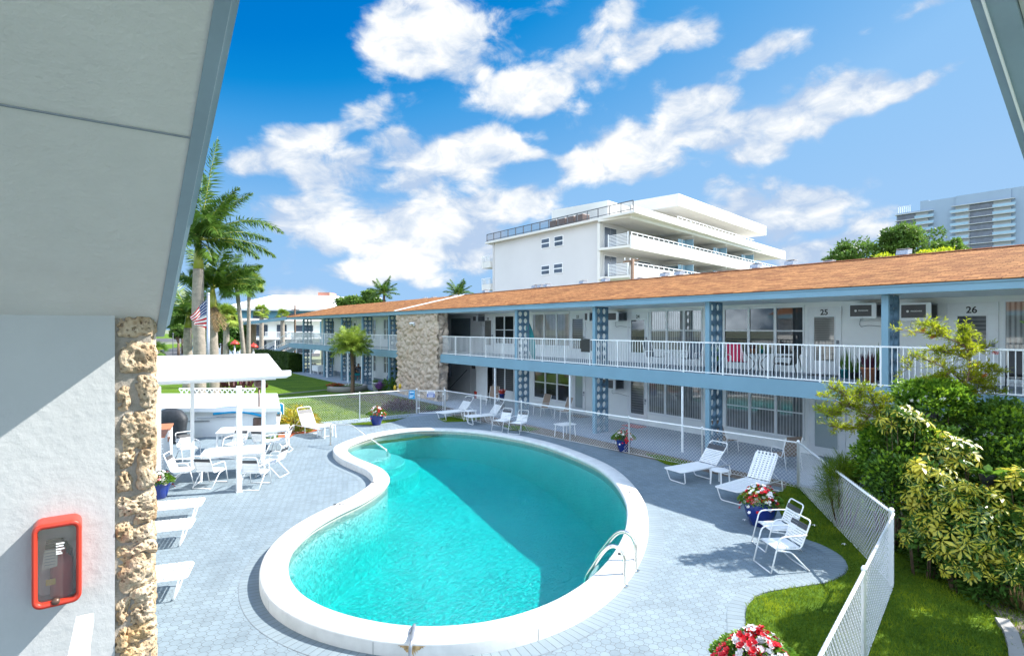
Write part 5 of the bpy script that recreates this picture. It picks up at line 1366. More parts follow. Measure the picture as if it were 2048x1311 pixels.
# ---------------------------------------------------------------- patio and balcony furniture
def sling_chair(label, loc, rz, fabric, frame, grp):
    r = thing('sling_chair', label, 'chair', loc, grp, rz); R = .014; w = .27
    for s in (1, -1):
        MB().tube(corner_loop([(.30, s*w, .012), (.26, s*w, .40), (-.2, s*w, .36), (-.42, s*w, .98)], .06), R, 6).build('side_frame', frame, r, True, world=False)
        MB().tube(corner_loop([(-.42, s*w, .012), (-.30, s*w, .62), (.26, s*w, .62), (.27, s*w, .40)], .08), R, 6).build('arm', frame, r, True, world=False)
    b = MB(); pr_ = catmull([(.27, .41), (0, .38), (-.2, .37), (-.27, .52), (-.42, 1.0)], 16, False)
    vs = [(p[0], s*(w - .01), p[1] + o_) for p in pr_ for s in (-1, 1) for o_ in (0, .012)]
    b.add(vs, [f_ for i in range(15) for f_ in ((4*i+1, 4*i+3, 4*i+7, 4*i+5), (4*i, 4*i+4, 4*i+6, 4*i+2), (4*i, 4*i+1, 4*i+5, 4*i+4), (4*i+2, 4*i+6, 4*i+7, 4*i+3))]); b.build('sling', fabric, r, world=False)
    return r
zp = .035; g1_ = 'tan sling chairs on the ground floor patios'; g2_ = 'chairs on the upper balcony'
def onp(px, x): return (x, SX(px, x))
s0 = sling_chair('tan sling chair with its back to the block screen, under the wide patio window', (*onp(1452, 17.6), zp), cad(.5, -.9), sling_tan, white_metal, g1_)
copy_tree(s0, (*onp(1570, 17.0), zp), cad(-.2, 1), 'tan sling chair seen from behind, next to the fence corner post')
copy_tree(s0, (*onp(1083, 17.6), zp), cad(-.8, -.6), 'left one of two brown chairs on the patio behind the lone side table')
copy_tree(s0, (*onp(1125, 17.6), zp), cad(-.9, -.4), 'right one of two brown chairs on the patio behind the lone side table')
copy_tree(s0, (*onp(985, 17.8), zp), cad(-.3, -.95), 'brown chair on the patio beside the red flowers')
pk = sling_chair('bright pink folding chair on the upper balcony near the block screen', (*onp(1474, 17.6), Z2), cad(-.1, -1), pink_fabric, white_metal, g2_)
gr_ = sling_chair('grey balcony chair, left of the small table outside door 24', (*onp(1310, 17.9), Z2), cad(.6, -.8), screen_cloth, white_metal, g2_)
copy_tree(gr_, (*onp(1382, 17.9), Z2), cad(-.7, -.7), 'grey balcony chair, right of the small table outside door 24')
bl_ = sling_chair('black metal balcony chair beside the glass table near door 25', (*onp(1572, 17.8), Z2), cad(-.7, .7), black_plastic, black_plastic, g2_)
copy_tree(bl_, (*onp(2044, 17.6), Z2), cad(-.7, -.7), 'brown balcony chair at the right edge of the picture')
def round_table(label, loc, R, h, top, frame, grp):
    r = thing('round_table', label, 'table', loc, grp)
    MB().lathe([(R, h - .015), (R + .008, h - .008), (R, h)], 24).build('table_top', top, r, world=False)
    for k in range(4):
        a = math.pi/4 + k*math.pi/2; c_, s_ = math.cos(a), math.sin(a)
        MB().tube(catmull([(R*.8*c_, R*.8*s_, h - .02), (.10*c_, .10*s_, h*.5), (R*.75*c_, R*.75*s_, .01)], 14, False), .013, 5).build('leg', frame, r, True, world=False)
    return r
round_table('glass topped table with curved black legs on the balcony beside the pink chair', (*onp(1515, 17.8), Z2), .46, .70, glass_dark, black_plastic, 'balcony tables')
round_table('small pale table between two grey chairs outside door 24', (*onp(1347, 18.0), Z2), .36, .62, white_metal, white_metal, 'balcony tables')
def spiky(label, loc, potmat, R, h, n, L, W, mat, lean=.35, name='potted_plant'):
    r = thing(name, label, 'potted plant', loc, 'potted plants at the rooms')
    MB().lathe([(R*.7, 0), (R, h*.9), (R*1.06, h*.9), (R*1.06, h), (R*.9, h), (.01, h*.9)], 18, loc).build('pot', potmat, r, True)
    a = np.random.uniform(0, 6.28, n); le = np.random.uniform(.05, lean, n)
    P = np.stack([loc[0] + np.cos(a)*R*.5, loc[1] + np.sin(a)*R*.5, np.full(n, loc[2] + h*.9)], 1)
    leafmesh('foliage', P, np.stack([np.cos(a)*le, np.sin(a)*le, np.ones(n)], 1), np.stack([np.cos(a), np.sin(a), np.zeros(n)], 1), np.random.uniform(.6, 1.1, n)*L, W, mat, r, .1, .35)
spiky('tall snake plant in a dark pot on the balcony right of the block screen', (*onp(1436, 17.3), Z2), black_plastic, .17, .3, 26, .85, .06, leaf_green)
spiky('dark snake plant in a teal pot left of the terracotta pot near door 25', (*onp(1690, 18.6), Z2), teal, .15, .26, 14, .8, .06, leaf_dark)
spiky('green bushy plant between the snake plant and the terracotta pot', (*onp(1710, 18.4), Z2), black_plastic, .18, .2, 60, .5, .05, leaf_dark, 1.1)
spiky('maroon leaved plant in a square terracotta pot by the blue post', (*onp(1738, 17.6), Z2), terracotta, .2, .42, 40, .5, .06, maroon_leaf, .9)
spiky('snake plant in a dark pot right behind the blue balcony post', (*onp(1757, 18.6), Z2), black_plastic, .16, .3, 16, .8, .06, leaf_dark)
spiky('small plant in a teal pot on the glass balcony table', (*onp(1523, 17.8), Z2 + .70), teal, .09, .13, 16, .2, .03, leaf_green, .8)
spiky('small red leaved plant in a terracotta pot on the glass balcony table', (*onp(1505, 17.7), Z2 + .70), terracotta, .09, .13, 20, .2, .035, maroon_leaf, .9)
spiky('pot of red flowers on the patio left of the ground floor block screen', (*onp(1004, 17.4), zp + .5), cobalt, .16, .3, 60, .3, .06, flower_red, 1.0)
o = thing('plant_stand', 'dark plant stand carrying red flowers on the patio', 'stand', (*onp(1004, 17.4), zp)); MB().tube([(*onp(1004, 17.4), zp), (*onp(1004, 17.4), zp + .495)], [.16, .12], 8).build('stand', dark_grey, o)
o = thing('red_bucket', 'red bucket by the ground floor wall next to the stair passage', 'bucket', (*onp(954, 18.8), zp)); MB().lathe([(.15, 0), (.19, .4), (.2, .42), (.17, .42), (.15, .05)], 16, (*onp(954, 18.8), zp)).build('bucket', red_plastic, o, True)
yb_ = SX(1059, 17.0); o = thing('surfboard', 'teal paddle board leaning beside the block screen on the balcony', 'board', (17.3, yb_, Z2))
b = MB(); b.ball((0, 0, .95), (.06, .22, .95), 14, 12); ob = b.build('board', teal, o, True, world=False); o.rotation_euler = (-.22, .0, .3)
yb_ = SX(1197, 17.0); o = thing('hanging_towel', 'black cloth hung over the balcony rail at the block screen', 'cloth', (16.3, yb_, Z2))
b = MB(); b.box(16.24, 16.37, yb_ - .25, yb_ + .25, Z2 + 1.073, Z2 + 1.085); b.box(16.235, 16.25, yb_ - .25, yb_ + .25, Z2 + .55, Z2 + 1.085); b.box(16.355, 16.37, yb_ - .25, yb_ + .25, Z2 + .6, Z2 + 1.085); b.build('cloth', black_plastic, o)
# door mats
for px, x, z, lb, mm in ((1268, 18.9, zp, 'red striped door mat at the louvred ground floor door', red_paint), (1650, 18.9, Z2, 'dark door mat in front of door 25', dark_grey), (1158, 18.9, zp, 'maroon mat at the frosted door by the block screen', brown_metal)):
    y = SX(px, x); tag(MB().box(x - .3, x + .3, y - .45, y + .45, z + .001, z + .016).build('door_mat', mm), lb, 'mat')
# far patio: white table set, teal bench, two people
for k, (px, x) in enumerate(((606, 17.2), (618, 17.0), (633, 17.6), (652, 17.0), (662, 17.4))):
    copy_tree(c1, (*onp(px, x), zp), [.4, 2.0, -1.2, 3.0, 1.0][k], 'white chair %s on the far patio beside the lawn' % ['farthest left', 'left of the second patio post', 'behind the cloth covered table', 'right of the cloth covered table', 'by the third patio post'][k])['group'] = 'white chairs on the far patio'
t_ = thing('dining_table', 'table under a pale cloth on the far patio beyond the lawn', 'table', (*onp(640, 17.2), zp)); x, y = onp(640, 17.2)
b = MB(); b.rbox(x - .5, x + .5, y - .8, y + .8, zp + .25, zp + .76, .06); b.build('tablecloth', strap_white, t_)
for sx_ in (-.4, .4):
    for sy_ in (-.7, .7): MB().box(x + sx_ - .03, x + sx_ + .03, y + sy_ - .03, y + sy_ + .03, zp, zp + .25).build('leg', white_metal, t_)
def bench(label, px, x, rz, mat, back=True):
    r = thing('patio_armchair', label, 'chair', (*onp(px, x), zp), None, rz)
    MB().rbox(-.3, .3, -.36, .36, .30, .42, .04).build('seat', mat, r, world=False)
    MB().rbox(-.36, -.26, -.36, .36, .36, .98, .04).build('backrest', mat, r, world=False)
    for sx_ in (-.27, .27):
        for sy_ in (-.31, .31): MB().box(sx_ - .025, sx_ + .025, sy_ - .025, sy_ + .025, 0, .30).build('leg', teal, r, world=False)
    for s in (-.38, .38): MB().box(-.3, .3, s - .03, s + .03, .42, .60).build('arm', teal, r, world=False)
    return r
bench('grey armchair with teal legs, its back turned, on the far patio by the date palm', 709, 17.2, math.pi, screen_cloth)
bench('teal armchair beside the far patio post where a person sits', 718, 17.9, -math.pi/2 - .3, teal)
def person(name, label, loc, rz, top, pants, sz=1.0):
    """seated figure facing +x, hips at .45 m"""
    r = thing(name, label, 'person', loc, None, rz)
    V = {}; vs = []; ed = []; rad = []
    def n_(k, p, rr, par=None):
        V[k] = len(vs); vs.append(tuple(c*sz for c in p)); rad.append(rr*sz)
        if par is not None: ed.append((V[par], V[k]))
    n_('pel', (0, 0, .50), .13); n_('abd', (-.03, 0, .66), .125, 'pel'); n_('che', (-.04, 0, .86), .14, 'abd'); n_('sho', (-.03, 0, .99), .10, 'che'); n_('nec', (-.01, 0, 1.06), .052, 'sho'); n_('hea', (.01, 0, 1.16), .085, 'nec'); n_('cro', (.0, 0, 1.25), .075, 'hea'); n_('nos', (.085, 0, 1.155), .025, 'hea')
    for s in (1, -1):
        k = str(s)
        n_('sh'+k, (-.03, s*.17, .98), .062, 'sho'); n_('el'+k, (.06, s*.23, .72), .045, 'sh'+k); n_('wr'+k, (.28, s*.16, .62), .03, 'el'+k); n_('ha'+k, (.37, s*.13, .60), .032, 'wr'+k)
        n_('hi'+k, (.06, s*.10, .48), .09, 'pel'); n_('kn'+k, (.43, s*.12, .49), .065, 'hi'+k); n_('an'+k, (.44, s*.12, .09), .04, 'kn'+k); n_('to'+k, (.58, s*.13, .035), .035, 'an'+k)
    me = bpy.data.meshes.new('body'); me.from_pydata(vs, ed, []); o = finish(me, 'body', skin, r)
    sk = o.modifiers.new('skin', 'SKIN'); sk.use_smooth_shade = True
    for k, rr in enumerate(rad): o.data.skin_vertices[0].data[k].radius = (rr, rr)
    o.data.skin_vertices[0].data[0].use_root = True
    ss = o.modifiers.new('sub', 'SUBSURF'); ss.levels = 2; ss.render_levels = 2
    b = MB(); q = lambda x, y, z: (x*sz, y*sz, z*sz)
    b.tube([q(0, 0, .52), q(-.03, 0, .66), q(-.04, 0, .86), q(-.03, 0, 1.0), q(-.01, 0, 1.045)], [.165*sz, .155*sz, .17*sz, .15*sz, .06*sz], 14)
    for s in (1, -1): b.tube([q(-.03, s*.1, 1.0), q(-.03, s*.18, .975), q(.02, s*.215, .84)], [.075*sz, .078*sz, .065*sz], 10)
    b.build('shirt', top, r, True, world=False)
    b = MB()
    for s in (1, -1): b.tube([q(-.06, s*.07, .49), q(.08, s*.10, .49), q(.36, s*.118, .495)], [.12*sz, .112*sz, .09*sz], 10)
    b.build('shorts', pants, r, True, world=False)
    b = MB(); b.ball(q(-.025, 0, 1.195), (.108*sz, .10*sz, .105*sz)); b.tube([q(-.06, 0, 1.2), q(-.10, 0, 1.05), q(-.11, 0, .92)], [.085*sz, .085*sz, .04*sz], 9); b.build('hair', hair_dark, r, True, world=False)
    b = MB()
    for s in (1, -1): b.ball(q(.105, s*.033, 1.175), .010*sz, 6, 5); b.rbox(.40*sz, .64*sz, s*.13*sz - .045, s*.13*sz + .045, .0, .07, .02)
    b.build('shoes', chalk_white, r, True, world=False); return r
x, y = onp(717, 17.9)
person('person', 'seated person with long dark hair, dark top and khaki shorts on the far patio', (x, y, zp), -math.pi/2 - .3, dark_top, khaki)
x, y = onp(708.5, 17.15)
person('person', 'dark haired person facing away in the grey armchair on the far patio', (x + .05, y, zp), 0.05, dark_top, dark_top)
# white urn with purple plant, blue barrel by the shrubs
q = G(751, 781); spiky('white tapered planter with a small green plant at the lawn corner by the stone wall', (*q, -.04), white_paint, .22, .62, 40, .3, .05, leaf_green, 1.0)
q = G(760, 783); spiky('purple leaved plant right of the white tapered planter', (*q, -.04), black_plastic, .16, .2, 160, .6, .08, petal_purple, 1.2)
q = onp(783, 17.4); o = thing('rain_barrel', 'deep blue barrel beside the block screen near the stone wall', 'barrel', (*q, zp)); MB().lathe([(.28, 0), (.34, .2), (.36, .45), (.34, .7), (.28, .9), (.02, .92)], 18, (*q, zp)).build('barrel', cobalt, o, True)
# flagpole and flag
fxp = D(416.5, 700, 31); fp = thing('flagpole', 'slim grey flagpole standing in front of the tall royal palms', 'flagpole', (fxp[0], fxp[1], 0))
ztop = H + (655 - 589)/FPX*31
MB().tube([(fxp[0], fxp[1], -.05), (fxp[0], fxp[1], ztop)], [.10, .075], 10).build('pole', galv, fp, True)
b = MB(); b.ball((fxp[0], fxp[1], ztop + .05), .09); b.build('finial', galv, fp, True)
fl_ = thing('flag', 'stars and stripes flag drooping from the slim flagpole', 'flag', (fxp[0], fxp[1], ztop - .2))
b = MB(); nu, nv = 28, 26; vs = []; uvs = []; hv_ = 1.62
lx_ = Vector((*camdir(-1, 0), 0)); bk_ = Vector((*camdir(0, 1), 0))
for j in range(nv + 1):
    v = j/nv
    for i in range(nu + 1):
        u = i/nu; reach = .98*(1 - .12*math.sin(math.pi*v))
        p = Vector((fxp[0], fxp[1], ztop - .22 - hv_*(1 - v))) + lx_*(.09 + u*reach*(.9 if v > .3 else .6 + v)) + Vector((0, 0, -.95*u*(v)**.8 + .22*u*(1-v))) + bk_*(.13*math.sin(u*7 + v*3)*u + .10*math.sin(v*9 + u*4)*u)
        vs.append(p); uvs.append((u, v))
b.add(vs, [(j*(nu+1)+i, j*(nu+1)+i+1, (j+1)*(nu+1)+i+1, (j+1)*(nu+1)+i) for j in range(nv) for i in range(nu)], uvs); b.build('cloth', flag_cloth, fl_, True)
sunlit_tip_leaf = foliage('sunlit tip leaf', (.08, .18, .015), (.22, .38, .025), (.42, .55, .04), 2.0, .42, .35)  # brighter leaf colour standing in for sun on the shrub tips
# ---------------------------------------------------------------- palms, trees and shrubs
def cd3(a, b, c): x, y = camdir(a, b); return Vector((x, y, c))
class Leaves:
    def __init__(s): s.P = []; s.D = []; s.N = []; s.L = []; s.W = []
    def add(s, p, d, n, l, w): s.P.append(tuple(p)); s.D.append(tuple(d)); s.N.append(tuple(n)); s.L.append(l); s.W.append(w)
    def build(s, name, mat, root, fold=.1, tip=.4): return leafmesh(name, s.P, s.D, s.N, s.L, s.W, mat, root, fold, tip)
def frond(lv, st, base, d, L, droop, n=60, ll=.75, lw=.035, plum=.5, hang=.5, r0=.03):
    p = Vector(base); d = Vector(d).normalized(); step = L/22; pts = [p.copy()]; dirs = [d.copy()]
    for k in range(22):
        d = (d + Vector((0, 0, -droop*step*(k/22 + .25)))).normalized(); p = p + d*step; pts.append(p.copy()); dirs.append(d.copy())
    st.tube(pts, [r0*(1 - .9*i/22) for i in range(23)], 5)
    for k in range(n):
        t = .10 + .90*(k + rnd(-.3, .3))/n; i = min(21, max(0, int(t*22))); f = t*22 - i
        q = pts[i].lerp(pts[i+1], min(1, max(0, f))); dd = dirs[i]
        side = dd.cross(Vector((0, 0, 1)))
        side = side.normalized() if side.length > .05 else Vector((1, 0, 0))
        up = side.cross(dd)
        prof = (math.sin(math.pi*min(1, .12 + .9*t))**.6)
        for s in (1, -1):
            v = (side*s + dd*(.55 + .5*t) + up*rnd(-plum, plum) + Vector((0, 0, -hang*rnd(.3, 1)))).normalized()
            lv.add(q, v, up + side*s*.3, ll*prof*rnd(.85, 1.1), lw)
def trunkmesh(pts, rs, mat, root, n=12, rings=0):
    b = MB(); P_ = catmull(pts, 24, False); R_ = np.interp(np.linspace(0, 1, 24), np.linspace(0, 1, len(rs)), rs)
    if rings: R_ = R_*(1 + .02*np.sin(np.arange(24)*2.1))
    b.tube([tuple(p) for p in P_], list(R_), n); return b.build('trunk', mat, root, True)
def royal_palm(label, px, depth, ytop, r, shaft, fronds, L, dry=0, ybase=None, mat=palm_leaf, n=120):
    base = D(px, 700, depth); z1 = H + (655 - ytop)/FPX*depth
    root = thing('royal_palm', label, 'palm tree', (base[0], base[1], 0), 'tall royal palms by the lot')
    trunkmesh([(base[0], base[1], -.1), (base[0] + .05, base[1], z1*.35), (base[0] - .03, base[1], z1*.7), (base[0], base[1], z1)], [r*1.25, r*1.02, r, r*.86], bark, root, 16, 1)
    MB().tube([(base[0], base[1], z1 - .02), (base[0], base[1], z1 + shaft*.4), (base[0], base[1], z1 + shaft)], [r*.84, r*.74, r*.36], 14).build('crownshaft', crownshaft_green, root, True)
    top = Vector((base[0], base[1], z1 + shaft*.95)); lv = Leaves(); st = MB()
    for (a, b_, c, sc, dr) in fronds: frond(lv, st, top, cd3(a, b_, c), L*sc, dr, n, .92, .075, .85, .55, .04)
    st.build('frond_stems', crownshaft_green, root, True); lv.build('crown', mat, root)
    if dry:
        lv = Leaves(); st = MB()
        for k in range(dry): frond(lv, st, top - Vector((0, 0, shaft*.8)), cd3(.5 + rnd(-.3, .3), -.4, -.2), L*.55, .9, 40, .5, .04, .8, .8)
        st.build('dry_frond', palm_dry, root); lv.build('dry_leaflets', palm_dry, root)
    return root
royal_palm('tallest royal palm with a smooth grey trunk behind the flag', 397, 33, 537, .33, 1.75,
    [(.22, 0, 1.3, 1.15, .06), (.45, .1, 1.0, .75, .28), (.95, -.1, .62, 1.08, .34), (.55, -.6, .35, .8, .38), (.25, -.8, .15, .7, .4), (-.5, .2, .8, .95, .22), (-.9, -.2, .5, 1, .25), (-.5, -.8, .4, .9, .3), (.1, .9, .6, .9, .25), (.55, .7, .45, .9, .28), (-.2, -.9, .1, .7, .35), (.3, -.3, -.1, .55, .4), (-.05, .2, 1.2, .8, .1), (.7, -.4, .95, .8, .3), (.4, .5, 1.0, .9, .22), (.85, .4, .2, .85, .32), (.6, -.9, .6, .85, .3), (.75, .1, .05, .7, .35), (-.3, -.5, .9, .9, .2)], 5.3)
royal_palm('shorter royal palm with a yellow green crownshaft right of the flagpole', 425, 36, 616, .33, 1.3,
    [(.9, -.2, .8, .85, .4), (.8, .3, .9, .8, .38), (.5, -.8, .7, .75, .4), (.2, .6, 1, .8, .3), (-.5, .2, 1, .8, .3), (-.9, -.2, .6, .8, .38), (.95, .1, .35, .75, .42), (.1, -.9, .6, .7, .4), (-.4, -.8, .5, .7, .4), (.6, .6, .5, .8, .36), (.35, -.2, 1.1, .8, .3)], 4.4, 3)
royal_palm('slimmer royal palm left of the flag, its crown behind the barge board', 376, 41, 655, .30, 1.0,
    [(.8, -.2, .6, .7, .45), (.5, -.7, .5, .7, .45), (.2, .6, .9, .7, .35), (-.5, .2, 1, .8, .3), (-.9, -.2, .6, .8, .38), (.4, -.2, 1.1, .7, .3), (.1, -.9, .4, .7, .5), (.6, .1, .1, .6, .5), (-.3, -.5, -.1, .5, .5)], 4.2)
def fan_palm(label, cx, cy, rpx, depth, ybot, trunk_px=None, name='sabal_palm', n=34, mat=palm_light, tr=.15):
    c = Vector(D(cx, cy, depth)); R = rpx/FPX*depth; bx = trunk_px if trunk_px else cx
    base = D(bx, ybot, depth); zb = min(base[2], 0)
    root = thing(name, label, 'palm tree', (base[0], base[1], max(zb, -.09)), 'fan palms by the lot')
    trunkmesh([(base[0], base[1], -.1), ((base[0]*.6 + c.x*.4), (base[1]*.6 + c.y*.4), c.z*.45), (c.x, c.y, c.z - R*.15)], [tr*1.15, tr, tr*.95], bark, root, 10)
    lv = Leaves(); st = MB()
    for k in range(n):
        a = rnd(0, 6.28); e = rnd(-.7, 1.35); d = Vector((math.cos(a)*math.cos(e), math.sin(a)*math.cos(e), math.sin(e)))
        q = c + d*R*.45; st.tube([c, c + d*R*.25 + Vector((0, 0, .02*R)), q], R*.012, 4)
        s = d.cross(Vector((0, 0, 1))).normalized() if abs(d.z) < .98 else Vector((1, 0, 0)); u = s.cross(d)
        for j in range(17):
            th = (j - 8)/8*1.45; v = d*math.cos(th) + s*math.sin(th) + Vector((0, 0, -.25 - .2*abs(th)))
            lv.add(q, v, u, R*.58*rnd(.85, 1.05), R*.055)
    st.build('leaf_stalks', crownshaft_green, root); lv.build('crown', mat, root, .12, .45); return root
fan_palm('tall thin sabal palm standing alone left of the far stair canopy', 498, 566, 36, 47, 706, 497, n=40)
fan_palm('leaning sabal palm with a shaggy crown beside the short royal palm', 474, 572, 46, 43, 660, 492, n=44, mat=palm_leaf)
fan_palm('stocky sabal palm in front of the dark trees by the lot', 453, 634, 34, 55, 706, 452, n=46, tr=.28)
fan_palm('small round sabal palm below the white roof, left of the pole', 523, 623, 20, 80, 672, 523, n=40, tr=.3)
fan_palm('low sabal palm crown just above the far canopy roof', 565, 630, 17, 85, 655, 565, n=36, tr=.3)
fan_palm('small low palm by the road at the left of the lot', 316, 700, 24, 48, 722, 316, n=26, mat=palm_leaf)
def feather_palm(label, cx, cy, rpx, depth, ybot, bx=None, n=26, name='coconut_palm', mat=palm_leaf, tr=.14, cat='palm tree', grp=None, droop=.5, lf=46, zb=None, lw=.05, plum=.3, ll=.36, hang=.35):
    c = Vector(D(cx, cy, depth)); R = rpx/FPX*depth
    base = D(bx or cx, ybot, depth); zb = -.09 if zb is None else zb
    root = thing(name, label, cat, (base[0], base[1], zb), grp)
    trunkmesh([(base[0], base[1], zb), ((base[0]+c.x)/2 + .05, (base[1]+c.y)/2, (zb + c.z)/2), (c.x, c.y, c.z)], [tr*1.3, tr, tr*1.05], brown_bark, root, 10)
    lv = Leaves(); st = MB()
    for k in range(n):
        a = 2.399*k; e = 1.3 - 1.55*(k/n)**.9; d = Vector((math.cos(a)*math.cos(e), math.sin(a)*math.cos(e), math.sin(e)))
        frond(lv, st, c, d, R*rnd(1.0, 1.2), droop/R*1.6, lf, R*ll, lw*R/1.5, plum, hang, R*.015)
    st.build('frond_stems', crownshaft_green, root); lv.build('crown', mat, root); return root
feather_palm('feathery date palm growing from the round flower bed on the lawn', 703, 692, 43, 37.5, 776, 705, 40, 'date_palm', palm_light, .11, grp=None, lf=58, zb=-.04, lw=.036, plum=.7, ll=.42, hang=.7)
feather_palm('coconut palm showing above the orange roof, left of two', 768, 585, 32, 75, 660, 768, 18, grp='coconut palms beyond the roof')
feather_palm('coconut palm showing above the orange roof, right of two', 917, 588, 32, 75, 670, 917, 16, grp='coconut palms beyond the roof')
def canopy(lv, c, R, n, L, W, clumps=40, rs=np.random):
    """leaf clumps through an uneven ellipsoid"""
    c = np.array(c); R = np.array(R)
    for k in range(clumps):
        v = rs.normal(0, 1, 3); v /= np.linalg.norm(v); rr = rs.uniform(.35, 1.0)**.6*(1 + .25*noise.noise(Vector(v*1.7) + Vector(c)*.1))
        q = c + v*R*rr; cr = R.mean()*rs.uniform(.16, .30); m = n//clumps
        w = rs.normal(0, 1, (m, 3)); w /= np.linalg.norm(w, axis=1, keepdims=True); p = q + w*cr*rs.uniform(.5, 1.0, (m, 1))*[1, 1, .75]
        d = w*.8 + rs.normal(0, .6, (m, 3)) + [0, 0, .15]
        nn_ = w + [0, 0, .8] + rs.normal(0, .4, (m, 3))
        lv.P.extend(map(tuple, p)); lv.D.extend(map(tuple, d)); lv.N.extend(map(tuple, nn_)); lv.L.extend(rs.uniform(.7, 1.2, m)*L); lv.W.extend(rs.uniform(.7, 1.2, m)*W)
def leafy_tree(label, blobs, depth, base_px, ybot, L=.3, W=.16, n=9000, mat=leaf_far, tr=.2, name='leafy_tree', grp=None, clumps=46):
    base = D(base_px, ybot, depth); root = thing(name, label, 'tree', (base[0], base[1], -.09), grp)
    lv = Leaves(); bt_ = MB(); cs = []
    for (cx, cy, rx, ry) in blobs:
        c = D(cx, cy, depth + rnd(-.5, .5)); k = depth/FPX; cs.append(c); canopy(lv, c, (rx*k, rx*k*.9, ry*k), n//len(blobs), L, W, clumps)
    mid = Vector(cs[0]); fork = Vector((base[0], base[1], mid.z*.55))
    bt_.tube([(base[0], base[1], -.1), tuple(fork)], [tr, tr*.8], 9)
    for c, (cx, cy, rx, ry) in zip(cs, blobs):
        for j in range(5):
            e = Vector(c) + Vector((rnd(-1, 1)*rx, rnd(-1, 1)*rx, rnd(-.6, .8)*ry))*depth/FPX*.8; m_ = fork.lerp(e, .5) + Vector((0, 0, .1*depth/FPX*rx*.1))
            bt_.tube([tuple(fork), tuple(m_), tuple(e)], [tr*.6, tr*.3, tr*.06], 6)
    bt_.build('trunk', brown_bark, root, True); lv.build('crown', mat, root, .1, .5); return root
leafy_tree('sparse leafy tree above the ridge, left of the dense tree by the tower', [(1722, 512, 55, 34), (1690, 520, 40, 20)], 46, 1725, 560, .30, .16, 5200, clumps=60)
leafy_tree('dense round leafy tree above the ridge in front of the tower', [(1822, 492, 58, 44), (1800, 482, 35, 30)], 44, 1815, 560, .28, .15, 7600, clumps=64)
leafy_tree('small low leafy treetop above the ridge, right of the dense tree', [(1895, 500, 36, 18)], 42, 1895, 560, .28, .15, 4500)
leafy_tree('yellow green shrub top just over the ridge below the leafy trees', [(1768, 519, 24, 9), (1880, 508, 40, 7)], 38, 1800, 560, .25, .12, 1500, leaf_bright, .1)
leafy_tree('rounded dark tree beside the coconut palm beyond the left roof', [(712, 606, 40, 9), (742, 600, 26, 18)], 78, 730, 650, .5, .28, 4200, leaf_far)
leafy_tree('big dark tree mass behind the royal palms', [(440, 655, 34, 36), (465, 668, 24, 26)], 66, 445, 705, .4, .22, 6500, leaf_dark)
leafy_tree('dark leafy tree beyond the road, just right of the barge board', [(372, 625, 26, 26), (352, 640, 20, 18)], 95, 365, 690, .5, .28, 5000, leaf_far)
leafy_tree('rounded reddish green bush on the verge across the road', [(357, 662, 15, 12)], 82, 357, 675, .35, .2, 2600, leaf_far, name='bush')
leafy_tree('distant leafy tree left of the white roofed block', [(420, 632, 30, 26), (395, 640, 22, 20)], 110, 420, 690, .55, .3, 5000, leaf_far)
leafy_tree('green shrub at the foot of the stocky sabal palm', [(468, 690, 14, 9)], 56, 468, 706, .25, .14, 1800, leaf_green, .05, 'bush')
# clipped hedge
h0 = G(549, 737); h1 = G(604, 744); hd = thing('hedge', 'clipped dark green hedge at the far corner of the lawn', 'hedge', (*h0, -.04))
u_ = Vector((0, 1, 0)); a_ = Vector((*h1, 0)); lv = Leaves(); hx, hy = h1[0] - .9, h1[1]
bx0, bx1, by0, by1, hz_ = hx - .3, hx + .9, hy, hy + 14, 1.75
for k in range(26000):
    f = random.choice((0, 0, 1, 1, 2)); 
    p = (bx0, rnd(by0, by1), rnd(0, hz_)) if f == 0 else ((rnd(bx0, bx1), rnd(by0, by1), hz_) if f == 1 else (rnd(bx0, bx1), by0, rnd(0, hz_)))
    nrm = ((-1, 0, .2), (0, 0, 1), (0, -1, .2))[f]; w = .10*noise.noise(Vector(p)*1.3)
    lv.add((p[0] + nrm[0]*w, p[1] + nrm[1]*w, p[2] + nrm[2]*w - .04), (nrm[0] + rnd(-1, 1), nrm[1] + rnd(-1, 1), nrm[2] + rnd(-.6, 1)), nrm, rnd(.08, .16), .09)
lv.build('foliage', hedge_leaf, hd); MB().box(bx0 + .05, bx1 - .05, by0 + .05, by1 - .05, -.1, hz_ - .08).build('hedge_core', leaf_dark, hd)
# round stone flower bed with the date palm
q = G(695, 779); fb_ = thing('round_planter', 'round low concrete planter of red and white flowers around the date palm', 'planter', (*q, -.04))
MB().lathe([(1.34, -.05), (1.36, .28), (1.33, .32), (1.18, .32), (1.16, .24), (.02, .27)], 36, (*q, 0)).build('planter_ring', concrete, fb_, True)
for k, (mat, nm, x0) in enumerate(((petal_red, 'red_blooms', -.75), (petal_white, 'white_blooms', .5))):
    b = MB(); lv = Leaves()
    for i in range(130):
        a = rnd(0, 6.28); rr = rnd(0, 1)**.5*.62; ox, oy = camdir(x0, -.35); p = Vector((q[0] + ox + rr*math.cos(a), q[1] + oy + rr*.7*math.sin(a), .30 + rnd(.05, .26)*(1 - rr)))
        b.add([p + Vector((.05*math.cos(j*1.05), .05*math.sin(j*1.05), .02*math.sin(j*2 + i))) for j in range(6)], [tuple(range(6))])
        for j in range(5): lv.add(p - Vector((rnd(-.06, .06), rnd(-.06, .06), .06)), (rnd(-1, 1), rnd(-1, 1), rnd(0, 1)), (0, 0, 1), .11, .06)
    b.build(nm, mat, fb_); lv.build('foliage', leaf_green, fb_)
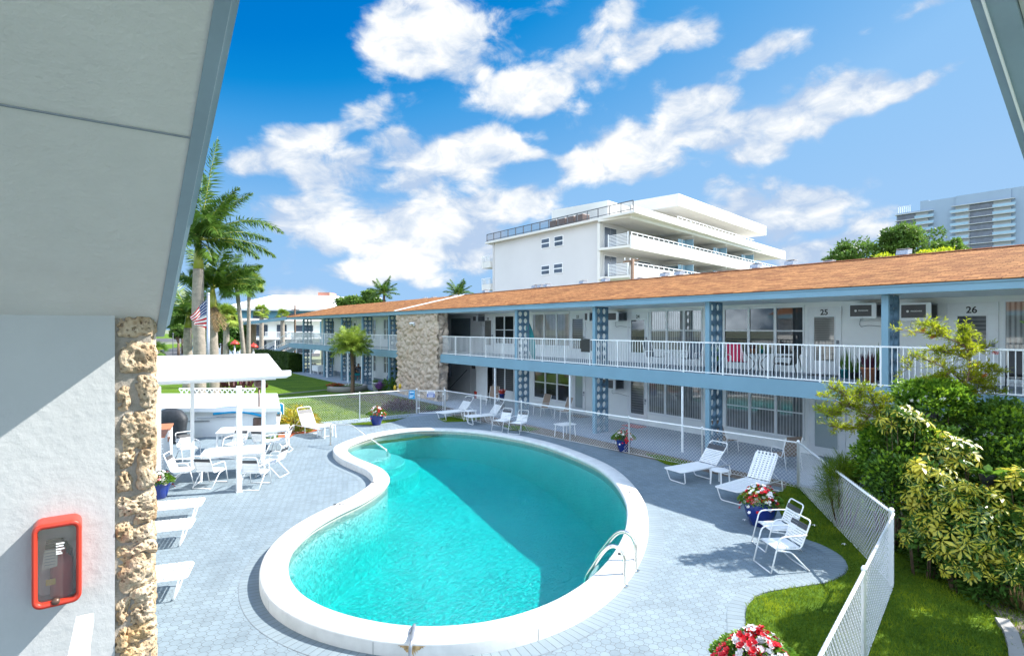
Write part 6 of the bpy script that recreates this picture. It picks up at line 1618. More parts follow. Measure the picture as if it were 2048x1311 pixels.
# maroon bromeliads in a wooden planter below the royal palms
q = G(430, 783); bp_ = thing('bromeliad_bed', 'big maroon bromeliads in a low timber bed under the royal palms', 'plant', (*q, -.04)); lv = Leaves(); b = MB()
for px in range(392, 530, 9):
    c = G(px + rnd(-3, 3), 781 + rnd(-3, 2)); L_ = rnd(.8, 1.7) if 415 < px < 520 else rnd(.4, .7)
    for k in range(11):
        a = rnd(0, 6.28); le = rnd(.2, 1.0); lv.add((c[0], c[1], .05), (math.cos(a)*le, math.sin(a)*le, 1), (math.cos(a), math.sin(a), -.3), L_*rnd(.6, 1), .13)
lv.build('foliage', maroon_leaf, bp_, .15, .45)
p0_ = G(392, 786); p1_ = G(440, 785); b.obox((*p0_, .12), (*p1_, .12), .2, .3); b.build('timber_edge', rust_wood, bp_)
def low_plant(label, px, py, R, hgt, n, L, W, mat, name='shrub', z0=0, spiky_=False, cat='shrub', extra=None):
    c = G(px, py); root = thing(name, label, cat, (*c, z0)); lv = Leaves()
    for k in range(n):
        a = rnd(0, 6.28); u = rnd(0, 1)**.5; z = hgt*rnd(.1, 1)*(1 - .6*u*u)
        if spiky_: lv.add((c[0] + .2*R*math.cos(a), c[1] + .2*R*math.sin(a), z0 + .02), (math.cos(a)*u*1.3, math.sin(a)*u*1.3, 1.0 - .5*u), (math.cos(a), math.sin(a), -.2), L*rnd(.6, 1.1), W)
        else: lv.add((c[0] + R*u*math.cos(a), c[1] + R*u*math.sin(a), z0 + z), (math.cos(a)*u + rnd(-.6, .6), math.sin(a)*u + rnd(-.6, .6), rnd(-.2, .9)), (rnd(-.5, .5), rnd(-.5, .5), 1), L*rnd(.7, 1.2), W)
    lv.build('foliage', mat, root, .12, .45)
    b = MB()
    for k in range(5): a = rnd(0, 6.28); b.tube([(c[0], c[1], z0 - .03), (c[0] + R*.4*math.cos(a), c[1] + R*.4*math.sin(a), z0 + hgt*.6)], [.02, .008], 5)
    b.build('stem', brown_bark, root)
    if extra: extra(root, c)
    return root
low_plant('yellow and orange croton bush behind the sunlit lounger', 590, 858, .95, .95, 900, .24, .07, croton_leaf, 'croton')
o = fill([[G(x, y) for x, y in ((556, 876), (560, 856), (600, 852), (650, 858), (612, 866), (590, 868), (575, 878))]], .014, 'red_mulch', red_mulch); struct(o)
low_plant('low magenta and green flowers in red mulch by the fence end', 601, 862, .45, .25, 260, .12, .05, leaf_green, 'flower_clump')
low_plant('tall dark dracaena stems against the left of the stone wall', 812, 776, .95, 2.7, 1100, .42, .09, leaf_dark, 'dracaena', -.02)
low_plant('dark bushy shrub at the foot of the stone wall', 842, 783, 1.3, 1.1, 1500, .28, .10, leaf_dark, 'shrub', -.02)
low_plant('dark leafy shrub under the far block screen beside the barrel', 786, 781, 1.0, .9, 900, .25, .09, leaf_green, 'shrub', -.02)
low_plant('low maroon ground plants seen through the fence left of the gate', 800, 818, .9, .45, 600, .25, .07, maroon_leaf, 'shrub', -.02)
low_plant('low green fern clump seen through the pool gate', 862, 820, .5, .4, 300, .3, .06, leaf_green, 'fern', -.02, True)
for px, py in ((800, 772), (790, 775)):
    p = D(px, py, 33); tag(MB().ball(p, (.09, .09, .16), 8, 6).build('yellow_flower', yellow_vinyl, None, True), 'single yellow flower head above the fence left of the gate', 'flower', 'yellow flower heads')

# ---- the shrubbery on the right
def shell(lv, c, R, n, L, W, seed, up=.25, inner=.55, lump=.38):
    rs = np.random.RandomState(seed); c = np.array(c); R = np.array(R)
    v = rs.normal(0, 1, (n, 3)); v /= np.linalg.norm(v, axis=1, keepdims=True); v[:, 2] = np.where(v[:, 2] < -.5, -v[:, 2], v[:, 2])
    lumpv = np.array([noise.fractal(Vector(q)*2.1 + Vector((seed, 0, 0)), 1, 2, 3) for q in v]); rr = rs.uniform(inner, 1, n)**.5*(1 + lump*lumpv)
    p = c + v*R*rr[:, None]; d = v + rs.normal(0, .55, (n, 3)) + [0, 0, up]; nn_ = v*.4 + rs.normal(0, .35, (n, 3)) + [0, 0, 1]
    lv.P.extend(map(tuple, p)); lv.D.extend(map(tuple, d)); lv.N.extend(map(tuple, nn_)); lv.L.extend(rs.uniform(.7, 1.2, n)*L); lv.W.extend(rs.uniform(.75, 1.2, n)*W)
def whorls(lv, c, R, n, L, W, seed, lump=.55):
    rs = np.random.RandomState(seed); c = np.array(c); R = np.array(R)
    for k in range(n):
        v = rs.normal(0, 1, 3); v /= np.linalg.norm(v)
        if v[2] < -.6: v[2] = -v[2]
        rr = rs.uniform(.62, 1)**.5*(1 + lump*noise.noise(Vector(v)*2.2 + Vector((seed, 1, 0)))); q = c + v*R*rr
        ax = Vector(v*.7 + rs.normal(0, .25, 3) + [-.12, -.25, .65]).normalized(); t = ax.orthogonal().normalized(); s = ax.cross(t); m = rs.randint(6, 9); sc = rs.uniform(.75, 1.2); a0 = rs.uniform(0, 6)
        for j in range(m):
            a = a0 + 6.283*j/m; rad_ = t*math.cos(a) + s*math.sin(a)
            lv.add(q + np.array(rad_)*.02, rad_*1.0 - ax*rs.uniform(-.1, .55), ax + rad_*.3, L*sc*rs.uniform(.8, 1.1), W*sc)
def mtr(px, depth): return px*depth/FPX
def bushroot(name, label, c, cat='shrub', grp=None): return thing(name, label, cat, (c[0], c[1], .03), grp)
def twigs(root, c, R, n, z0=.02, mat=brown_bark, th=.7):
    b = MB()
    for k in range(n):
        a = rnd(0, 6.28); e = (c[0] + R[0]*.7*math.cos(a), c[1] + R[1]*.7*math.sin(a), c[2] + R[2]*rnd(-.2, .75)); bx_, by_ = c[0] + .15*math.cos(a), c[1] + .15*math.sin(a)
        b.tube([(bx_, by_, z0), ((bx_+e[0])/2 + rnd(-.1, .1), (by_+e[1])/2, (z0+e[2])/2 + .1), e], [.03*th, .02*th, .006*th], 6)
    b.build('branches', mat, root, True)
def scheff(label, px, py, depth, rx, ry, n, seed, L=.15, W=.062, fill_n=500):
    c = D(px, py, depth); R = (mtr(rx, depth), mtr(rx, depth)*.9, mtr(ry, depth)); root = bushroot('schefflera', label, c, grp='variegated shrubs by the side lawn')
    lv = Leaves(); whorls(lv, c, R, int(n*.62), L, W, seed); lv.build('foliage', variegated, root, .14, .62)
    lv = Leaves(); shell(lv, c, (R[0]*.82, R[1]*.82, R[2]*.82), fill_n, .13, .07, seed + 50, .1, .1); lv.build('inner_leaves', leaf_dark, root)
    twigs(root, c, R, 8, .02, brown_bark, .5); return root
def green(label, px, py, depth, rx, ry, n, seed, mat, L, W, name='shrub', flowers=0, up=.25, inner=.45, lump=.38):
    c = D(px, py, depth); R = (mtr(rx, depth), mtr(rx, depth)*.9, mtr(ry, depth)); root = bushroot(name, label, c)
    lv = Leaves(); shell(lv, c, R, n, L, W, seed, up, inner, lump); lv.build('foliage', mat, root, .1, .5); twigs(root, c, R, 9)
    if mat is not grass_blade:
        lv = Leaves(); shell(lv, c, (R[0]*1.04, R[1]*1.04, R[2]*1.04), n//5, L*.9, W, seed + 7, .5, .9, lump); lv.build('sunlit_tips', sunlit_tip_leaf, root, .1, .5)  # outer shell of lighter leaves, sunlight on the tips put into colour
    if flowers:
        b = MB(); rs = np.random.RandomState(seed)
        for k in range(flowers):
            v = rs.normal(0, 1, 3); v /= np.linalg.norm(v); v[2] = abs(v[2])*.8; q = Vector(np.array(c) + v*np.array(R)*1.0); nrm = Vector(v); t = nrm.orthogonal().normalized(); s = nrm.cross(t)
            for j in range(5):
                a = j*1.257; b.add([q, q + (t*math.cos(a-.5) + s*math.sin(a-.5))*.022, q + (t*math.cos(a) + s*math.sin(a))*.042, q + (t*math.cos(a+.5) + s*math.sin(a+.5))*.022], [(0,1,2,3)])
        b.build('white_blooms', petal_white, root)
    return root
green('glossy green gardenia with small white flowers, topmost below the bottlebrush', 1862, 800, 11.6, 66, 40, 6000, 11, leaf_green, .095, .05, 'gardenia', 26)
green('dark glossy shrub with white flowers filling the right edge', 1990, 880, 11.3, 95, 72, 9500, 12, leaf_dark, .10, .055, 'gardenia', 34)
green('glossy green shrub leaning over the fence at the left of the shrubbery', 1772, 915, 11.8, 58, 66, 6500, 13, leaf_green, .09, .048, 'gardenia', 20)
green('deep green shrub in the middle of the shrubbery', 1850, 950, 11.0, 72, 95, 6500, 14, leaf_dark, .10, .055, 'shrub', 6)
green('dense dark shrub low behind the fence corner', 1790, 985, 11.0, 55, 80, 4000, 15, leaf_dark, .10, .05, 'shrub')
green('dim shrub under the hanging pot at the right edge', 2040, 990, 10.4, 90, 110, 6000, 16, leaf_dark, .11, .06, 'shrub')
green('feathery papyrus like clump between the fence and the shrubs', 1690, 978, 12.2, 50, 62, 5200, 17, grass_blade, .20, .010, 'ornamental_grass', 0, .5, .1)
scheff('largest yellow and green variegated schefflera leaning over the side lawn', 1952, 1052, 9.5, 100, 78, 420, 21, fill_n=2600)
scheff('variegated schefflera branch in front of the middle shrubs, left lower', 1862, 985, 10.2, 52, 66, 170, 22, fill_n=700)
scheff('bright yellow schefflera tuft high in the middle of the shrubbery', 1908, 905, 10.4, 44, 36, 80, 23, fill_n=300)
scheff('bright yellow schefflera tuft below the bottlebrush trunk, at the upper left', 1806, 846, 11.0, 46, 34, 80, 24, fill_n=300)
scheff('variegated schefflera reaching the right edge of the picture', 2050, 1010, 9.3, 66, 80, 170, 25, fill_n=900)
scheff('low variegated schefflera hanging over the lawn at the fence corner', 1845, 1072, 9.8, 42, 40, 110, 26, .10, .042, fill_n=600)
scheff('low variegated schefflera in the lower row above the bed edging', 1925, 1120, 9.2, 50, 34, 120, 27, .10, .042, fill_n=700)
scheff('dim variegated schefflera at the lower right above the spiky plants', 2015, 1130, 9.0, 55, 40, 110, 28, .11, .046, fill_n=800)
# bottlebrush tree: limbs with needle tufts
br = thing('bottlebrush_tree', 'bright yellow green bottlebrush tree with red flowers rising over the balcony rail', 'tree', (*G(1905, 1075), .03))
dB = 11.4
limbs = [[(1905, 900), (1915, 800), (1932, 765), (1940, 720), (1925, 690), (1880, 672), (1835, 664), (1800, 660)],
         [(1932, 765), (1960, 735), (1985, 740), (2005, 745)], [(1925, 690), (1950, 700), (1975, 695)], [(1880, 672), (1870, 655), (1845, 648)],
         [(1932, 770), (1900, 742), (1860, 722), (1830, 712), (1812, 740)], [(1915, 800), (1950, 785), (1985, 775), (1992, 788)], [(1940, 720), (1900, 705), (1860, 700)], [(1900, 742), (1880, 760), (1850, 765)],
         [(1935, 755), (1960, 765), (1985, 755)], [(1925, 690), (1935, 665), (1925, 655)],
         [(1900, 905), (1850, 880), (1790, 850), (1740, 830), (1700, 815), (1660, 795), (1630, 790)], [(1740, 830), (1720, 850), (1690, 858), (1660, 850)], [(1700, 815), (1690, 790), (1660, 775)], [(1760, 838), (1745, 800), (1735, 780)], [(1720, 822), (1715, 795), (1725, 775)], [(1690, 812), (1665, 830), (1640, 820)], [(1790, 850), (1770, 820), (1765, 795)]]
b = MB(); lv = Leaves(); tips = []
b.tube([(*G(1905, 1075), .0), D(1905, 900, dB)], [.06, .045], 8)
for li, lm in enumerate(limbs):
    dd_ = dB + rnd(-.35, .35) if li else dB
    pts = [Vector(D(px, py, dB if k == 0 else dd_)) for k, (px, py) in enumerate(lm)]
    P_ = catmull([tuple(p) for p in pts], 30, False); b.tube([tuple(p) for p in P_], list(np.linspace(.028 if li in (0, 10) else .014, .005, 30)), 6)
    m0 = 5 if li in (0, 10) else 1
    for k in range(m0*2 if li in (0, 10) else 2, 30):
        p = Vector(P_[k])
        for j in range(3 if li >= 10 else 3):
            tw = Vector((rnd(-1, 1), rnd(-1, 1), rnd(-.4, 1))).normalized(); e = p + tw*rnd(.05, .26); b.tube([tuple(p), tuple(e)], [.005, .003], 3, cap=False)
            for i in range(11):
                f = rnd(.25, 1.05); q = p.lerp(e, f); d = (tw*.8 + Vector((rnd(-1, 1), rnd(-1, 1), rnd(-.6, 1)))).normalized(); lv.add(q, d, (rnd(-1, 1), rnd(-1, 1), 1), rnd(.06, .105), .017)
            tips.append((p, e))
b.build('branches', rust_wood, br, True); lv.build('foliage', leaf_bright, br, .06, .5)
b = MB(); rs_ = random.Random(3)
for p, e in [tips[i] for i in (20, 44, 61, 90, 130, 170, 210, 240, 300)]:
    d = (e - p).normalized(); t = d.orthogonal().normalized(); s = d.cross(t)
    for k in range(90):
        a = rs_.uniform(0, 6.28); f = rs_.uniform(0, .10); q = e + d*f; v = (t*math.cos(a) + s*math.sin(a) + d*.3)*.035
        b.tube([tuple(q), tuple(q + v)], .0016, 3, cap=False)
b.build('red_flowers', flower_red, br)
# low plants of the bed, hanging pot
low_plant('dark leafy ground plants under the fence corner schefflera', 1842, 1105, .55, .55, 900, .16, .06, leaf_dark, 'shrub', .03)
low_plant('dark leafy ground plants in the middle of the bed edge', 1905, 1150, .55, .55, 900, .16, .06, leaf_dark, 'shrub', .03)
low_plant('dark leafy ground plants near the end of the bed edging', 1985, 1195, .5, .5, 800, .16, .05, leaf_dark, 'shrub', .03)
low_plant('dark spiky plants at the bottom right corner of the bed', 2050, 1220, .6, .5, 300, .45, .03, leaf_dark, 'spiky_plant', .03, True)
low_plant('dark ferny plant below the schefflera by the bed edging', 1945, 1150, .45, .4, 260, .36, .03, leaf_dark, 'fern', .03, True)
low_plant('dim dry leaf litter plant at the right bottom edge', 2045, 1220, .5, .5, 260, .4, .04, palm_dry, 'spiky_plant', .03, True)
low_plant('small crimson cordyline at the fence corner under the schefflera', 1826, 1095, .2, .22, 24, .26, .07, maroon_leaf, 'cordyline', .03, True)
c = D(1975, 948, 9.6); hp_ = thing('hanging_pot', 'green glazed pot with broad leaves among the right hand shrubs', 'potted plant', c)
MB().lathe([(.09, -.16), (.13, .0), (.14, .02), (.12, .02), (.01, .0)], 18, c).build('pot', black_cover, hp_, True); lv = Leaves()
for k in range(14): a = rnd(0, 6.28); lv.add((c[0], c[1], c[2]), (math.cos(a), math.sin(a), rnd(-.1, .8)), (0, 0, 1), rnd(.2, .36), .13)
lv.build('foliage', leaf_green, hp_, .15, .5)
b = MB(); b.tube([(c[0], c[1], c[2] - .17), (c[0], c[1], .02)], .02, 6); b.build('stake', rust_wood, hp_)

leafy_tree('unseen leafy tree added past the right edge to shade the side lawn', [(2285, 640, 175, 150)], 9.3, 2330, 1000, .17, .10, 6800, leaf_far, .09, clumps=46)  # added out of view; its crown throws the shade on the lower lawn
# ---------------------------------------------------------------- buildings and things beyond
wb = thing('apartment_block', 'white five-storey apartment block with long balconies behind the orange roof', 'building', (38.8, 34.8, 0))
A = np.array([38.8, 34.8]); Fv = np.array([.983, .186]); Bv = np.array([0., 1.]); nF = np.array([Fv[1], -Fv[0]])
LB = 42.0; LE = 21.5; RT = 14.43
def fr(s, o, z): q = A + Fv*s + nF*o; return (q[0], q[1], z)     # along the balcony front, outwards
def frbox(b, s0, s1, o0, o1, z0, z1):
    vs = [fr(s, o, z) for z in (z0, z1) for o in (o0, o1) for s in (s0, s1)]
    b.add(vs, [(0,2,3,1)[::-1],(4,5,7,6)[::-1],(0,1,5,4)[::-1],(2,6,7,3)[::-1],(0,4,6,2)[::-1],(1,3,7,5)[::-1]])
IN = 3.2                    # the rooms stand back behind the balconies
c0_ = A + Fv*3.4 - nF*IN; c1_ = A + Fv*(LB - 3) - nF*IN
foot = [tuple(A + np.array([0, IN])), tuple(c0_ - Fv*3.2 + 0), tuple(c1_), tuple(c1_ + Bv*20), tuple(A + np.array([0, LE]))]
MB().prism([(A[0], A[1] + IN), tuple(c1_ + np.array([0, 0])), tuple(c1_ + Bv*20), (A[0], A[1] + LE)], -.1, RT - .05).build('wall', ivory, wb)
b = MB()                    # roof slab over the end wall with a thin cornice
b.prism([(A[0] - .55, A[1] - 1.2), tuple(A + Fv*LB + nF*.2), tuple(A + Fv*LB + Bv*22), (A[0] - .55, A[1] + LE + .8)], RT - .04, RT + .18); b.build('roof', sunny_white, wb)
b = MB(); frbox(b, .2, LB - 3, -IN - .3, -IN - .001, 5, RT - .3); b.build('front_wall', sunny_white, wb)
ZB = [9.05, 11.75, RT]       # balcony levels
for k, z in enumerate(ZB):
    b = MB(); frbox(b, 0.0, LB, -IN - .1, 0.15, z - .22, z - (.05 if k == 2 else 0)); b.build('balcony_slab', sunny_white, wb)
    b = MB(); frbox(b, -.05, LB + .1, .152, .32, z - .35, z + .85); b.build('balcony_parapet', sunny_white, wb)
    if k < 2 or True:
        b = MB(); z1 = z + .85
        r0 = 9.0 if k == 2 else .1; r1 = 30 if k == 2 else LB
        frbox(b, r0, r1, .2, .26, z1 + .24, z1 + .30)
        for i in range(int((r1 - r0)/1.0)): frbox(b, r0 + i*1.0, r0 + i*1.0 + .06, .2, .26, z1, z1 + .24)
        b.build('balcony_rail', white_metal, wb)
    if k < 2:
        b = MB()             # end balustrade facing the viewer
        for i in range(8): b.box(A[0] - .05, A[0], A[1] + .1, A[1] + IN - .8, z + .12 + i*.13, z + .17 + i*.13)
        b.box(A[0] - .06, A[0] + .01, A[1] + .0, A[1] + .08, z, z + 1.2); b.box(A[0] - .06, A[0] + .01, A[1] + IN - .8, A[1] + IN - .72, z, z + 1.2); b.build('balcony_end_rail', white_metal, wb)
    b = MB()
for k, z in enumerate(ZB[:2]):
    for s0, s1 in ((.8, 3.0), (7.0, 9.6), (14.2, 16.8), (22.5, 25.0), (31, 33.6)):
        b = MB(); frbox(b, s0, s1, -IN + .0, -IN + .06, z + .05, z + 2.15); f_ = b.build('window', white_metal, wb)
        b = MB(); w_ = (s1 - s0 - .2)/2
        for i in range(2): frbox(b, s0 + .08 + i*(w_ + .05), s0 + .08 + i*(w_ + .05) + w_, -IN + .061, -IN + .08, z + .12, z + 2.08)
        b.build('window_pane', tower_glass, f_)
    for s in (5.6, 12.2, 20.8, 29.0):
        b = MB(); frbox(b, s, s + .25, -IN + .0, -IN + .18, z + 1.6, z + 2.0); b.build('wall_lamp', dark_grey, wb)
    for s in (12.8, 21.6, 30.2):
        b = MB(); frbox(b, s, s + .08, -IN + .05, .1, z + .0, z + 1.95); q0 = s; b.build('balcony_divider', tower_rail, wb)
        b = MB(); frbox(b, s - 1.7, s - .05, -.8, -.74, z + .1, z + 1.9); pn = b.build('privacy_screen', tower_rail, wb)
        b = MB(); frbox(b, s - .95, s - .85, -.73, -.70, z + .1, z + 1.9); b.build('screen_frame', white_metal, pn)
for s in (12.6, 21.4, 30.0):
    for z in ZB: b = MB(); frbox(b, s, s + .35, -IN, .1, z - .5, z - .225); b.build('cross_beam', sunny_white, wb)
for y in (45.2, 48.3):       # paired windows of the end wall
    for z in (RT - 3.9, RT - 9.6 + 0.6):
        pass
for px0, px1, py0, py1 in ((1084, 1099, 478, 495), (1110, 1126, 473, 491), (1084, 1099, 532, 548), (1109, 1125, 528, 545)):
    ya, yb = SX(px1, A[0]), SX(px0, A[0]); z1, z0 = ZX((px0+px1)/2, py0, A[0]), ZX((px0+px1)/2, py1, A[0])
    f_ = MB().box(A[0] - .06, A[0] + .02, ya - .08, yb + .08, z0 - .08, z1 + .08).build('window', white_metal, wb)
    b = MB(); m_ = (z0+z1)/2; b.box(A[0] - .075, A[0] - .061, ya, yb, z0, m_ - .06); b.box(A[0] - .075, A[0] - .061, ya, yb, m_ + .06, z1); b.build('window_pane', tower_glass, f_)
for yd in (IN + .2, LE - .4): MB().box(A[0] - .12, A[0], A[1] + yd, A[1] + yd + .1, 3, RT - .05).build('downpipe', ivory, wb)
for z in ZB[:2]:      # balconies of the far side, seen in profile
    b = MB(); b.box(A[0] - .3, A[0] + 2, A[1] + LE + .0, A[1] + LE + 1.9, z - .2, z + .55); b.build('balcony_parapet', sunny_white, wb)
    b = MB()
    for i in range(6): b.box(A[0] - .32, A[0] + 2, A[1] + LE + 1.85, A[1] + LE + 1.92, z + .62 + i*.12, z + .66 + i*.12); b.box(A[0] - .34, A[0] - .3, A[1] + LE, A[1] + LE + 1.92, z + .62 + i*.12, z + .66 + i*.12)
    b.build('balcony_end_rail', white_metal, wb)
b = MB(); xx = A[0] - .4              # dark picket rail round the roof edge
b.box(xx - .04, xx + .04, A[1] - .9, A[1] + LE + .6, RT + 1.05, RT + 1.11); b.box(xx - .03, xx + .03, A[1] - .9, A[1] + LE + .6, RT + .32, RT + .37)
n = 160
for i in range(n + 1):
    y = A[1] - .9 + (LE + 1.5)*i/n; r_ = .035 if i % 10 == 0 else .010; b.box(xx - r_, xx + r_, y - r_, y + r_, RT + .18, RT + 1.05)
b.build('roof_rail', dark_grey, wb)
b = MB(); pent = [tuple(A + Fv*3.5 + Bv*7.5), tuple(A + Fv*36 - nF*4), tuple(A + Fv*36 + Bv*16), tuple(A + Fv*3.5 + Bv*16)]
frb = MB(); frbox(frb, 11.5, 34, -8, -IN - .4, RT + .16, RT + 2.6); frbox(frb, 5.2, 11.4, -13, -5.6, RT + .16, RT + 3.0); frb.build('penthouse', sunny_white, wb)
frb = MB(); frbox(frb, 10.9, 37, -12, -.6, RT + 2.62, RT + 3.9); frb.build('penthouse_roof', sunny_white, wb)
for s0 in (13, 18, 23, 28):
    b = MB(); frbox(b, s0, s0 + 2.4, -IN - .399, -IN - .34, RT + .4, RT + 2.2); b.build('window', tower_glass, wb)
for k in range(4):
    y = 41.8 + k*1.35; o = tag(MB().box(A[0] + 1.0, A[0] + 2.0, y, y + 1.05, RT + .19, RT + 1.35).build('condenser', brown_metal, None, bevel=.04), '%s dark condenser from the right behind the white block roof rail' % ('first', 'second', 'third', 'fourth')[k], 'condenser', 'condensers on the white roof')
# utility pole
c = D(1265, 520, 44); up = thing('utility_pole', 'weathered timber utility pole with a crossarm at the corner of the white block', 'pole', (c[0], c[1], 0))
MB().tube([(c[0], c[1], -.1), (c[0], c[1], c[2] + .1)], [.19, .14], 10).build('pole', rust_wood, up, True)
cr = Vector((*camdir(.95, .25), 0)).normalized(); b = MB(); p = Vector(c); b.obox(p - cr*.75 - Vector((0, 0, .18)), p + cr*.55 + Vector((0, 0, .05)), .12, .14)
b.build('crossarm', rust_wood, up)
b = MB(); 
for f_ in (-.65, -.2, .4): q = p + cr*f_; b.tube([tuple(q), (q.x, q.y, q.z + .16)], [.05, .03], 7)
b.build('insulator', white_metal, up)
c2_ = D(590, 610, 70); o = thing('utility_pole', 'thin dark utility pole in front of the aqua wall', 'pole', (c2_[0], c2_[1], 0)); b = MB(); b.tube([(c2_[0], c2_[1], 0), (c2_[0], c2_[1], c2_[2])], .11, 8); b.obox(Vector(c2_) + cr*-.4 - Vector((0, 0, .6)), Vector(c2_) + cr*.5 - Vector((0, 0, .6)), .1, .1); b.build('pole', rust_wood, o)
# distant tower
XT = 325.0; tw = thing('apartment_tower', 'tall pale blue grey apartment tower at the right, in the distance', 'building', (XT, 90, 0))
yL, yR = SX(1793, XT), 40.0
def TY(px): return SX(px, XT)
def TZ(px, py): return ZX(px, py, XT)
zt1 = TZ(2023, 377); zt0 = TZ(1830, 424); zA = TZ(1900, 396)
MB().box(XT, XT + 22, TY(1841), yL, 0, TZ(1815, 424)).build('wall', tower_grey, tw)
MB().box(XT + .2, XT + 22, TY(1912), TY(1841), 0, TZ(1875, 399)).build('wall', tower_grey, tw)
MB().box(XT - .4, XT + 22, TY(2023), TY(1912), 0, TZ(1970, 384)).build('wall', tower_grey, tw)
MB().box(XT + .1, XT + 22, yR, TY(2023), 0, TZ(2040, 373)).build('wall', tower_grey, tw)
MB().box(XT + .3, XT + 20, TY(1857), TY(1840), TZ(1815, 424), TZ(1848, 401)).build('roof_block', tower_grey, tw)
fl0 = TZ(1990, 402)
for k in range(16):
    z = fl0 - 3.05*k
    if z < 12: break
    # right stack: cream bay, dark glazing, cream bay
    for pa, pb_, mat, nm in ((1912, 1940, tower_cream, 'bay'), (1940, 1988, tower_glass, 'window'), (1988, 2023, tower_cream, 'bay')):
        MB().box(XT - .7, XT - .41, TY(pb_), TY(pa), z - 2.75, z - .32).build(nm, mat, tw)
    MB().box(XT - 2.4, XT - .405, TY(2032), TY(1905), z - .3, z).build('floor_slab', tower_cream, tw)
    for pa, pb_ in ((1903, 1940), (1988, 2034)): MB().box(XT - 2.38, XT - 2.2, TY(pb_), TY(pa), z - 3.0, z - 1.9).build('balcony_glass', tower_rail, tw)
fl1 = TZ(1820, 427)
for k in range(14):
    z = fl1 - 3.05*k
    if z < 12: break
    MB().box(XT - .3, XT - .01, TY(1832), TY(1795), z - 2.75, z - .32).build('window', tower_glass, tw)
    MB().box(XT - .3, XT - .01, TY(1857), TY(1832), z - 2.75, z - .32).build('bay', tower_cream, tw)
    MB().box(XT - 2.0, XT - .005, TY(1868), TY(1792), z - .3, z).build('floor_slab', tower_cream, tw)
    MB().box(XT - 1.98, XT - 1.8, TY(1870), TY(1832), z - 3.0, z - 1.9).build('balcony_glass', tower_rail, tw)
b = MB()
for k in range(7): y = TY(1797) - k*(TY(1797) - TY(1820))/6; b.box(XT - .1, XT + .1, y - .12, y + .12, TZ(1815, 424), TZ(1815, 424) + 3.2)
b.box(XT - .1, XT + .1, TY(1822), TY(1796), TZ(1815, 424) + 3.0, TZ(1815, 424) + 3.2); b.build('roof_rail', white_metal, tw)

# left background: long white roof, two-storey motel, salmon building
def quadbox(b, p0, p1, dep, z0, z1):
    p0 = np.array(p0); p1 = np.array(p1); u = (p1 - p0)/np.linalg.norm(p1 - p0); w = np.array([-u[1], u[0]])
    if w @ np.array([FX, FY]) < 0: w = -w
    b.prism([tuple(p0), tuple(p1), tuple(p1 + w*dep), tuple(p0 + w*dep)], z0, z1); return u, w
d_ = 125; l0 = D(446, 640, d_); l1 = D(735, 640, d_ + 6)
rb = thing('long_building', 'long low building with a broad white hip roof and aqua walls', 'building', (l0[0], l0[1], 0))
ze = H + (655 - 616)/FPX*d_; zt = H + (655 - 590)/FPX*(d_ + 14)
b = MB(); u, w = quadbox(b, l0[:2], l1[:2], 24, -.1, ze); b.build('wall', aqua_wall, rb)
e0 = np.array(l0[:2]) - u*1.2 - w*1.5; e1 = np.array(l1[:2]) + u*1.2 - w*1.5; dp_ = 27
k4 = [e0, e1, e1 + w*dp_, e0 + w*dp_]; r0 = e0 + u*9 + w*13.5; r1 = e1 - u*9 + w*13.5
vs = [(*q, ze) for q in k4] + [(*r0, zt), (*r1, zt)] + [(*q, ze - .45) for q in k4]
MB().add(vs, [(0,1,5,4),(1,2,5),(2,3,4,5),(3,0,4),(0,6,7,1),(1,7,8,2),(2,8,9,3),(3,9,6,0),(9,8,7,6)]).build('roof', white_roof, rb)
for t in (.2, .42, .62, .8):
    q = np.array(l0[:2]) + (np.array(l1[:2]) - np.array(l0[:2]))*t - w*.03; MB().obox((*q, ze - 1.7), (*(q + u*3.2), ze - 1.7), .05, 1.5).build('window', tower_glass, rb)
c = D(640, 600, 210); pk_ = thing('salmon_building', 'salmon pink building beyond the white roof, with a stair head', 'building', (c[0], c[1], 0))
b = MB(); q0 = D(610, 600, 210); q1 = D(760, 600, 222); u, w = quadbox(b, q0[:2], q1[:2], 14, 0, H + (655 - 595)/FPX*212); b.build('wall', pink_wall, pk_)
b = MB(); q0 = D(636, 600, 212); q1 = D(659, 600, 212); quadbox(b, q0[:2], q1[:2], 8, 10, H + (655 - 584)/FPX*212); b.build('stair_head', pink_wall, pk_)
b = MB(); q0 = D(606, 600, 208); q1 = D(764, 600, 220); quadbox(b, q0[:2], q1[:2], 16, H + (655 - 595)/FPX*212 + .02, H + (655 - 592)/FPX*212); b.build('roof', white_roof, pk_)
for i in range(8):
    q0 = D(652 + i*12, 605, 209.6 + i); b = MB(); quadbox(b, q0[:2], (q0[0] + camdir(.9, .1)[0]*1.4, q0[1] + camdir(.9, .1)[1]*1.4), .3, H + (655 - 607)/FPX*210, H + (655 - 600)/FPX*210); b.build('window', tower_glass, pk_)
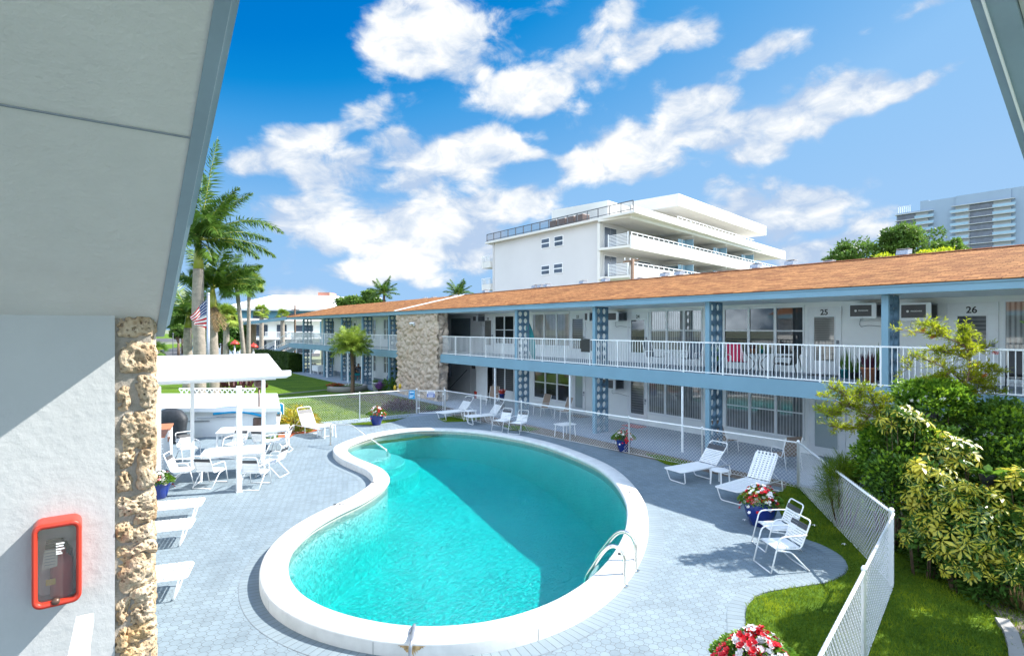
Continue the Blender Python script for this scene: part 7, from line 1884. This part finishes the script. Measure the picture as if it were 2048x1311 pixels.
# white two-storey motel across the lot
d_ = 88; m0 = D(470, 690, d_); m1 = D(640, 690, d_ + 10)
tm = thing('white_motel', 'white two-storey motel with a balcony across the parking lot', 'building', (m0[0], m0[1], 0))
zr_ = H + (655 - 640)/FPX*d_
b = MB(); u, w = quadbox(b, m0[:2], m1[:2], 10, -.1, zr_); b.build('wall', wall_white, tm)
q = np.array(m0[:2]); b = MB(); b.prism([tuple(q - w*2 - u*.5), tuple(q - w*2 + u*16), tuple(q + w*11 + u*16), tuple(q + w*11 - u*.5)], zr_ + .01, zr_ + .3); b.build('roof', white_roof, tm)
zf = H - (691 - 655)/FPX*d_ + .0
b = MB(); b.prism([tuple(q - w*1.6), tuple(q - w*1.6 + u*15), tuple(q - w*.02 + u*15), tuple(q - w*.02)], 2.45, 2.7); b.build('balcony_slab', white_paint, tm)
b = MB(); b.obox((*(q - w*1.55 + u*4), 3.65), (*(q - w*1.55 + u*12), 3.65), .06, .06)
for i in range(50): p = q - w*1.55 + u*(4 + i*.16); b.box(p[0] - .02, p[0] + .02, p[1] - .02, p[1] + .02, 2.7, 3.63)
b.build('railing', white_metal, tm)
for t, z0, z1, l_ in ((.8, 3.0, 4.8, 1.4), (3.2, 3.0, 4.8, 1.8), (6.5, 2.75, 4.8, 1.6), (9.5, 2.75, 4.7, 3.2), (1.2, .8, 2.2, 3.6), (6.4, .1, 2.2, 1.2), (9.4, .1, 2.2, 3.2)):
    p = q + u*t - w*.03; MB().obox((*p, (z0+z1)/2), (*(p + u*l_), (z0+z1)/2), .06, z1 - z0).build('window', tower_glass, tm)
b = MB()
for t in (0.1, 5.6, 9, 14.8): p = q - w*1.5 + u*t; b.box(p[0] - .07, p[0] + .07, p[1] - .07, p[1] + .07, -.1, 2.45)
b.build('post', white_metal, tm)
# cars in the lot
def car(label, px, py, rz, paint, wagon=False):
    r = thing('parked_car', label, 'car', (*G(px, py), -.02), 'cars parked in the lot', rz)
    prof = [(-2.2, .35), (-2.22, .75), (-2.0, .92), (-1.35, .98), (-.75, 1.42), (.55, 1.45), (1.2, 1.0), (2.0, .82), (2.2, .62), (2.2, .32)]
    b = MB(); n = len(prof); vs = []
    for y, k in ((-.86, 0), (-.80, 1), (.80, 1), (.86, 0)):
        for x, z in prof: vs.append((x, y*(1 if z < 1.05 else .82), z))
    b.add(vs, [tuple(range(n))[::-1], tuple(range(3*n, 4*n))] + [(k*n+i, k*n+(i+1) % n, (k+1)*n+(i+1) % n, (k+1)*n+i)[::-1] for k in range(3) for i in range(n)]); b.build('body', paint, r, False, .03, world=False)
    b = MB()
    for s in (-1, 1): b.add([(-1.2, s*.80, 1.02), (-.72, s*.722, 1.37), (.5, s*.722, 1.39), (1.02, s*.80, 1.03)], [(0,1,2,3)])
    b.add([(1.13, -.62, 1.06), (.62, -.58, 1.42), (.62, .58, 1.42), (1.13, .62, 1.06)], [(0,1,2,3)]); b.add([(-1.33, -.62, 1.02), (-.82, -.58, 1.40), (-.82, .58, 1.40), (-1.33, .62, 1.02)], [(0,1,2,3)])
    for i, v in enumerate(b.v): b.v[i] = (v[0]*1.0, v[1]*1.03, v[2] + .012)
    b.build('window', tower_glass, r, world=False)
    for x in (-1.38, 1.38):
        for s in (-1, 1):
            wh = MB(); wh.tube([(x, s*.70, .32), (x, s*.88, .32)], .33, 18); t_ = wh.build('wheel', tyre, r, True, world=False)
            rm = MB(); rm.tube([(x, s*.86, .32), (x, s*.89, .32)], .19, 12); rm.build('rim', galv, t_, world=False)
    for s in (-1, 1): MB().box(2.12, 2.21, s*.62 - .16, s*.62 + .16, .62, .75).build('headlight', white_metal, r, world=False)
    return r
car('dark blue car parked below the far outdoor stair', 556, 708, cad(.9, .4), car_blue)
car('dark car by the far stone pier near the red topped posts', 484, 703, cad(.9, -.3), car_blue)
car('silver car parked at the far end of the lot behind the hedge', 590, 705, cad(1, .2), car_silver)
for k, (px, py, d_) in enumerate(((469.5, 685, 52), (507, 691, 50))):
    c = D(px, py, d_); o = thing('red_topped_post', ['left', 'right'][k] + ' one of two white posts with a red dome cap by the far stone pier', 'post', (c[0], c[1], 0), 'red topped posts')
    MB().tube([(c[0], c[1], -.09), (c[0], c[1], c[2] - .1)], .06, 8).build('post', white_paint, o, True)
    MB().lathe([(.42, -.16), (.36, -.02), (.2, .14), (.05, .2), (.04, .28)], 16, c).build('dome_cap', red_plastic, o, True)
c = D(384.5, 701, 50); o = thing('roadside_sign', 'pale blue and white roadside sign between the palm trunks', 'sign', (c[0], c[1], 0))
b = MB(); b.obox(Vector(c) - Vector((*camdir(.17, 0), 0)), Vector(c) + Vector((*camdir(.17, 0), 0)), .04, .56); b.build('board', sign_cyan, o)
b = MB(); b.obox(Vector(c) - Vector((*camdir(.14, .025), 0)) + Vector((0, 0, .1)), Vector(c) + Vector((*camdir(.14, -.025), 0)) + Vector((0, 0, .1)), .03, .16); b.build('panel', chalk_white, o)
b = MB(); b.tube([(c[0], c[1] + .05, -.09), (c[0], c[1] + .05, c[2] + .2)], .03, 6); b.build('post', galv, o)
for px, y0, d_, lb in ((346, 668, 60, 'thin dark lamp post at the edge of the lot beside the barge board'), (368, 690, 46, 'short white marker post left of the slim royal palm')):
    c = D(px, y0, d_); mm = dark_grey if px == 346 else white_paint; o = thing('lamp_post' if px == 346 else 'marker_post', lb, 'post', (c[0], c[1], 0)); b = MB(); b.tube([(c[0], c[1], -.09), (c[0], c[1], c[2])], .045, 7)
    b.ball((c[0], c[1], c[2] + .05), .10); b.build('post', mm, o, True)
# ---------------------------------------------------------------- camera, sun and sky
cam = bpy.data.cameras.new('camera'); cam.sensor_width = 36; cam.lens = FPX/2048*36; cam.clip_start = .05; cam.clip_end = 4000
co = bpy.data.objects.new('camera', cam); COL.objects.link(co); co.location = (0, 0, H)
co.rotation_euler = (math.radians(90), 0, -math.atan2(FX, FY)); S.camera = co
SUN = Vector((.92, -.40, .985)).normalized()
sl_ = bpy.data.lights.new('sun', 'SUN'); sl_.energy = 4.5; sl_.angle = math.radians(.53); sl_.color = (1, .955, .88)
so = bpy.data.objects.new('sun', sl_); COL.objects.link(so); so.rotation_euler = SUN.to_track_quat('Z', 'Y').to_euler(); so.location = (20, -10, 30)
w = bpy.data.worlds.new('World'); S.world = w; w.use_nodes = True; nt = w.node_tree; bg = nt.nodes['Background']
sky = nd(nt, 'ShaderNodeTexSky', sky_type='NISHITA'); sky.sun_disc = False; sky.sun_elevation = math.asin(SUN.z); sky.sun_rotation = math.atan2(SUN.x, SUN.y)
sky.air_density = 1.0; sky.dust_density = .35; sky.ozone_density = 1.6
EXPO = 1.4; EX = 2**-EXPO
lum = nd(nt, 'ShaderNodeRGBToBW'); ln(nt, sky.outputs[0], lum.inputs[0])
# deep tropical grading of the sky: its own brightness picks the colour
skc = ramp(nt, math_n(nt, 'MULTIPLY', lum.outputs[0], .1), [(p, tuple(c*EX for c in q)) for p, q in ((.15, (.0, .16, .58)), (.198, (.0, .212, .665)), (.22, (.004, .27, .72)), (.246, (.058, .356, .80)), (.36, (.28, .56, .93)), (.50, (.345, .60, .94)), (.85, (.42, .65, .95)))])
geo = nd(nt, 'ShaderNodeNewGeometry'); tc = nd(nt, 'ShaderNodeTexCoord').outputs['Generated']
sp = nd(nt, 'ShaderNodeSeparateXYZ'); ln(nt, tc, sp.inputs[0])
az = math_n(nt, 'ARCTAN2', sp.outputs[0], sp.outputs[1]); el = math_n(nt, 'ARCSINE', sp.outputs[2])
cv_ = nd(nt, 'ShaderNodeCombineXYZ'); ln(nt, az, cv_.inputs[0]); ln(nt, el, cv_.inputs[1])
wn_ = nd(nt, 'ShaderNodeTexNoise'); wn_.inputs['Scale'].default_value = 7; wn_.inputs['Detail'].default_value = 4; ln(nt, tc, wn_.inputs['Vector'])
wv = nd(nt, 'ShaderNodeVectorMath', operation='MULTIPLY_ADD'); ln(nt, wn_.outputs['Color'], wv.inputs[0]); wv.inputs[1].default_value = (.10, .07, 0); 
ofs = nd(nt, 'ShaderNodeVectorMath', operation='ADD'); ln(nt, cv_.outputs[0], ofs.inputs[0]); ofs.inputs[1].default_value = (-.05, -.035, 0); ln(nt, ofs.outputs[0], wv.inputs[2])
def AE(px, py): d = Vector(ray(px, py)).normalized(); return math.atan2(d.x, d.y), math.asin(d.z)
BL = [(860,55,170,95,0,1),(775,105,75,60,0,1),(950,85,80,55,-20,.9),(1110,165,170,66,-12,1),(1050,180,85,45,0,.9),(1180,75,80,45,-30,.9),(1245,20,62,55,-30,.9),(1345,72,110,42,-14,1),
 (1550,88,105,42,-18,.85),(1490,125,62,30,-10,.7),(1835,6,60,22,-12,.85),(1290,280,165,72,-22,1),(1210,325,85,50,-15,.9),(1400,228,90,40,-30,.8),(1560,238,180,62,-16,1),(1480,285,90,45,-10,.95),
 (1700,205,115,48,-16,1),(1815,178,90,28,-25,.9),(880,322,185,60,-8,1.08),(960,300,90,50,0,.95),(645,372,75,36,0,.9),(600,335,120,42,-10,.6),(625,450,115,56,0,1.08),(770,440,200,68,0,1.1),(960,425,186,60,-8,1.1),(1065,408,66,40,-10,.9),
 (850,500,190,52,0,1.05),(800,545,150,34,0,.75),(860,565,130,24,0,.6),(1050,290,80,28,-5,.65),(1130,298,60,20,0,.55),(560,585,90,18,0,.5),(630,578,70,22,0,.6),(1545,425,160,66,-3,1),(1490,400,85,50,0,1),(1640,412,70,36,0,.9),
 (1610,515,110,26,0,.9),(1735,450,75,42,-20,.95),(1700,482,120,24,0,.9),(700,235,190,34,-24,.66),(610,300,190,46,-14,.66),(730,545,90,24,0,.6),(560,520,70,30,0,.4),(960,505,90,40,0,.7),(1090,20,60,18,-20,.5),(1100,255,40,16,0,.4)]
acc = None; BS = 1.24
for (px, py, rx, ry, rot, stg) in BL:
    a, e = AE(px, py); k = 1/(FPX*(1 + ((px-1024)/FPX)**2)**.5)
    mp = nd(nt, 'ShaderNodeMapping', vector_type='TEXTURE'); mp.inputs['Location'].default_value = (a, e, 0); mp.inputs['Rotation'].default_value = (0, 0, math.radians(-rot)); mp.inputs['Scale'].default_value = (rx*k*BS, ry*k*BS, 1); ln(nt, wv.outputs[0], mp.inputs[0])
    gr_n = nd(nt, 'ShaderNodeTexGradient', gradient_type='SPHERICAL'); ln(nt, mp.outputs[0], gr_n.inputs[0])
    v = math_n(nt, 'MULTIPLY', gr_n.outputs[1], stg)
    acc = v if acc is None else math_n(nt, 'ADD', acc, v)
acc = math_n(nt, 'MINIMUM', acc, 1.0)
ms = nd(nt, 'ShaderNodeMapping'); ms.inputs['Scale'].default_value = (1, 1, 1.7); ln(nt, tc, ms.inputs[0])
n1 = noise_n(nt, 11, 10, .66, ms.outputs[0], .4); n2 = noise_n(nt, 3.2, 4, .55, ms.outputs[0])
pf = nd(nt, 'ShaderNodeTexVoronoi', feature='F1'); pf.inputs['Scale'].default_value = 10; pf.inputs['Detail'].default_value = 2; pf.inputs['Roughness'].default_value = .5
wsp = nd(nt, 'ShaderNodeVectorMath', operation='MULTIPLY_ADD'); ln(nt, wn_.outputs['Color'], wsp.inputs[0]); wsp.inputs[1].default_value = (.05, .05, .05); ln(nt, ms.outputs[0], wsp.inputs[2]); ln(nt, wsp.outputs[0], pf.inputs['Vector'])
puff = math_n(nt, 'SUBTRACT', .66, pf.outputs['Distance'])
dn_ = math_n(nt, 'ADD', acc, math_n(nt, 'ADD', math_n(nt, 'MULTIPLY', math_n(nt, 'SUBTRACT', n1, .5), 1.5), math_n(nt, 'MULTIPLY', puff, .75)))
mask = nd(nt, 'ShaderNodeMapRange', interpolation_type='SMOOTHSTEP'); mask.inputs[1].default_value = .06; mask.inputs[2].default_value = .66; ln(nt, dn_, mask.inputs[0])
has = math_n(nt, 'MULTIPLY', acc, 9.0, clamp=True)
mk = math_n(nt, 'MULTIPLY', math_n(nt, 'MULTIPLY', mask.outputs[0], has), .97)
n4 = noise_n(nt, 16, 6, .6, ms.outputs[0], .5)
shade = ramp(nt, math_n(nt, 'ADD', math_n(nt, 'MULTIPLY', dn_, .18), math_n(nt, 'ADD', math_n(nt, 'MULTIPLY', n2, .4), math_n(nt, 'MULTIPLY', n4, .55))), [(.50, tuple(c*EX for c in (.50, .64, .86))), (.60, tuple(c*EX for c in (.80, .87, .96))), (.70, (1.12*EX,)*3), (.9, (1.35*EX,)*3)])
cl = mixc(nt, 1.0, shade, (1.0, 1.0, 1.0), 'MULTIPLY')
# bright clouds added out of view to lift the light in shaded places
fwd = nd(nt, 'ShaderNodeVectorMath', operation='DOT_PRODUCT'); ln(nt, tc, fwd.inputs[0]); fwd.inputs[1].default_value = (FX, FY, 0)
rest = nd(nt, 'ShaderNodeMapRange', interpolation_type='SMOOTHSTEP'); rest.inputs[1].default_value = .55; rest.inputs[2].default_value = .25; ln(nt, fwd.outputs['Value'], rest.inputs[0])
n3 = noise_n(nt, 2.6, 8, .6, ms.outputs[0], .2)
m3 = nd(nt, 'ShaderNodeMapRange', interpolation_type='SMOOTHSTEP'); m3.inputs[1].default_value = .46; m3.inputs[2].default_value = .61; ln(nt, n3, m3.inputs[0])
mk = math_n(nt, 'MAXIMUM', mk, math_n(nt, 'MULTIPLY', math_n(nt, 'MULTIPLY', m3.outputs[0], rest.outputs[0]), .9))
cl = mixc(nt, rest.outputs[0], cl, (1.6, 1.86, 2.12))
fin = mixc(nt, mk, skc, cl)
ln(nt, fin, bg.inputs['Color']); bg.inputs['Strength'].default_value = 1.0
w.cycles.sampling_method = 'MANUAL'; w.cycles.sample_map_resolution = 512
S.view_settings.view_transform = 'Standard'; S.view_settings.look = 'None'; S.view_settings.gamma = 1; S.view_settings.use_curve_mapping = False
S.view_settings.exposure = EXPO
S.cycles.max_bounces = 8; S.cycles.transparent_max_bounces = 16; S.cycles.caustics_reflective = False; S.cycles.caustics_refractive = False
S.cycles.sample_clamp_indirect = 6
